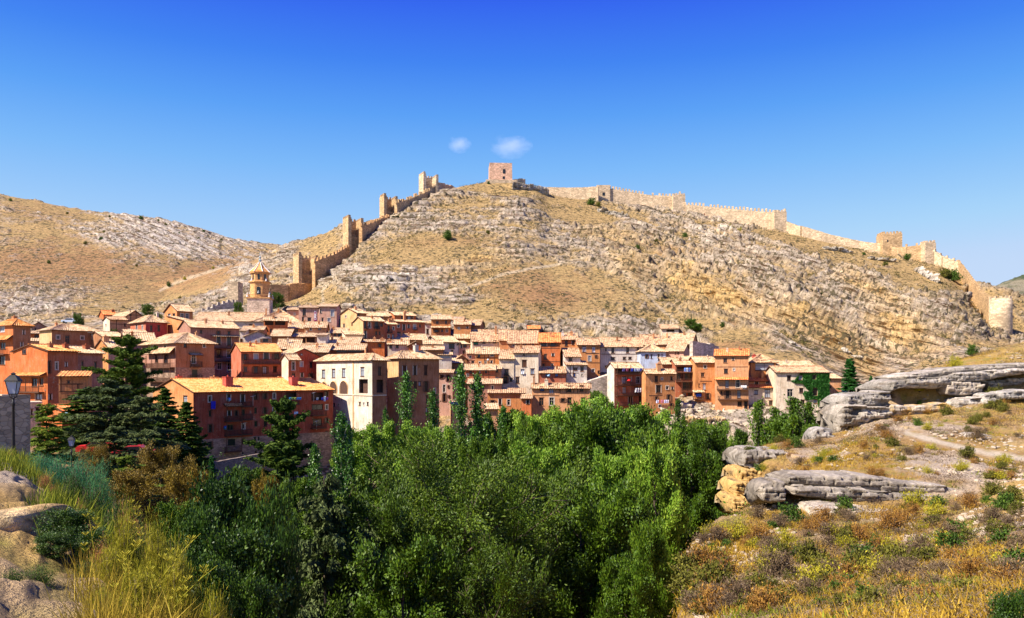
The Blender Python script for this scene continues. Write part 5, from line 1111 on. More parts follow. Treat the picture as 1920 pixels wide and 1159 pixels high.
def shrub(key,H,W,seed,mat,nl,size,wid=.5,tw=26,upr=.9,bark=BARK,spread=.10):
    r=np.random.default_rng(seed); mb=MB(); PP=[];DD=[]
    for k in range(tw):
        az=k*2.4; el=R(r.uniform(12,85)); ln=r.uniform(.75,1.05); d=np.array((math.cos(az)*math.cos(el)*W*.5,math.sin(az)*math.cos(el)*W*.5,math.sin(el)*H))*ln
        mb.tube([(0,0,-.05*H),tuple(d*.5+r.normal(size=3)*.03*W),tuple(d)],[.012*H,.008*H,.003*H],0,3)
        for q in range(7):
            f=r.uniform(.3,1); bp=d*f; e=bp+r.normal(size=3)*np.array((W,W,H))*.10+np.array((0,0,.05*H))
            u=np.linspace(0,1,4)[:,None]; PP.append(bp+(e-bp)*u); DD.append(np.repeat(unit(e-bp+np.array((0,0,.3*H*upr)))[None],4,0))
    PP=np.concatenate(PP);DD=np.concatenate(DD); idx=r.integers(0,len(PP),nl)
    P=PP[idx]+r.normal(size=(nl,3))*spread*np.array((W,W,H))*.5; P[:,2]=np.abs(P[:,2])
    finish(key,mb,P,DD[idx],size,wid,mat,bark,seed)
def plant(key,px,top,Y,wpx,Hm,Wm,label,cat='tree',group=None,name='tree',rot=None,base=None):
    "copy of model (height Hm, width Wm) so that its top is in row top and it is wpx wide, rooted in the ground at distance Y"
    g=ground(px,Y) if base is None else base; zt=py2z(Y,top); Hm,Wm=TREES[key][2:]; hs=max(zt-g,.3)/Hm; ws=wpx/F*Y/Wm
    o=empty(name,((px-960)/F*Y,Y,g-.05),random.uniform(0,6.28) if rot is None else rot,label,cat,group); o.scale=(ws,ws,hs)
    tm,cm=TREES[key][:2]; link_mesh('trunk',tm,o); link_mesh('crown',cm,o); return o
broad('g1',18,11,1,LM['green'],70000,.23); broad('g2',19,10,2,LM['green'],70000,.23,shape='tall',stems=2,limbs=46)
broad('o1',22,19,3,LM['olive'],150000,.21,limbs=60,lowest=.10,flat=.5,upr=.45,wid=.4)
broad('o2',16,12,13,LM['olive'],60000,.22,limbs=40,wid=.4)
broad('l1',18,9,4,LM['light'],60000,.22,shape='tall',stems=2,limbs=44); broad('l2',17,9,5,LM['light'],60000,.22,limbs=40)
broad('g3',16,8,6,LM['green'],56000,.22,shape='tall',stems=3,limbs=48,bark=BARKP)
lombardy('p1',20,4.2,7,LM['poplar'],26000,.24); lombardy('p2',20,3.8,8,LM['poplar'],24000,.24,spires=4); lombardy('p3',16,4.4,9,LM['green'],26000,.22,spires=6)
conifer('c1',17,12,10,LM['cedar'],80000,.40,'cedar',gap=1.0); conifer('c2',16,12,11,LM['cedar_b'],80000,.38,'droop',gap=.9); conifer('c3',14,8,12,LM['cedar_y'],60000,.27,'droop',gap=.8)
conifer('f1',16,7,14,LM['fir'],60000,.34,'fir'); conifer('f2',16,8,15,LM['cedar'],64000,.34,'fir',gap=.6)
broad('b1',7,8,16,LM['brown'],40000,.16,limbs=30,lowest=.05,flat=.4); broad('r1',7,7,17,LM['green'],26000,.18,limbs=26,lowest=.15,flat=.5)
broad('gl',4,3,61,LM['dark'],26000,.085,limbs=30,lowest=.03,flat=.5,wid=.6)
broad('d1',7,7,18,LM['s_green'],16000,.22,limbs=22,lowest=.1)
G0='riverside trees filling the gorge below the town'
def many(L,group,name='tree',cat='tree'):
    dims={'g1':(18,11),'g2':(19,10),'g3':(16,8),'o1':(22,19),'o2':(16,12),'l1':(18,9),'l2':(17,9),'p1':(20,4.2),'p2':(20,3.8),'p3':(16,4.4),'c1':(17,12),'c2':(16,12),'c3':(14,8),'f1':(16,7),'f2':(16,8),'b1':(7,8),'r1':(7,7),'d1':(7,7)}
    for (k,px,top,Y,wp,lab) in L: plant(k,px,top,Y,wp,*dims[k],lab,cat,group,name)
many([('o1',845,832,62,430,'huge feathery olive-green tree spreading across the middle of the foreground'),
('o2',672,905,54,250,'olive-green tree at the left shoulder of the huge feathery one'),
('o2',1000,868,68,240,'yellow-tipped olive tree with long sideways branches right of the huge feathery one'),
('o2',930,1010,46,230,'dark low tree under the right side of the huge feathery one'),
('g1',760,1020,44,260,'dark low tree under the left side of the huge feathery one'),
('g1',1145,768,90,230,'tall green tree with a bleached bare stem, right of centre'),
('g1',1225,815,82,200,'full dark green tree right of the tree with the bleached stem'),
('g1',1060,800,96,190,'deep green round tree between the feathery tree and the bleached-stem tree'),
('g1',1170,915,64,230,'low dark green tree in front of the bleached-stem tree'),
('g1',1295,850,82,170,'green tree at the edge of the yellow cliff'),
('g1',1335,800,104,150,'broad green tree above the yellow cliff'),
('g1',1372,832,108,90,'dark rounded tree leaning over the top of the yellow cliff'),
('g1',1085,945,62,200,'shadowed dark tree at the bottom, right of the feathery tree'),
('g1',1225,985,54,130,'lowest dark tree beside the foot of the grassy slope'),
('g1',1190,1050,50,150,'bottom edge dark tree next to the slope'),
('g1',640,930,82,170,'dark tree left of the feathery tree below the poplars')],G0)
many([('l2',700,800,120,110,'light green tree in front of the palace wing base'),
('l1',742,792,128,80,'upright light green tree before the white palace wall'),
('l2',790,800,124,90,'yellow-green tree before the ochre palace buttress'),
('l1',838,805,130,80,'light tree between the two middle poplars'),
('g3',950,772,136,90,'slim green tree under the purple-brown house'),
('l2',1005,776,131,120,'light green tree under the low bright orange house'),
('l2',1062,768,130,110,'bushy light green tree under the timbered salmon house'),
('l2',1118,750,128,140,'tall light green tree reaching the timbered house windows'),
('l2',1172,762,118,130,'light green tree left of the gallery house'),
('l2',1222,775,122,110,'light green tree below the gallery house'),
('g3',1290,792,130,80,'green tree below the rocks right of the tall orange house'),
('l2',1345,795,138,70,'small light tree on the rocky bank'),
('g3',918,780,152,60,'slim green tree hiding the foot of the salmon hut'),('l2',955,795,144,80,'light tree below the low bright orange house'),('l2',905,812,148,60,'light tree between the tall poplar pair and the salmon hut'),('g1',885,825,112,120,'green tree in front of the tall poplar pair'),
('g1',975,815,108,130,'green tree behind the top of the feathery tree'),
('l2',655,830,118,80,'light tree beside the left poplars'),
('l2',1145,850,78,110,'yellowish light tree in front of the tall green tree'),
('l2',1010,835,86,150,'light upright tree behind the yellow-tipped olive'),
('l2',770,845,90,160,'light upright tree behind the left half of the feathery tree'),
('l2',1240,840,74,130,'light green tree before the full dark one'),('g3',1385,808,122,50,'narrow green tree by the rocky bank')],G0)
PG='slender poplars rising above the riverside trees'
many([('p1',640,778,110,64,'poplar with two tips before the long red building end'),('p2',657,800,112,26,'thin poplar right beside the two-tipped one'),('p2',592,838,98,38,'dark poplar left of the two-tipped one'),
('p1',766,704,140,56,'tall poplar crossing the brown palace wing'),('p2',815,736,144,36,'thin poplar at the right corner of the brown palace wing'),
('p1',868,692,136,56,'left one of the tall poplar pair'),('p2',892,706,137,48,'right one of the tall poplar pair'),('p2',940,764,134,30,'short poplar right of the tall pair'),('p2',724,768,138,20,'small poplar tip before the palace buttress'),
('p3',1272,752,148,30,'single poplar before the galleried house'),('p3',980,778,128,26,'slim poplar near the orange house parapet')],PG,'poplar','poplar')
PG2='dense row of small poplars below the ivy house'
many([('p3',1424,756,118,58,'leftmost poplar of the row below the ivy house'),('p3',1452,768,121,52,'second poplar of the row below the ivy house, a little shorter'),('p3',1487,750,118,70,'middle and fullest poplar below the ivy house'),('p3',1518,758,120,58,'fourth poplar of the row below the ivy house'),('p3',1543,776,116,48,'right and shortest poplar below the ivy house'),('g3',1470,782,112,80,'bushy tree filling the front of the poplar row'),('g3',1535,795,108,70,'bushy tree by the grey boulder at the row end')],PG2,'poplar','poplar')
plant('f1',1594,674,172,80,16,7,'dark conifer standing right of the ivy house against the pale rock',group='firs',name='conifer'); plant('f1',1633,706,174,34,16,7,'small young conifer right of the dark one','tree','firs','conifer')
many([('r1',1562,742,176,40,'dark bush at the right corner of the ivy house'),('r1',1580,775,104,30,'upright green bush in the gap left of the upper cliff'),('r1',1122,738,197,50,'round green bush on the wall between the timbered and gallery houses'),('r1',1392,845,78,44,'dark round bush on top of the yellow cliff')],'bushes','bush','bush')
CG='cedars on the slope at the left'
many([('c1',238,630,120,150,'big dark layered cedar rising before the broad-roofed brown house'),('c2',205,712,98,200,'grey-green drooping cedar in the middle of the left slope'),('f2',158,730,104,160,'dark green conifer left of the drooping cedar'),('c3',88,758,58,120,'yellow-green drooping cedar beside the stone wall'),
('c2',265,745,94,150,'dark conifer right of the drooping cedar'),('f2',310,730,112,110,'slim conifer before the orange gable end of the long building'),('f2',350,755,104,110,'conifer at the left corner of the long building'),('c1',532,748,118,140,'layered cedar before the right half of the long building'),
('c1',520,832,104,170,'lower broad cedar below the layered one'),('f1',397,856,92,44,'narrow young conifer before the retaining wall'),('c2',215,800,76,160,'lowest grey-green cedar above the brown bushes'),('c3',235,855,60,120,'low yellowish cedar branches above the feathery plants'),
('c2',610,900,52,250,'large dark fir at the lower left of the feathery tree'),('f2',470,955,62,130,'dark fir behind the glossy bush'),('c1',370,800,110,60,'dark conifer tucked behind the narrow young one')],CG,'cedar')
many([('b1',300,835,72,110,'brown-yellow tangled bush below the cedars'),('b1',345,872,64,110,'lower brown-yellow bush on the slope'),('b1',255,880,50,120,'dull brown bush above the feathery plants'),('r1',450,876,100,90,'round bright green bush before the retaining wall'),('b1',500,892,98,60,'olive-brown bush right of the round green one'),('b1',420,935,66,110,'dark brown thicket above the glossy bush'),('r1',330,940,44,110,'green bush left of the glossy bush'),('g1',560,900,92,90,'dark leafy tree between the fir and the layered cedar'),('b1',180,835,66,70,'small brown bush under the cedars')],'bushes of the left slope','bush','bush')
many([('r1',518,548,262,34,'dark round tree right of the belfry'),('r1',447,566,252,20,'small green tree left of the belfry'),('r1',277,570,252,24,'green tree behind the timber-framed house'),('r1',297,588,248,16,'small tree behind the crimson pavilion'),('r1',146,588,214,26,'green tree on the terrace behind the broad brown house'),('r1',215,617,206,22,'bush before the timber-framed houses'),('r1',1296,598,263,32,'bright green tree above the big barn roof'),('r1',1311,606,262,14,'small green bush right of the tree above the barn roof'),('r1',742,406,396,24,'round bush at the foot of the third open-backed tower'),('r1',722,438,392,14,'small yellowish bush below the third open-backed tower'),('r1',950,608,262,22,'green bush behind the dormer house'),('r1',1118,732,198,30,'green shrub above the terrace wall')],'trees of the upper town','tree','tree')
# ------------------------------------------------------------------ shrubs on the hills, ground cover, rocks
shrub('sh_o',1,1.25,21,LM['s_olive'],1500,.10); shrub('sh_m',1,1.5,22,LM['s_mauve'],1600,.09,.3); shrub('sh_r',1,1.4,23,LM['s_rust'],1500,.09,.3); shrub('sh_y',1,1.3,24,LM['s_yellow'],1500,.09,.35); shrub('sh_g',1,1.2,25,LM['s_green'],1600,.11)
def bushat(key,px,py_base,Y,wpx,hr,label,group,name='shrub',surf=None):
    g=ground(px,Y) if surf is None else surf; w_=wpx/F*Y
    o=empty(name,((px-960)/F*Y,Y,g-.05),random.uniform(0,6.28),label,'shrub',group); o.scale=(w_/1.3,w_/1.3,w_*hr)
    tm,cm=TREES[key][:2]; link_mesh('stem',tm,o); link_mesh('foliage',cm,o); return o
def find_Y(px,py,y0,y1,n=400):
    "distance at which the ground is first seen in row py of this column"
    Ys=np.linspace(y0,y1,n); c=(px+500)/2.4; c0=int(np.clip(c,0,NC-2)); z=np.interp(Ys,YROW,GZ[c0]); p=HY-z/Ys*F
    k=np.where(p<=py)[0]
    return float(Ys[k[0]]) if len(k) else None
for (px,py,wp,k,lab) in [(1285,446,14,'sh_g','dark round shrub left of the white scree patch'),(1196,468,13,'sh_g','dark shrub on the rocks under the long wall'),(1318,462,10,'sh_g','small shrub on the white scree'),(1204,580,9,'sh_g','slim young tree on the dry slope'),(1365,458,12,'sh_o','low shrub right of the white scree'),
 (1388,436,14,'sh_y','yellow bush beneath the crenellated wall'),(1370,432,16,'sh_y','yellow-green bush near the ruined hut'),(1620,478,8,'sh_g','tiny dark shrub under the bare wall'),(1788,528,34,'sh_g','large shrub patch below the turret wall'),(1772,520,26,'sh_o','olive shrub beside the large shrub patch'),
 (1590,590,22,'sh_o','dark shrub patch on the tilted strata'),(1610,596,12,'sh_o','small shrub next to the patch on the strata'),(840,451,26,'sh_g','flat dark shrub in the middle of the hill'),(915,440,12,'sh_o','shrub on the upper middle of the hill'),(1108,385,20,'sh_g','dark shrubs beside the plain square tower'),(1122,388,14,'sh_o','shrub at the rock left of the plain square tower'),
 (1460,400,0,'sh_o',''),(1355,652,14,'sh_g','green shrub at the end of the tiled roofs'),(995,343,18,'sh_g','dark bush on the summit rocks'),(916,346,9,'sh_g','little bush left of the keep foot'),(870,558,10,'sh_o','little shrub above the roofs'),(1660,500,14,'sh_o','shrub among the rocks under the corner tower'),(1700,488,18,'sh_g','shrub below the short dark wall'),
 (1230,455,12,'sh_o','olive shrub below the slim tower'),(1075,372,8,'sh_o','tiny shrub below the pale weathered wall'),(1445,560,14,'sh_o','shrub on the bedding planes'),(1520,560,12,'sh_o','shrub high on the bedding planes'),(1690,560,16,'sh_o','shrub among the upper right beds'),(1540,555,10,'sh_g','small green shrub on the beds')]:
    if wp==0: continue
    Y=find_Y(px,py,262,505)
    if Y: bushat(k,px,py,Y,wp,.75,lab,'single shrubs on the castle hill')
# ground cover of the dry hill: one object
def scatter_clumps(name,pts,mat,nleaf,size,hw,hh,label,seed=3,wid=.55,cat='scrub',flatv=.6):
    r=np.random.default_rng(seed); P=np.repeat(pts,nleaf,0); n=len(P); sc=r.uniform(.5,1.5,len(pts)).repeat(nleaf)[:,None]
    off=r.normal(size=(n,3))*np.array((hw,hw,0))*.5*sc; off[:,2]=np.abs(r.normal(size=n))*hh*.5*sc[:,0]
    V,Q=leaf_quads(P+off,None ,size,wid,r); me=np_mesh(name,V,Q,[mat]); return tag(link_mesh(name,me),label,cat,None,'stuff')
def rand_ground(n,px0,px1,Y0,Y1,seed,cond=None,logy=False):
    r=np.random.default_rng(seed); px=r.uniform(px0,px1,n); Y=np.exp(r.uniform(np.log(Y0),np.log(Y1),n)) if logy else r.uniform(Y0,Y1,n)
    c=(px+500)/2.4; c0=np.clip(c.astype(int),0,NC-2); j=np.clip(np.searchsorted(YROW,Y)-1,0,NR-2); f=(Y-YROW[j])/(YROW[j+1]-YROW[j])
    z=GZ[c0,j]*(1-f)+GZ[c0,j+1]*f; X=(px-960)/F*Y; P=np.stack([X,Y,z],-1); py=HY-z/Y*F
    if cond is not None: k=cond(px,py,P); P=P[k]
    return P
def c_hill(px,py,P):
    n=fbm(P[:,0],P[:,1],P[:,2],14,3,91)+.6*fbm(P[:,0],P[:,1],P[:,2],4,2,92); g=blobs(GB,px,py,n*0)
    return (n+rng.uniform(-.35,.35,len(px))-.25*g)>0.02
def c_hill_free(px,py,P): return c_hill(px,py,P)&(P[:,1]>np.interp(px,[0,1250,1400,1560,1900],[272,262,240,234,232]))
P=rand_ground(34000,250,1950,232,500,5,c_hill_free)
scatter_clumps('scrub',P,LM['scrub'],9,.50,1.25,.65,'low dark dry scrub dotted over the rocky castle hill')
# right slope shrubs
def c_right(px,py,P): return (px>1245)&(P[:,1]>7)&(P[:,1]<104)&(P[:,2]>-12.4)
rs=random.Random(5); kinds=[('sh_m','greyish mauve dry shrub on the right slope'),('sh_o','olive shrub on the right slope'),('sh_r','rust-brown dry shrub on the right slope'),('sh_y','yellow-green broom bush on the right slope'),('sh_g','fresh green shrub on the right slope')]
SG={k:l+'s' for k,l in kinds}
cnt=0
for i in range(1500):
    px=rs.uniform(1265,1915); py=rs.uniform(735,1158); Y=find_Y(px,py,12,104)
    if not Y or ground(px,Y)<-11.5 or cnt>=300: continue
    if seg_mask(np.array([px]),np.array([py]),NPATH[0],9)[0]>0: continue
    if 1430<px<1840 and 895<py<1000 and 49<Y<53: continue
    big=py>930; wt=[.3,.26,.22,.12,.1] if py>960 or px>1750 else [.2,.2,.3,.2,.1]
    k,l=rs.choices(kinds,wt)[0]; wp=rs.uniform(13,36)*(1.9 if big else 1.05)*(1.5 if py>1060 else 1)
    bushat(k,px,py,Y,wp,rs.uniform(.5,.75),l,SG[k]); cnt+=1
for (k,px,py,wp,l) in [('sh_g',1640,1026,34,'fresh dark green bush under the pale lower slab'),('sh_o',1592,1008,30,'loose green shrub left of the dark green bush'),('sh_g',1885,960,50,'dark green shrub on the ochre scree at the right edge'),('sh_y',1790,690,34,'yellow-green bush at the left end of the grassy crest'),('sh_g',1822,668,30,'green bush on the grassy crest'),('sh_o',1628,785,28,'upright olive shrub before the left block of the upper cliff'),
  ('sh_o',1862,712,20,'shrub growing on the upper cliff slab'),('sh_y',1740,892,26,'yellow and mauve double bush above the grey ledge'),('sh_g',1722,800,22,'green bush left of the path start'),('sh_m',1800,855,0,'')]:
    if wp:
        Y=find_Y(px,py,22,110)
        if Y: bushat(k,px,py,Y,wp,.8,l,'shrubs beside the cliffs')
# dry grass of the right slope: one object of blades
def blades(name,P,nb,H,Wd,mat,label,seed,spread=.12,lean=.35,cat='grass',curve_=.3):
    r=np.random.default_rng(seed); B=np.repeat(P,nb,0); n=len(B); sc=r.uniform(.5,1.3,n)
    B=B+np.stack([r.normal(size=n)*spread,r.normal(size=n)*spread,np.zeros(n)],-1)
    d=unit(np.stack([r.normal(size=n)*lean,r.normal(size=n)*lean,np.ones(n)],-1)); s=unit(np.cross(d,r.normal(size=(n,3))))*(Wd*sc)[:,None]*.5
    h=(H*sc)[:,None]; t=B+d*h; mid=B+d*h*.55+np.stack([d[:,0],d[:,1],0*d[:,0]],-1)*(-curve_*.3)*h
    V=np.stack([B-s,B+s,mid+s*.8,mid-s*.8,t],1).reshape(-1,3); i=np.arange(n)*5
    Q=np.concatenate([np.stack([i,i+1,i+2,i+3],-1),np.stack([i+3,i+2,i+4,i+4],-1)])
    Q2=np.stack([i+3,i+2,i+4],-1)
    me=bpy.data.meshes.new(name); me.vertices.add(len(V)); me.vertices.foreach_set('co',V.astype(np.float32).ravel())
    lo=np.concatenate([Q[:n].ravel(),Q2.ravel()]); me.loops.add(len(lo)); me.loops.foreach_set('vertex_index',lo.astype(np.int32))
    st=np.concatenate([np.arange(n)*4,4*n+np.arange(n)*3]); me.polygons.add(2*n); me.polygons.foreach_set('loop_start',st.astype(np.int32)); me.update(calc_edges=True); me.materials.append(mat)
    return tag(link_mesh(name,me),label,cat,None,'stuff')
GRM=leafmat('dry_grass_blades',(.16,.09,.01),(.42,.26,.03),(.68,.48,.08),.8,.1,.2,.5)
GRM2=leafmat('green_grass_blades',(.04,.07,.008),(.14,.17,.015),(.32,.32,.03),.8,.1,.2,.8)
def c_gr(px,py,P):
    n=fbm(P[:,0],P[:,1],P[:,2],3.0,3,95)+.5*fbm(P[:,0],P[:,1],P[:,2],9,2,96); g=blobs(NGB,px,py,n); pa=blobs(NPB,px,py,n)+blobs(NYB,px,py,n)
    pm=seg_mask(px,py,NPATH[0],8)
    led=(px>1430)&(px<1840)&(P[:,1]>49.3)&(P[:,1]<52.2)
    return c_right(px,py,P)&(pm<=0)&~led&((n+rng.uniform(-.3,.3,len(px))+.7*g-.5*pa)>.05)
P=rand_ground(13000,1245,1960,8,108,6,c_gr,True); blades('dry_grass',P,20,.27,.022,GRM,'golden dry grass tufts over the right slope',11,spread=.2,lean=.55)
def c_gr2(px,py,P): n=fbm(P[:,0],P[:,1],P[:,2],2.2,3,97); return c_right(px,py,P)&(n>.22)&(seg_mask(px,py,NPATH[0],8)<=0)
P=rand_ground(9000,1245,1960,8,100,7,c_gr2,True); blades('green_ground_cover',P,14,.20,.035,GRM2,'low greenish ground cover between the dry tufts on the right slope',12,spread=.25,lean=.8)
P=rand_ground(22000,1245,1960,19,104,8,lambda px,py,P:c_right(px,py,P)&(blobs(NYB,px,py,px*0)<.2)&(fbm(P[:,0],P[:,1],P[:,2],3.5,3,99)+rng.uniform(-.2,.2,len(px))>.05)&(seg_mask(px,py,NPATH[0],8)<=0)); scatter_clumps('low_scrub',P,LM['s_mauve'],14,.11,.45,.34,'low mauve-grey scrub mats covering the right slope',7,.35)
P=rand_ground(5200,1245,1960,8,24,31,lambda px,py,P:c_right(px,py,P)&(fbm(P[:,0],P[:,1],P[:,2],1.5,3,131)>-.1),True); scatter_clumps('near_low_scrub',P,LM['s_mauve'],60,.045,.30,.22,'brownish scrub mat in the bottom right corner',8,.35)
# rubble
def pebbles(name,P,mat,s0,s1,label,seed):
    r=np.random.default_rng(seed); t=(1+5**.5)/2
    I=np.array([(-1,t,0),(1,t,0),(-1,-t,0),(1,-t,0),(0,-1,t),(0,1,t),(0,-1,-t),(0,1,-t),(t,0,-1),(t,0,1),(-t,0,-1),(-t,0,1)])/1.9
    Fc=np.array([(0,11,5),(0,5,1),(0,1,7),(0,7,10),(0,10,11),(1,5,9),(5,11,4),(11,10,2),(10,7,6),(7,1,8),(3,9,4),(3,4,2),(3,2,6),(3,6,8),(3,8,9),(4,9,5),(2,4,11),(6,2,10),(8,6,7),(9,8,1)])
    n=len(P); sc=(s0+(s1-s0)*r.random(n)**3)[:,None,None]*r.uniform(.6,1.3,(n,1,3))*np.array((1,1,.6)); V=P[:,None,:]+I[None]*sc*r.uniform(.75,1.25,(n,12,1)); 
    Q=(np.arange(n)[:,None,None]*12+Fc[None]).reshape(-1,3)
    me=np_mesh(name,V.reshape(-1,3),Q,[mat]); return tag(link_mesh(name,me),label,'rubble',None,'stuff')
STONE=plain('loose_stone',(.40,.32,.23),.95); 
def c_peb(px,py,P): n=fbm(P[:,0],P[:,1],P[:,2],2.5,3,101); pa=blobs(NPB,px,py,n)+blobs(NYB,px,py,n)+.25; return c_right(px,py,P)&((n+.8*pa+rng.uniform(-.3,.3,len(px)))>.38)&(seg_mask(px,py,NPATH[0],6)<=0)
P=rand_ground(34000,1245,1960,8,104,9,c_peb,True); pebbles('rubble',P,STONE,.03,.26,'loose pale stones scattered over the right slope',4)
P=rand_ground(2600,1130,1640,165,214,10,lambda px,py,P:(P[:,2]>-22)); pebbles('bank_rubble',P,STONE,.25,1.5,'pale broken rocks on the bank under the right houses',5)
# ------------------------------------------------------------------ rock ledges
def rockmat():
    m,t,b=newmat('cliff_rock'); b.inputs['Roughness'].default_value=.95; b.inputs['Specular IOR Level'].default_value=.1
    a=nn(t,'ShaderNodeAttribute',attribute_name='albedo'); n1=noise_n(t,4,6,.7); n2=noise_n(t,1.2,5,.7,stretch=(1.5,1.5,.5)); n3=noise_n(t,18,4,.7)
    c=mixc(t,1.0,a.outputs['Color'],ramp(t,n1.outputs[0],[(.3,.6),(.7,1.25)]).outputs[0],'MULTIPLY'); c=mixc(t,1.0,c,ramp(t,n2.outputs[0],[(.3,.68),(.7,1.2)]).outputs[0],'MULTIPLY'); c=mixc(t,1.0,c,ramp(t,n3.outputs[0],[(.3,.8),(.7,1.12)]).outputs[0],'MULTIPLY')
    t.links.new(c,b.inputs['Base Color']); ad=nn(t,'ShaderNodeMath',operation='ADD'); t.links.new(n1.outputs[0],ad.inputs[0]); t.links.new(n3.outputs[0],ad.inputs[1]); bump(t,b,ad.outputs[0],.8,.12); return m
RKM=rockmat()
def ledge(pts,Y,label,depth=3.0,tint=(.40,.34,.27),ochre=.0,seed=1,rough=1.0,under=.5,name='rock_ledge',blocks=1.0,cat='rock',group=None):
    "pts: (px, top row, bottom row[, Y]); a thick bed of rock with a rounded brow and an undercut foot"
    A=np.array([(p[0],p[1],p[2],p[3] if len(p)>3 else Y) for p in pts],float); L=(A[-1,0]-A[0,0])/F*Y; nu=max(12,int(L/.07)); nv=46
    q=pchip(A[:,0],A[:,1:],np.linspace(A[0,0],A[-1,0],nu)); px=np.linspace(A[0,0],A[-1,0],nu)
    prof=[(1.0,1.03),(.7,1.04),(.3,1.02),(.03,1.0),(.0,.94),(-.02,.6),(.0,.35),(.03,.12),(.10,.03),(under,.0),(under+.3,-.12)]
    pr=np.array(prof); s=np.linspace(0,len(prof)-1,nv); pd=pchip(np.arange(len(prof)),pr,s)
    end=np.minimum(1,np.minimum(np.arange(nu),np.arange(nu)[::-1])/max(3,nu*.03))[:,None]**.5
    Yv=q[:,2][:,None]; zt=py2z(Yv,q[:,0][:,None]); zb=py2z(Yv,q[:,1][:,None]); zc=zb+(zt-zb)*.45
    zz=zb+(zt-zb)*pd[None,:,1]; zz=zc+(zz-zc)*(.25+.75*end); YY=Yv+pd[None,:,0]*depth+(1-end)*depth*.35; XX=(px[:,None]-960)/F*Yv*np.ones((1,nv))
    x,y,z=XX.ravel(),YY.ravel(),zz.ravel(); hgt=float(np.mean(zt-zb))
    n1=fbm(x,y,z,2.2,4,seed+200); n2=fbm(x,y,z,.7,4,seed+210,.65); n3=fbm(x,y,z,.22,3,seed+220)
    lay=z/(.36*blocks)+.35*n1+.06*n2+x*.03; fl=lay-np.floor(lay); bed=sstep(0,.10,fl)*(1-sstep(.90,1,fl)); 
    jx=x/(1.05*blocks)+.5*n1+np.floor(lay)*.61; jf=np.abs(jx-np.floor(jx)-.5)*2; joint=sstep(.92,1.0,jf)
    blk=_h(np.floor(jx).astype(np.int64),np.floor(lay).astype(np.int64),np.zeros(len(x),np.int64),seed)
    d=rough*(.24*n1+.12*n2+.09*n3+.30*(bed-1)+.62*(blk-.5)*blocks**.5+.5*(_h(np.floor(lay).astype(np.int64),np.zeros(len(x),np.int64),np.zeros(len(x),np.int64),seed+3)-.5)-.42*joint)
    amp=np.clip(hgt/1.6,.4,1.3)
    V=np.stack([x,y-d*amp,z+d*amp*.35],-1)
    i=np.arange(nu-1)[:,None]*nv+np.arange(nv-1)[None,:]; Q=np.stack([i,i+nv,i+nv+1,i+1],-1).reshape(-1,4)
    # close the two ends and the back
    vb=len(V); back=np.stack([XX[:,0],YY[:,0]+.6,zz[:,-1]-.5],-1); V=np.concatenate([V,back]); j=np.arange(nu-1)
    Q=np.concatenate([Q,np.stack([j*nv,vb+j,vb+j+1,(j+1)*nv],-1),np.stack([j*nv+nv-1,(j+1)*nv+nv-1,vb+j+1,vb+j],-1)])
    kk=np.arange(nv//2-1); e0=(nu-1)*nv
    Q=np.concatenate([Q,np.stack([kk,kk+1,nv-2-kk,nv-1-kk],-1),np.stack([e0+nv-1-kk,e0+nv-2-kk,e0+kk+1,e0+kk],-1)])
    f=np.clip(.5+1.6*n1+.8*n2,0,1)[:,None]; c=np.array(tint)*(.62+.55*f)*(.8+.4*blk[:,None])*(1+.3*n3[:,None])
    oc=np.clip((sstep(.1,.5,-n1+n2*.5+ochre*1.2-.35)*min(1,ochre*2))*1.0,0,1)[:,None]; c=c*(1-oc)+np.array((.66,.42,.15))*oc
    crack=(np.maximum(1-bed,joint)*.75)[:,None]; c=c*(1-crack)+np.array((.16,.12,.08))*crack
    c=np.concatenate([np.clip(c,.03,.8),np.repeat([[.3,.26,.2]],nu,0)])
    me=np_mesh(name,V,Q,[RKM],smooth=False); a=me.color_attributes.new('albedo','FLOAT_COLOR','POINT'); a.data.foreach_set('color',np.concatenate([c,np.ones((len(c),1))],1).astype(np.float32).ravel())
    return tag(link_mesh(name,me),label,cat,group)
ledge([(1474,896,912),(1500,892,910),(1560,893,916),(1610,893,918),(1660,900,925),(1700,905,928),(1745,908,930),(1790,915,934),(1835,928,942)],50.5,'upper bed of the long grey ledge in the middle of the right slope',3.0,seed=1,under=.3)
ledge([(1482,911,928),(1530,913,934),(1580,915,940),(1640,920,946),(1700,926,951),(1760,929,950),(1800,933,947)],50.1,'middle bed of the long grey ledge',3.0,seed=101,under=.4,tint=(.44,.38,.31))
ledge([(1560,938,949),(1600,939,953),(1650,944,963),(1690,948,964),(1740,949,958)],50.5,'lowest overhanging bed of the long grey ledge',2.6,seed=102,under=.8,tint=(.36,.30,.24))
ledge([(1426,908,940),(1450,903,945),(1478,906,942)],49.6,'rounded grey rock at the left end of the long grey ledge',2.2,seed=2)
ledge([(1522,955,982),(1560,952,990),(1600,955,995),(1650,962,985),(1695,962,972)],47.6,'pale lower slab beneath the long grey ledge',2.5,(.58,.49,.38),.3,seed=3)
ledge([(1535,984,994),(1580,992,1003),(1620,1000,1008),(1650,998,1004)],46.8,'thin broken slab at the foot of the pale lower slab',1.6,(.55,.46,.36),.2,seed=4)
ledge([(1393,846,880),(1420,844,884),(1455,848,880),(1492,852,876)],73,'blocky grey cliff top above the yellow cliff',5,(.46,.40,.33),seed=5,under=.25)
ledge([(1384,880,908),(1400,881,912),(1430,884,910)],72.2,'upper bed of the bright yellow cliff at the edge of the trees',4,(.70,.46,.17),.8,seed=6,under=.2)
ledge([(1376,905,935),(1400,906,938),(1428,910,935)],70.6,'middle bed of the bright yellow cliff',4,(.70,.43,.14),.9,seed=7,under=.2)
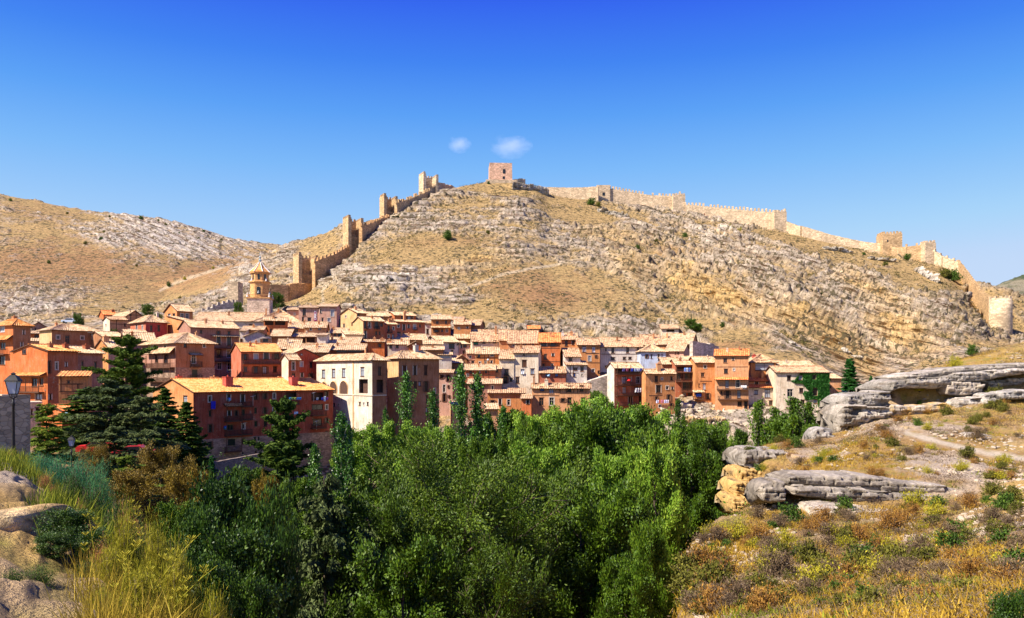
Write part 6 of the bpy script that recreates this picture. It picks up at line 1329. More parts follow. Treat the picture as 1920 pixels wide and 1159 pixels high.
ledge([(1372,932,962),(1395,934,966),(1424,938,955)],69.2,'lowest bed of the bright yellow cliff',4,(.68,.44,.16),.8,seed=8,under=.1)
ledge([(1490,856,884),(1520,855,880),(1545,862,876)],70,'crumbling stony band right of the blocky cliff top',3,(.46,.34,.24),.3,seed=9)
UG='beds of the upper right cliff'
ledge([(1690,705,713),(1740,698,710),(1800,689,702),(1870,684,697),(1960,678,690)],86.8,'thin upper layer on the top bed of the upper right cliff',5,(.47,.41,.34),.1,seed=110,under=.3,group=UG)
ledge([(1666,718,737),(1700,710,729),(1760,707,728),(1800,700,718),(1850,696,714),(1900,693,705),(1960,688,700)],86,'top overhanging bed of the upper right cliff',5.5,(.45,.40,.34),.1,seed=11,under=.9,rough=1.2,group=UG)
ledge([(1676,732,757),(1720,730,758),(1776,728,758)],88.6,'shaded recessed wall under the top bed of the upper cliff',2,(.40,.33,.27),.5,seed=12,under=.1,group=UG)
ledge([(1772,716,741),(1800,718,743),(1845,714,738)],86.2,'squarish block with ochre stains right of the shaded recess',3,(.50,.42,.33),.4,seed=13,under=.8,group=UG)
ledge([(1838,714,734),(1870,712,732),(1930,708,726)],87.5,'sloping bed behind the boulders at the right of the upper cliff',3,(.45,.40,.33),.2,seed=14,group=UG)
ledge([(1670,760,782),(1710,763,783),(1776,757,772)],84.5,'lower stepped bed of the upper cliff',4,(.52,.44,.35),.5,seed=15,under=.4,group=UG)
ledge([(1794,749,768),(1820,748,769),(1842,747,765)],84.5,'pale broken block in the middle foot of the upper cliff',3,(.55,.49,.42),.2,seed=16,group=UG)
ledge([(1848,742,762),(1864,737,763),(1880,740,758)],83.5,'pale rounded boulder at the foot of the upper cliff',2.5,(.55,.50,.44),seed=17,group=UG)
ledge([(1880,736,748),(1905,732,750),(1940,730,748)],82.5,'long pale boulder at the right edge below the upper cliff',2.5,(.58,.53,.47),seed=18,group=UG)
ledge([(1586,745,768),(1610,740,768),(1640,738,765),(1672,737,768)],85,'upper half of the left buttress of the upper cliff',5,(.46,.41,.35),seed=19,under=.15,group=UG)
ledge([(1580,764,800),(1610,764,800),(1645,764,796),(1674,764,788)],84,'lower half of the left buttress of the upper cliff',5,(.44,.38,.31),.15,seed=20,under=.1,group=UG)
ledge([(1568,768,815),(1578,764,812),(1590,766,808)],85.5,'broken left edge of the upper cliff',3,(.46,.40,.32),.1,seed=22,under=.1,group=UG)
ledge([(1526,808,832),(1545,802,834),(1566,804,830)],83,'lone pale boulder by the poplar row',2.2,(.55,.50,.44),seed=23,under=.4,name='boulder')
ledge([(1700,800,812),(1740,802,812),(1780,806,814)],74,'low stone step beside the start of the path',1.5,(.52,.45,.36),.3,seed=24)
ledge([(1820,812,826),(1850,814,830),(1880,820,832)],68,'small pale rocks above the path',1.5,(.6,.52,.43),.1,seed=25)
for i,(x,y,Yb,w_,l) in enumerate([(1290,770,199,60,'pale rock bank under the peeling orange house'),(1345,776,198,60,'grey rock bank under the tall pinkish red house'),(1400,782,196,40,'rock bank under the cream house'),(1235,782,197,40,'rock foot of the tall orange house'),(1320,795,190,90,'lower pale rock bank above the treetops'),(1270,760,202,30,'rock under the galleried house')]):
    ledge([(x-w_/2,y-9,y+8),(x,y-13,y+14),(x+w_/2,y-8,y+10)],Yb,l,7,(.60,.49,.38),.35,seed=40+i,rough=2.2,under=.2,blocks=2.2)
# strata slabs standing out of the castle hill
for i,(x0,y0,x1,y1,h_,l) in enumerate([(960,342,1030,352,16,'craggy rocks right of the summit keep'),(1120,388,1180,402,10,'grey rocks below the plain square tower'),(1545,462,1600,470,6,'grey rocks under the sloping bare wall'),(1630,480,1680,486,7,'rocks left of the corner tower foot'),(1725,500,1760,520,12,'cracked rocks under the turret'),(1105,600,1160,612,9,'rocky rib above the white long house'),(1560,640,1660,700,10,'tilted pale bed on the lower right of the hill'),(1480,640,1560,690,7,'thin tilted bed above the ivy house')]):
    Ya=find_Y(x0,y0+h_,240,500) or 420; Yb=find_Y(x1,y1+h_,240,500) or 420; xm,ym,Ym=(x0+x1)/2,(y0+y1)/2,(Ya+Yb)/2
    ledge([(x0,y0,y0+h_,Ya),(xm,ym-1,ym+h_,Ym),(x1,y1,y1+h_,Yb)],Ym,l,6,(.52,.46,.38),.2,seed=60+i,rough=2.6,under=.2,blocks=2.5)
# ------------------------------------------------------------------ left bank
ledge([(-90,985,1110,8.8),(-30,972,1100,8.8),(30,966,1096,8.9),(75,972,1070,9.2),(104,990,1040,9.6)],8.9,'sunlit tawny boulder at the lower left edge',0.7,(.74,.53,.29),.45,seed=31,rough=.22,under=.3,name='boulder',blocks=.22)
shrub('leafy',1,1.3,31,LM['dark'],5200,.055,.65,60,spread=.12); shrub('fine_g',1,1.1,32,LM['s_green'],14000,.045,.2,70); 
FEN=leafmat('fennel_yellow',(.10,.12,.01),(.32,.30,.02),(.62,.50,.06),.7,.15,.25,2.0); TEAL=leafmat('feathery_teal',(.02,.10,.05),(.06,.22,.10),(.16,.36,.12),.8,.1,.2,1.0); ORB=leafmat('dry_orange',(.22,.09,.03),(.42,.20,.07),(.6,.36,.14),.9,.05,.15,2.0)
shrub('fennel',1,.9,33,FEN,15000,.085,.10,90,spread=.15); shrub('teal',1,1.2,34,TEAL,14000,.06,.14,80,spread=.14); shrub('orb',1,1.1,35,ORB,9000,.05,.2,60)
def near(key,px,top,Y,wpx,label,group,name='bush',cat='bush',sink=.0,hm=None):
    g=ground(px,Y)-sink; h_=max(py2z(Y,top)-g,.25) if hm is None else hm; o=empty(name,((px-960)/F*Y,Y,g-.05),random.uniform(0,6.28),label,cat,group); o.scale=(wpx/F*Y/1.15,wpx/F*Y/1.15,h_)
    tm,cm=TREES[key][:2]; link_mesh('stem',tm,o); link_mesh('foliage',cm,o); return o
for (px,top,Y,w_,l) in [(128,945,9.0,110,'dark leafy bush hanging beside the tawny boulder'),(95,1000,8.4,70,'small dark leafy sprig under the tawny boulder'),(170,985,8.6,80,'dark leafy bush right of the boulder bush')]: plant('gl',px,top,Y,w_,4,3,l,'bush','dark leafy bushes','leafy_bush')
for (px,top,Y,w_,l) in [(420,885,13,150,'tall glossy-leaved bush, upper left lobe'),(500,915,12.5,110,'glossy-leaved bush, right lobe'),(375,950,12,110,'glossy-leaved bush, left lobe'),(450,980,11,170,'lower middle of the glossy-leaved bush'),(525,985,11.5,80,'right edge sprays of the glossy-leaved bush'),(400,1040,10,110,'dark foot of the glossy-leaved bush'),(470,1070,9,100,'lowest sprays of the glossy-leaved bush')]: plant('gl',px,top,Y,w_*1.1,4,3,l,'bush','lobes of the glossy-leaved thicket','leafy_bush')
for (px,top,Y,w_,l) in [(75,848,24,80,'blue-green feathery plant by the stone wall'),(110,855,22,80,'second blue-green feathery plant'),(150,858,21,80,'green feathery plant below the small lamp'),(185,868,20,60,'last feathery plant toward the cedars')]: near('teal',px,top,Y,w_,l,'feathery plants along the path','feathery_plant','plant')
for (px,top,Y,w_,l) in [(135,885,17,80,'green feathery plant in the middle of the bank'),(175,905,15,90,'tall fine green weed on the bank'),(225,925,14,90,'fine green weed right of the bank'),(120,905,15.5,60,'fine green weed above the boulder bush'),(205,955,12,80,'green weed behind the yellow fennel'),(255,985,9.2,90,'green weed between the yellow fennel clumps'),(330,1000,8.6,90,'fresh green weed right of the yellow fennel'),(165,1040,7.4,80,'green weed left of the yellow fennel'),(60,1105,6.3,120,'low green herbs at the bottom left'),(20,1120,6.0,80,'green herbs at the very corner')]: near('fine_g',px,top,Y,w_,l,'green weeds on the left bank','weed','plant')
for (px,top,Y,w_,l) in [(85,885,19,36,'rust-coloured dry plant on the bank'),(100,905,17,30,'second rust-coloured dry plant'),(150,940,13,50,'brownish dry weed on the bank'),(15,845,26,40,'dry brown weed under the big lamp'),(35,855,27,30,'small dry weed beside the wall'),(240,955,12,70,'reddish dry weed behind the fennel'),(190,1010,8,70,'orange dry stalks before the fennel'),(260,990,10,70,'pinkish dry weed in the fennel')]: near('orb',px,top,Y,w_,l,'rust-coloured dry weeds','dry_weed','plant')
for (px,top,Y,w_,l) in [(235,965,8.5,90,'tallest yellow fennel clump of the left bank'),(290,985,8.0,90,'yellow fennel clump right of the tallest'),(205,1020,7.0,90,'yellow fennel clump near the boulder bush'),(260,1060,6.4,120,'broad yellow fennel clump at the bottom'),(330,1030,7.2,110,'yellow fennel clump before the glossy bush'),(190,1095,5.8,90,'low yellow fennel clump at the bottom left'),(400,1110,6.6,90,'fennel clump at the foot of the glossy bush')]: near('fennel',px,top,Y,w_,l,'yellow fennel clumps','fennel','plant')
def c_left(px,py,P): return (px<600)&(px>-60)
P=rand_ground(1900,150,470,4.6,11,13,lambda px,py,P:(fbm(P[:,0],P[:,1],P[:,2],.5,3,111)>.08)&(px>150),True); blades('tall_dry_grass',P,8,.36,.006,leafmat('tall_grass',(.14,.10,.015),(.38,.27,.03),(.66,.50,.09),.8,.1,.2,2.0),'tall yellow dry grass in the left foreground',14,spread=.08,lean=.35)
P=rand_ground(5200,-60,400,9,40,15,lambda px,py,P:(fbm(P[:,0],P[:,1],P[:,2],1.2,3,112)>-.05)&((px>85)|(P[:,1]>18)),True); blades('bank_grass',P,9,.45,.016,GRM2,'green and yellow weeds covering the left bank',15,spread=.16,lean=.4)
P=rand_ground(4200,60,600,13,60,16,lambda px,py,P:(px>200)|(P[:,1]>30),True); scatter_clumps('undergrowth',P,LM['s_olive'],60,.07,.9,.35,'dense dark undergrowth down the left bank',17,.4)
P=rand_ground(4000,250,1420,66,160,18,lambda px,py,P:P[:,2]<-11); scatter_clumps('valley_undergrowth',P,LM['green'],36,.30,2.2,2.4,'shadowed undergrowth on the gorge floor',19,.5)
P=rand_ground(700,430,560,5.2,8.5,20); blades('corner_grass',P,16,.38,.008,GRM,'orange-gold grass tuft below the glossy bush',16,spread=.06,lean=.5)
# a few single tall stalks
def stalk(px,top,Y,lean,label):
    g=ground(px,Y); H=py2z(Y,top)-g; o=empty('fennel_stalk',((px-960)/F*Y,Y,g),0,label,'plant','tall single fennel stalks'); b=MB(); r=random.Random(int(px))
    pts=[(lean*H*t*t,0,H*t) for t in (0,.3,.6,.85,1)]; b.tube(pts,[.006,.005,.004,.003,.002],0,5)
    for k in range(9):
        t=.35+.62*k/9; x,z=lean*H*t*t,H*t; a=r.uniform(0,6.28); ln=H*.16*(1.2-t); e=(x+math.cos(a)*ln,math.sin(a)*ln,z+ln*.9); b.tube([(x,0,z),e],[.003,.0015],0,4)
        l=MB()
        for j in range(9):
            aa=j*.7; l.tube([e,(e[0]+math.cos(aa)*.035,e[1]+math.sin(aa)*.035,e[2]+.03)],[.0012,.004],0,3)
        l.build('umbel',FEN,o)
    b.build('stem',FEN,o)
stalk(235,930,7.6,.05,'upright fennel stalk in the middle of the yellow clumps'); stalk(270,1000,6.2,.55,'fennel stalk leaning far to the right'); stalk(180,960,7.8,-.1,'fennel stalk leaning slightly left'); stalk(300,1060,5.9,.7,'lowest fennel stalk leaning right'); stalk(220,1010,6.0,.25,'second upright fennel stalk')

plant('gl',1895,1088,4.2,110,4,3,'dark green leafy bush at the bottom right corner, close to the camera','bush','corner bushes','leafy_bush')

for (px,py,wp,k,l) in [(265,413,11,'sh_g','round dark bush on the skyline of the left hill'),(297,416,7,'sh_g','small dark bush right of the skyline bush'),(311,424,8,'sh_o','shrub below the small skyline bush'),(382,437,8,'sh_g','dark shrub on the falling skyline of the left hill'),(189,451,10,'sh_g','dark shrub on the pale rocks of the left hill'),(160,459,9,'sh_o','olive shrub left of the one on the pale rocks'),(92,495,9,'sh_g','lone dark shrub on the brown slope'),(256,500,7,'sh_o','small shrub at the foot of the pale rocks'),(415,452,7,'sh_o','shrub near the right end of the left hill skyline'),(20,378,8,'sh_g','dark shrub on the top left of the left hill'),(205,408,6,'sh_g','tiny shrub on the left hill crest'),(126,402,7,'sh_o','little shrub below the crest at the left'),(372,450,7,'sh_o','shrub under the falling skyline'),(336,440,7,'sh_g','dark shrub between the skyline shrubs'),(195,437,7,'sh_o','shrub above the pale rocks')]:
    q=far_spot('hill',px,py)
    if q: bushat(k,px,py,q[0],wp,.8,l,'single shrubs on the left hill',surf=q[1])
for (px,py,wp,k,l) in [(317,538,11,'sh_g','small green tree on the terraces left of the belfry'),(346,527,9,'sh_y','bright small tree by the path left of the belfry'),(258,545,12,'sh_g','dark small tree on the lower left terraces'),(337,562,8,'sh_o','thin small tree above the rampart'),(306,575,10,'sh_g','small tree above the square tower house'),(240,580,10,'sh_o','grey-green bush behind the timber-framed house'),(85,580,14,'sh_g','dark bush on the slope above the left houses'),(60,598,22,'sh_o','wide dark bush just above the left roofs'),(142,562,8,'sh_g','little bush on the left slope'),(400,505,8,'sh_y','yellow bush on the spur behind the belfry')]:
    q=far_spot('hill_spur',px,py) or far_spot('hill',px,py)
    if q: bushat(k,px,py,q[0],wp,.9,l,'small trees on the left terraces',surf=q[1])
# ------------------------------------------------------------------ lamps, walls, cars, laundry, ivy, clouds
LAMPG=glass_mat('lamp_glass',(.42,.47,.58),.35)
def street_lamp(px,top,bot_head,Y,label,base=None):
    g=ground(px,Y); zt=py2z(Y,top); zh=py2z(Y,bot_head); hh=zt-zh; o=empty('street_lamp',((px-960)/F*Y,Y,g),R(12),label,'street lamp','black street lamps on the left bank'); z1=zh-g
    b=MB(); b.lathe([(.16,-.6),(.16,.25),(.11,.35),(.075,.6),(.06,1.0),(.05,z1-.5),(.075,z1-.45),(.05,z1-.38),(.04,z1-.2)],0,12); b.build('pole',IRON,o,True)
    s=hh/.95; b=MB()
    for k in range(4):
        a=k*math.pi/2+math.pi/4; b.tube([(0,0,z1-.22),(.14*s*math.cos(a),.14*s*math.sin(a),z1-.14),(.17*s*math.cos(a),.17*s*math.sin(a),z1+.0)],[.018]*3,0,5)
    b.build('bracket',IRON,o)
    b=MB(); b.lathe([(.20*s,z1),(.34*s,z1+.56*s)],0,4,rot=R(45)); gl=b.build('lantern_glass',LAMPG,o)
    b=MB()
    for k in range(4):
        a=k*math.pi/2+R(45); b.tube([(.205*s*math.cos(a),.205*s*math.sin(a),z1-.01),(.35*s*math.cos(a),.35*s*math.sin(a),z1+.57*s)],[.018*s,.018*s],0,4)
    b.lathe([(.23*s,z1-.04),(.23*s,z1)],0,4,rot=R(45)); b.lathe([(.42*s,z1+.55*s),(.40*s,z1+.60*s),(.25*s,z1+.76*s),(.15*s,z1+.84*s),(.10*s,z1+.86*s),(.10*s,z1+.90*s),(.13*s,z1+.91*s),(.02*s,z1+.97*s)],0,4,rot=R(45)); b.build('lantern_cap',IRON,o)
street_lamp(25,699,738,33,'large black street lamp in front of the stone wall at the left edge')
street_lamp(134,817,836,52,'small distant black street lamp among the cedars')
# stone wall at the left
def stone_wall(p0,p1,top,th,label,name='stone_wall',mat=None,cap=True,drop=3):
    a=at(p0[0],top[0],p0[1]); c=at(p1[0],top[1],p1[1]); g=min(ground(*p0),ground(*p1)); o=empty(name,(a.x,a.y,g),math.atan2(c.y-a.y,c.x-a.x),label,'wall'); L=math.hypot(c.x-a.x,c.y-a.y); b=MB(); n=max(2,int(L/1.2)); za,zc=a.z-g,c.z-g
    for i in range(n):
        u0,u1=L*i/n,L*(i+1)/n; j=random.uniform(-.03,.03); z0=za+(zc-za)*i/n; z1=za+(zc-za)*(i+1)/n; P=[(u0,0,-drop),(u1,0,-drop),(u1,th,-drop),(u0,th,-drop),(u0,0,z0+j),(u1,0,z1+j),(u1,th,z1+j),(u0,th,z0+j)]
        nn_=len(b.v); b.v+=P
        for q in ((0,3,2,1),(4,5,6,7),(0,1,5,4),(1,2,6,5),(2,3,7,6),(3,0,4,7)): b.f.append(tuple(nn_+k for k in q)); b.m.append(0)
    b.build('masonry',mat or stonewall((.46,.36,.24),2.4),o); return o
stone_wall((-180,33),(57,38),(740,741),4.5,'high stone wall behind the big street lamp')
stone_wall((395,128),(492,146),(868,850),.6,'dark retaining wall below the long red building',mat=stonewall((.26,.20,.16),2.6),drop=6)
stone_wall((1100,204),(1150,206),(716,700),3,'pale rubble terrace wall between the timbered and the gallery houses',mat=stonewall((.62,.50,.38),1.6),drop=9)
# cars glimpsed through the cedars, and one parked above the broad brown house
def car(px,py,Y,rz,c,label,base=None):
    g=ground(px,Y) if base is None else base; z=py2z(Y,py); o=empty('parked_car',((px-960)/F*Y,Y,z-1.0),rz,label,'car','parked cars'); m=glass_mat('car_paint_'+label[:5],c,.3)
    b=MB(); pr=[(-2.1,.35),(-2.15,.75),(-1.95,.95),(-1.2,1.0),(-.6,1.42),(.7,1.45),(1.4,1.0),(2.0,.9),(2.1,.6),(2.05,.3)]
    def ext(pr,w,b,m=0):
        n=len(pr); k=len(b.v); b.v+=[(x,-w,z) for x,z in pr]+[(x,w,z) for x,z in pr]
        for i in range(n): j=(i+1)%n; b.f.append((k+i,k+j,k+n+j,k+n+i)); b.m.append(m)
        b.f.append(tuple(k+i for i in range(n))[::-1]); b.f.append(tuple(k+n+i for i in range(n))); b.m+=[m,m]
    ext(pr,.84,b); b.build('body',m,o)
    q=MB(); ext([(-1.15,1.0),(-.62,1.36),(.68,1.38),(1.28,1.0)],.86,q); q.build('windows',GLASS,o)
    for x in (-1.35,1.35):
        for y in (-.8,.8): t=MB(); t.tube([(x,y-.1,.32),(x,y+.1,.32)],[.32,.32],0,14); t.build('wheel',plain('tyre',(.02,.02,.02)),o)
    b=MB(); b.box(-2.6,2.6,-1.4,1.4,-4.5,-.02); 
    return o
car(185,834,88,.3,(.62,.02,.02),'bright red parked car glimpsed between the cedars'); car(252,843,84,.2,(.45,.03,.03),'dark red parked car half hidden by the brown bush'); car(131,600,232,.15,(.62,.68,.75),'silver parked car above the broad brown house')
# laundry and small bright things, each hung on its own house front
def cloth(px,py,w,h_,Y,c,label,name='laundry',group='laundry hung on the house fronts',wav=.08,cat='laundry'):
    W_=w/F*Y;H_=h_/F*Y; P=at(px,py,Y); o=[]; nu,nv=8,6; V=[];Q=[]
    for s in (0,1):
        for i in range(nu+1):
            for j in range(nv+1): V.append((-W_/2+W_*i/nu, wav*math.sin(i*1.3+j*.4)+.012*s, H_/2-H_*j/nv*(1-.12*math.sin(i*2.1)**2)))
    N=(nu+1)*(nv+1)
    for s in (0,1):
        for i in range(nu):
            for j in range(nv): a=s*N+i*(nv+1)+j; Q.append((a,a+nv+1,a+nv+2,a+1))
    me=np_mesh(name,V,Q,[plain('cloth_%.2f_%.2f_%.2f'%c,c,.9)]); ob=link_mesh(name,me); ob.location=P; return tag(ob,label,cat,group)
def hang(i_house,z,px,py,w,h_,c,label,out=.35,**k):
    "hang on the front plane of a house"
    root,front,left,L,D,H,Zb=i_house; s,ox,oy=ZN[z]; u,zz=front(px,py); th=root.rotation_euler.z; X=root.location.x+math.cos(th)*u+math.sin(th)*out; Yv=root.location.y+math.sin(th)*u-math.cos(th)*out
    o=cloth(ox+px/s,oy+py/s,w/s,h_/s,Yv,c,label,**k); o.location.x=X; o.location.y=Yv; o.rotation_euler.z=th; return o
HB={}
for hh in HOUSES: HB[hh[0]['label']]=hh
fbH=HB['long dark red building with orange roof, blue cloth and stacked balconies']
hang(fbH,3,624,422,44,80,(.03,.03,.45),'big royal blue cloth hanging between two windows')
for x,c,l in ((1362,(.10,.35,.5),'teal shirt drying on the upper right loggia'),(1385,(.3,.5,.12),'green cloth drying on the upper right loggia'),(1412,(.5,.55,.12),'lime cloth in the middle of the upper loggia line'),(1438,(.05,.2,.5),'blue cloth right of the lime one on the loggia line'),(1462,(.04,.25,.6),'bright blue cloth at the end of the loggia line'),(1632,(.6,.6,.6),'white cloth on the far right balcony line'),(1680,(.1,.1,.5),'indigo cloth on the far right balcony line'),(1705,(.65,.75,.85),'long pale blue towel on the far right balcony line'),(1728,(.25,.08,.35),'purple cloth at the end of the far right line')): hang(fbH,3,x,356 if x<1500 else 358,20,26 if x!=1705 else 52,c,l,out=1.1)
hang(fbH,3,1425,498,40,26,(.5,.65,.75),'pale blue bundle of washing behind the layered cedar',out=1.0)
gh=HB['pink-walled house with four laundry-hung open galleries']
for i,(x,c,l) in enumerate(((405,(.12,.10,.3),'dark violet cloth on the top gallery line'),(440,(.4,.1,.15),'red cloth on the top gallery line'),(485,(.04,.08,.6),'vivid blue cloth on the top gallery line'),(520,(.5,.55,.7),'pale blue shirt on the top gallery line'),(550,(.75,.75,.8),'white shirt on the top gallery line'),(578,(.10,.15,.45),'navy cloth at the right end of the top gallery line'))): hang(gh,6,x,600,26,34,c,l,out=.6)
for x,l in ((528,'left white sheet on the third gallery'),(572,'right white sheet on the third gallery')): hang(gh,6,x,800,42,44,(.8,.8,.82),l,out=1.05)
oh=HB['tall orange house with laundry under its lower windows']
for x,c,l in ((745,(.6,.6,.75),'pale lilac cloth under the left lower window'),(760,(.6,.12,.08),'small red cloth under the lower windows'),(790,(.6,.2,.25),'pink cloth under the lower windows'),(822,(.6,.55,.75),'lavender cloth under the lower windows'),(845,(.7,.6,.65),'rosy white cloth under the lower windows')): hang(oh,6,x,912,24,34,c,l,out=.4)
dh=HB['dark timber galleried house with blue laundry on its top floor']
for x,c,l in ((1020,(.15,.3,.7),'blue cloth left on the galleried house line'),(1040,(.5,.6,.8),'light blue cloth in the middle of the galleried house line'),(1065,(.1,.2,.6),'deep blue cloth right on the galleried house line')): hang(dh,6,x,598,18,40,c,l,out=.5)
ph=HB['peeling orange house with a small roofed balcony']
hang(ph,6,1155,850,50,30,(.04,.12,.5),'dark blue washing in the small roofed balcony',out=.6)
ch=HB['tall cream house with laundry in its middle window']
hang(ch,5,843,628,28,26,(.8,.8,.85),'white washing in the middle window of the cream house',out=.3)
# red parasol on the gallery
root,front,left,L,D,H,Zb=gh; u,zz=front(454,722); th=root.rotation_euler.z; o=empty('parasol',(root.location.x+math.cos(th)*u+math.sin(th)*.6,root.location.y+math.sin(th)*u-math.cos(th)*.6,Zb+front(454,748)[1]),0,'red folded parasol on the second gallery','parasol')
b=MB(); b.lathe([(.62,1.05),(.55,1.25),(.3,1.5),(.02,1.65)],0,10); b.build('canopy',plain('red_canvas',(.6,.02,.02)),o); b=MB(); b.tube([(0,0,0),(0,0,1.7)],[.02,.02]); b.build('pole',IRON,o)
# white balcony chairs
rp=HB['tall pinkish red house with a scalloped string course and two galleries']
for k,x in enumerate((478,498,518)):
    root,front,left,L,D,H,Zb=rp; u,_=front(x,683); zf=front(x,685)[1]; th=root.rotation_euler.z; o=empty('balcony_chair',(root.location.x+math.cos(th)*u+math.sin(th)*.55,root.location.y+math.sin(th)*u-math.cos(th)*.55,Zb+zf),th,('left','middle','right')[k]+' white chair on the upper gallery of the tall pinkish red house','chair','white chairs on the gallery')
    wc=plain('white_plastic',(.8,.8,.8)); b=MB(); b.box(-.22,.22,-.22,.22,.42,.46); b.build('seat',wc,o); b=MB(); b.box(-.22,.22,.18,.22,.461,.95); b.build('backrest',wc,o)
    for a in (-.19,.19):
        for c in (-.19,.17): b=MB(); b.box(a-.02,a+.02,c-.02,c+.02,0,.419); b.build('leg',wc,o)
# banner on the pink house
root,front,left,L,D,H,Zb=[x for x in HOUSES if x[0]['label'].startswith('pink house with a tall magenta')][0]
a=front(1271,476);c=front(1290,548); th=root.rotation_euler.z; b=MB(); b.box(a[0],c[0],-.10,-.03,c[1],a[1]); bo=b.build('banner',plain('magenta_cloth',(.30,.02,.12)),root)
b=MB(); xm=(a[0]+c[0])/2; n=5; hz=(a[1]-c[1])/(n+1)
glyphs=[[(0,0,0,1),(1,0,1,1),(0,1,.5,.5),(.5,.5,1,1)],[(0,0,0,1),(1,0,1,1),(0,0,1,0)],[(0,0,1,0),(1,0,1,.5),(0,.5,1,.5),(0,.5,0,1),(0,1,1,1)],[(0,0,0,1),(0,0,1,0),(0,.5,.8,.5),(0,1,1,1)],[(0,0,0,1),(1,0,1,1),(0,0,1,0),(0,1,1,1)]]
for k,g_ in enumerate(glyphs):
    z0=a[1]-hz*(k+1)-.1; s_=.55
    for (x0_,y0_,x1_,y1_) in g_: b.tube([(xm-s_/2+x0_*s_,-.115,z0+y0_*s_*1.2),(xm-s_/2+x1_*s_,-.115,z0+y1_*s_*1.2)],[.05,.05],0,4)
b.build('lettering',plain('white_paint',(.8,.8,.8)),bo)
# satellite dishes and aerials
def dish(h_,z,px,py,r,c,label,out=.5):
    root,front,left,L,D,H,Zb=h_; u,zz=front(px,py); th=root.rotation_euler.z; o=empty('satellite_dish',(root.location.x+math.cos(th)*u+math.sin(th)*out,root.location.y+math.sin(th)*u-math.cos(th)*out,Zb+zz),0,label,'satellite dish','satellite dishes'); b=MB(); n=14
    b.lathe([(r,0),(r*.7,-.07),(r*.3,-.13),(.01,-.15)],0,n); ob=b.build('dish',plain('dish_%.2f'%c[2],c,.4),o,True); ob.rotation_euler=(R(75),0,R(-15)); b=MB(); b.tube([(0,0,-.1),(0,out*.8,-.35)],[.03,.03]); b.tube([(0,0,-.1),(-.1,-r*.9,0)],[.015,.015]); b.build('arm',IRON,o)
dish(fbH,3,774,365,.42,(.35,.55,.75),'pale blue satellite dish high on the long red building'); dish(fbH,3,738,643,.42,(.10,.35,.6),'bright blue satellite dish beside the lower balcony'); dish(HB['orange timber-framed house with a tall ochre chimney shaft'],5,1100-600,500,.3,(.7,.7,.7),'tiny white dish on the timber-framed house')
dish(HB['salmon house with blue shutters under a wide roof'],5,1100,655,.4,(.75,.75,.75),'white dish between the blue shutters'); dish(HB['low orange annex with bright corrugated tiles among the conifers'],1,452,920,.5,(.75,.75,.75),'white satellite dish on the low orange annex',1.2)
def aerial(h_,z,px,py,len_,label,out=.5,up=1.2):
    root,front,left,L,D,H,Zb=h_; u,zz=front(px,py); th=root.rotation_euler.z; o=empty('tv_aerial',(root.location.x+math.cos(th)*u+math.sin(th)*out,root.location.y+math.sin(th)*u-math.cos(th)*out,Zb+zz-up),th+.5,label,'aerial','television aerials'); m=plain('aerial_metal',(.6,.6,.6),.4,.5); b=MB(); b.tube([(0,0,-.6),(0,0,up)],[.03,.03],0,5); b.build('mast',m,o)
    b=MB(); b.tube([(-len_/2,0,up),(len_/2,0,up+.15)],[.02,.02],0,4)
    for k in range(7): x=-len_/2+len_*k/6; b.tube([(x,-.25,up+.15*k/6),(x,.25,up+.15*k/6)],[.015,.015],0,3)
    b.build('antenna',m,o)
aerial(fbH,3,1012,335,1.2,'white aerial between two upper windows of the long red building'); aerial(fbH,3,1612,300,1.2,'aerial by the far right balconies'); aerial(fbH,3,925,600,1.4,'aerial above the lower middle balcony'); aerial(fbH,3,1640,580,1.1,'aerial on the lowest right balcony'); aerial(HB['broad brown house with a low hipped roof and a cream end wall'],1,655,325,2.6,'white aerial on the front of the broad brown house',1.0)
aerial(HB['tall mauve apartment house with three rows of iron balconies'],2,592,905,1.6,'aerial before the tall mauve apartment house',8.5,1.6)
# ivy on the cream house
root,front,left,L,D,H,Zb=[x for x in HOUSES if x[0]['label'].startswith('cream house half covered')][0]
r=np.random.default_rng(77); N=42000; zx=r.uniform(960,1345,N); zy=r.uniform(510,980,N)
nz=fbm(zx,zy,0*zx,60,4,12)*70
top=np.interp(zx,[960,1000,1060,1090,1130,1345],[600,595,520,512,512,512]); bot=np.interp(zx,[960,1000,1045,1090,1110,1150,1240,1255,1340],[590,612,620,650,660,690,720,800,850])
band=((zy>top)&(zy<bot+nz*.4))|((zx>1075)&(zx<1260)&(zy>700+nz*.2)&(zy<785+nz*.3)&(zx+nz>1100))|((zx>1225+nz*.25)&(zy<850+nz*.3))
wn=[(1192,565,40,46),(1203,710,46,76),(1207,805,36,38),(1058,570,38,46),(1067,697,40,44)]
for (a,b_,c_,d_) in wn: band&=~((np.abs(zx-a)<c_/2+3)&(np.abs(zy-b_)<d_/2+3))
zx,zy=zx[band],zy[band]; P=np.array([(front(a,b_)[0],0,front(a,b_)[1]) for a,b_ in zip(zx,zy)]); P=P[(P[:,0]<L+.2)&(P[:,2]<H)]; P[:,1]=-np.abs(r.normal(size=len(P)))*.16-.03
P2=np.stack([np.full(5000,L)+np.abs(r.normal(size=5000))*.15+.03,r.uniform(0,7,5000),r.uniform(H-14,H,5000)],-1); P=np.concatenate([P,P2])
V,Q=leaf_quads(P,None,.26,.8,r); iv_=link_mesh('ivy',np_mesh('ivy',V,Q,[LM['ivy']]),root); iv_['label']='dark green ivy climbing the right half of the wall'
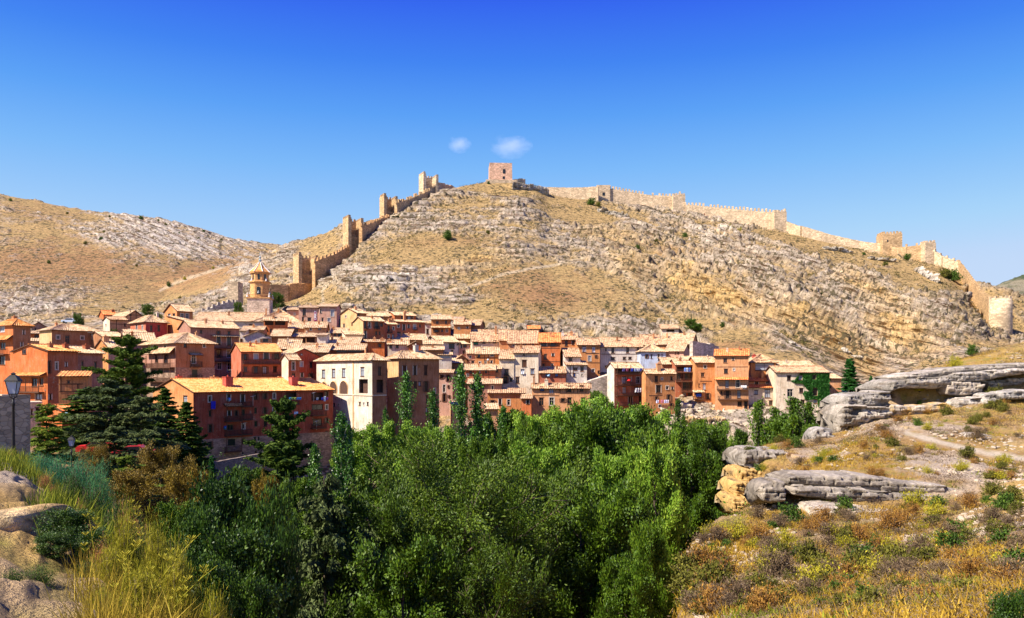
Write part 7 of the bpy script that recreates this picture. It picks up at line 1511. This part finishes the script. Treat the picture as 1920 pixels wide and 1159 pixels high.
# two small clouds, far away
def cloudmat():
    m=bpy.data.materials.new('cloud_vapour'); m.use_nodes=True; t=m.node_tree; t.nodes.clear(); o=t.nodes.new('ShaderNodeOutputMaterial'); v=t.nodes.new('ShaderNodeVolumePrincipled'); t.links.new(v.outputs[0],o.inputs['Volume']); v.inputs['Color'].default_value=(1,1,1,1); v.inputs['Anisotropy'].default_value=.2
    tc=nn(t,'ShaderNodeTexCoord'); n=noise_n(t,1.6,5,.65,tc.outputs['Object']); ln=nn(t,'ShaderNodeVectorMath',operation='LENGTH'); t.links.new(tc.outputs['Object'],ln.inputs[0])
    a=nn(t,'ShaderNodeMath',operation='SUBTRACT'); a.inputs[0].default_value=1.0; t.links.new(ln.outputs['Value'],a.inputs[1]); b=nn(t,'ShaderNodeMath',operation='MULTIPLY_ADD'); b.inputs[1].default_value=1.9; b.inputs[2].default_value=-1.02; t.links.new(n.outputs[0],b.inputs[0])
    c=nn(t,'ShaderNodeMath',operation='ADD'); t.links.new(a.outputs[0],c.inputs[0]); t.links.new(b.outputs[0],c.inputs[1]); d=nn(t,'ShaderNodeMath',operation='MULTIPLY',use_clamp=False); d.inputs[1].default_value=.009; t.links.new(c.outputs[0],d.inputs[0]); e=nn(t,'ShaderNodeMath',operation='MAXIMUM'); e.inputs[1].default_value=0; t.links.new(d.outputs[0],e.inputs[0]); t.links.new(e.outputs[0],v.inputs['Density']); return m
CM=cloudmat()
for (px,py,w_,h_,l) in ((958,275,78,44,'larger faint wispy cloud above the summit keep'),(861,271,44,30,'smaller faint wispy cloud left of the larger one')):
    Y=3000; b=MB(); prof=[(math.sin(math.pi*i/10)+1e-3,-math.cos(math.pi*i/10)) for i in range(11)]; b.lathe(prof,0,16); o=b.build('cloud',CM,None,True); o.location=at(px,py,Y); o.scale=(w_/F*Y/2*1.1,50,h_/F*Y/2*1.1); tag(o,l,'cloud')

# arches, ledge and downpipe strip of the white palace wing
root,front,left,L,D,H,Zb=[x for x in HOUSES if x[0]['label'].startswith('white arcaded wing')][0]
DKR=plain('arch_shadow',(.09,.05,.035))  # shade inside the arches, painted on flat dark panels
for (xa,xb,yt,ybm) in ((98,152,697,750),(174,232,692,800),(256,322,688,798)):
    a=left(xa,(yt+ybm)/2)[0]; c=left(xb,(yt+ybm)/2)[0]; y0,y1=sorted((a,c)); r_=(y1-y0)/2; ym=(y0+y1)/2; zt=left((xa+xb)/2,yt)[1]; zb_=left((xa+xb)/2,ybm)[1]; b=MB(); f=MB(); n=14
    pts=[(y0,zb_)]+[(ym-r_*math.cos(math.pi*i/n),zt-r_+r_*math.sin(math.pi*i/n)) for i in range(n+1)]+[(y1,zb_)]
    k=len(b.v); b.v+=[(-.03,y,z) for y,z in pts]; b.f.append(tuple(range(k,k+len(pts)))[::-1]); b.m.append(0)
    for i in range(len(pts)-1):
        p,q=pts[i],pts[i+1]; f.tube([(-.03,p[0],p[1]),(-.03,q[0],q[1])],[.14,.14],0,4)
    ob=b.build('arch_shade_panel',DKR,root); f.build('arch_surround',plaster(WCOL['ochre']),ob)
b=MB(); z=left(300,801)[1]; b.box(-.14,-.002,.0,D,z-.12,z+.10); b.box(-.0,L,-.14,-.002,z-.12,z+.10); b.build('string_course',plaster(WCOL['cream']),root)
b=MB(); y=left(368,600)[0]; b.box(-.10,-.004,y-.22,y+.22,-9,H-.3); b.build('wall_pier',plaster(WCOL['ochre']),root)
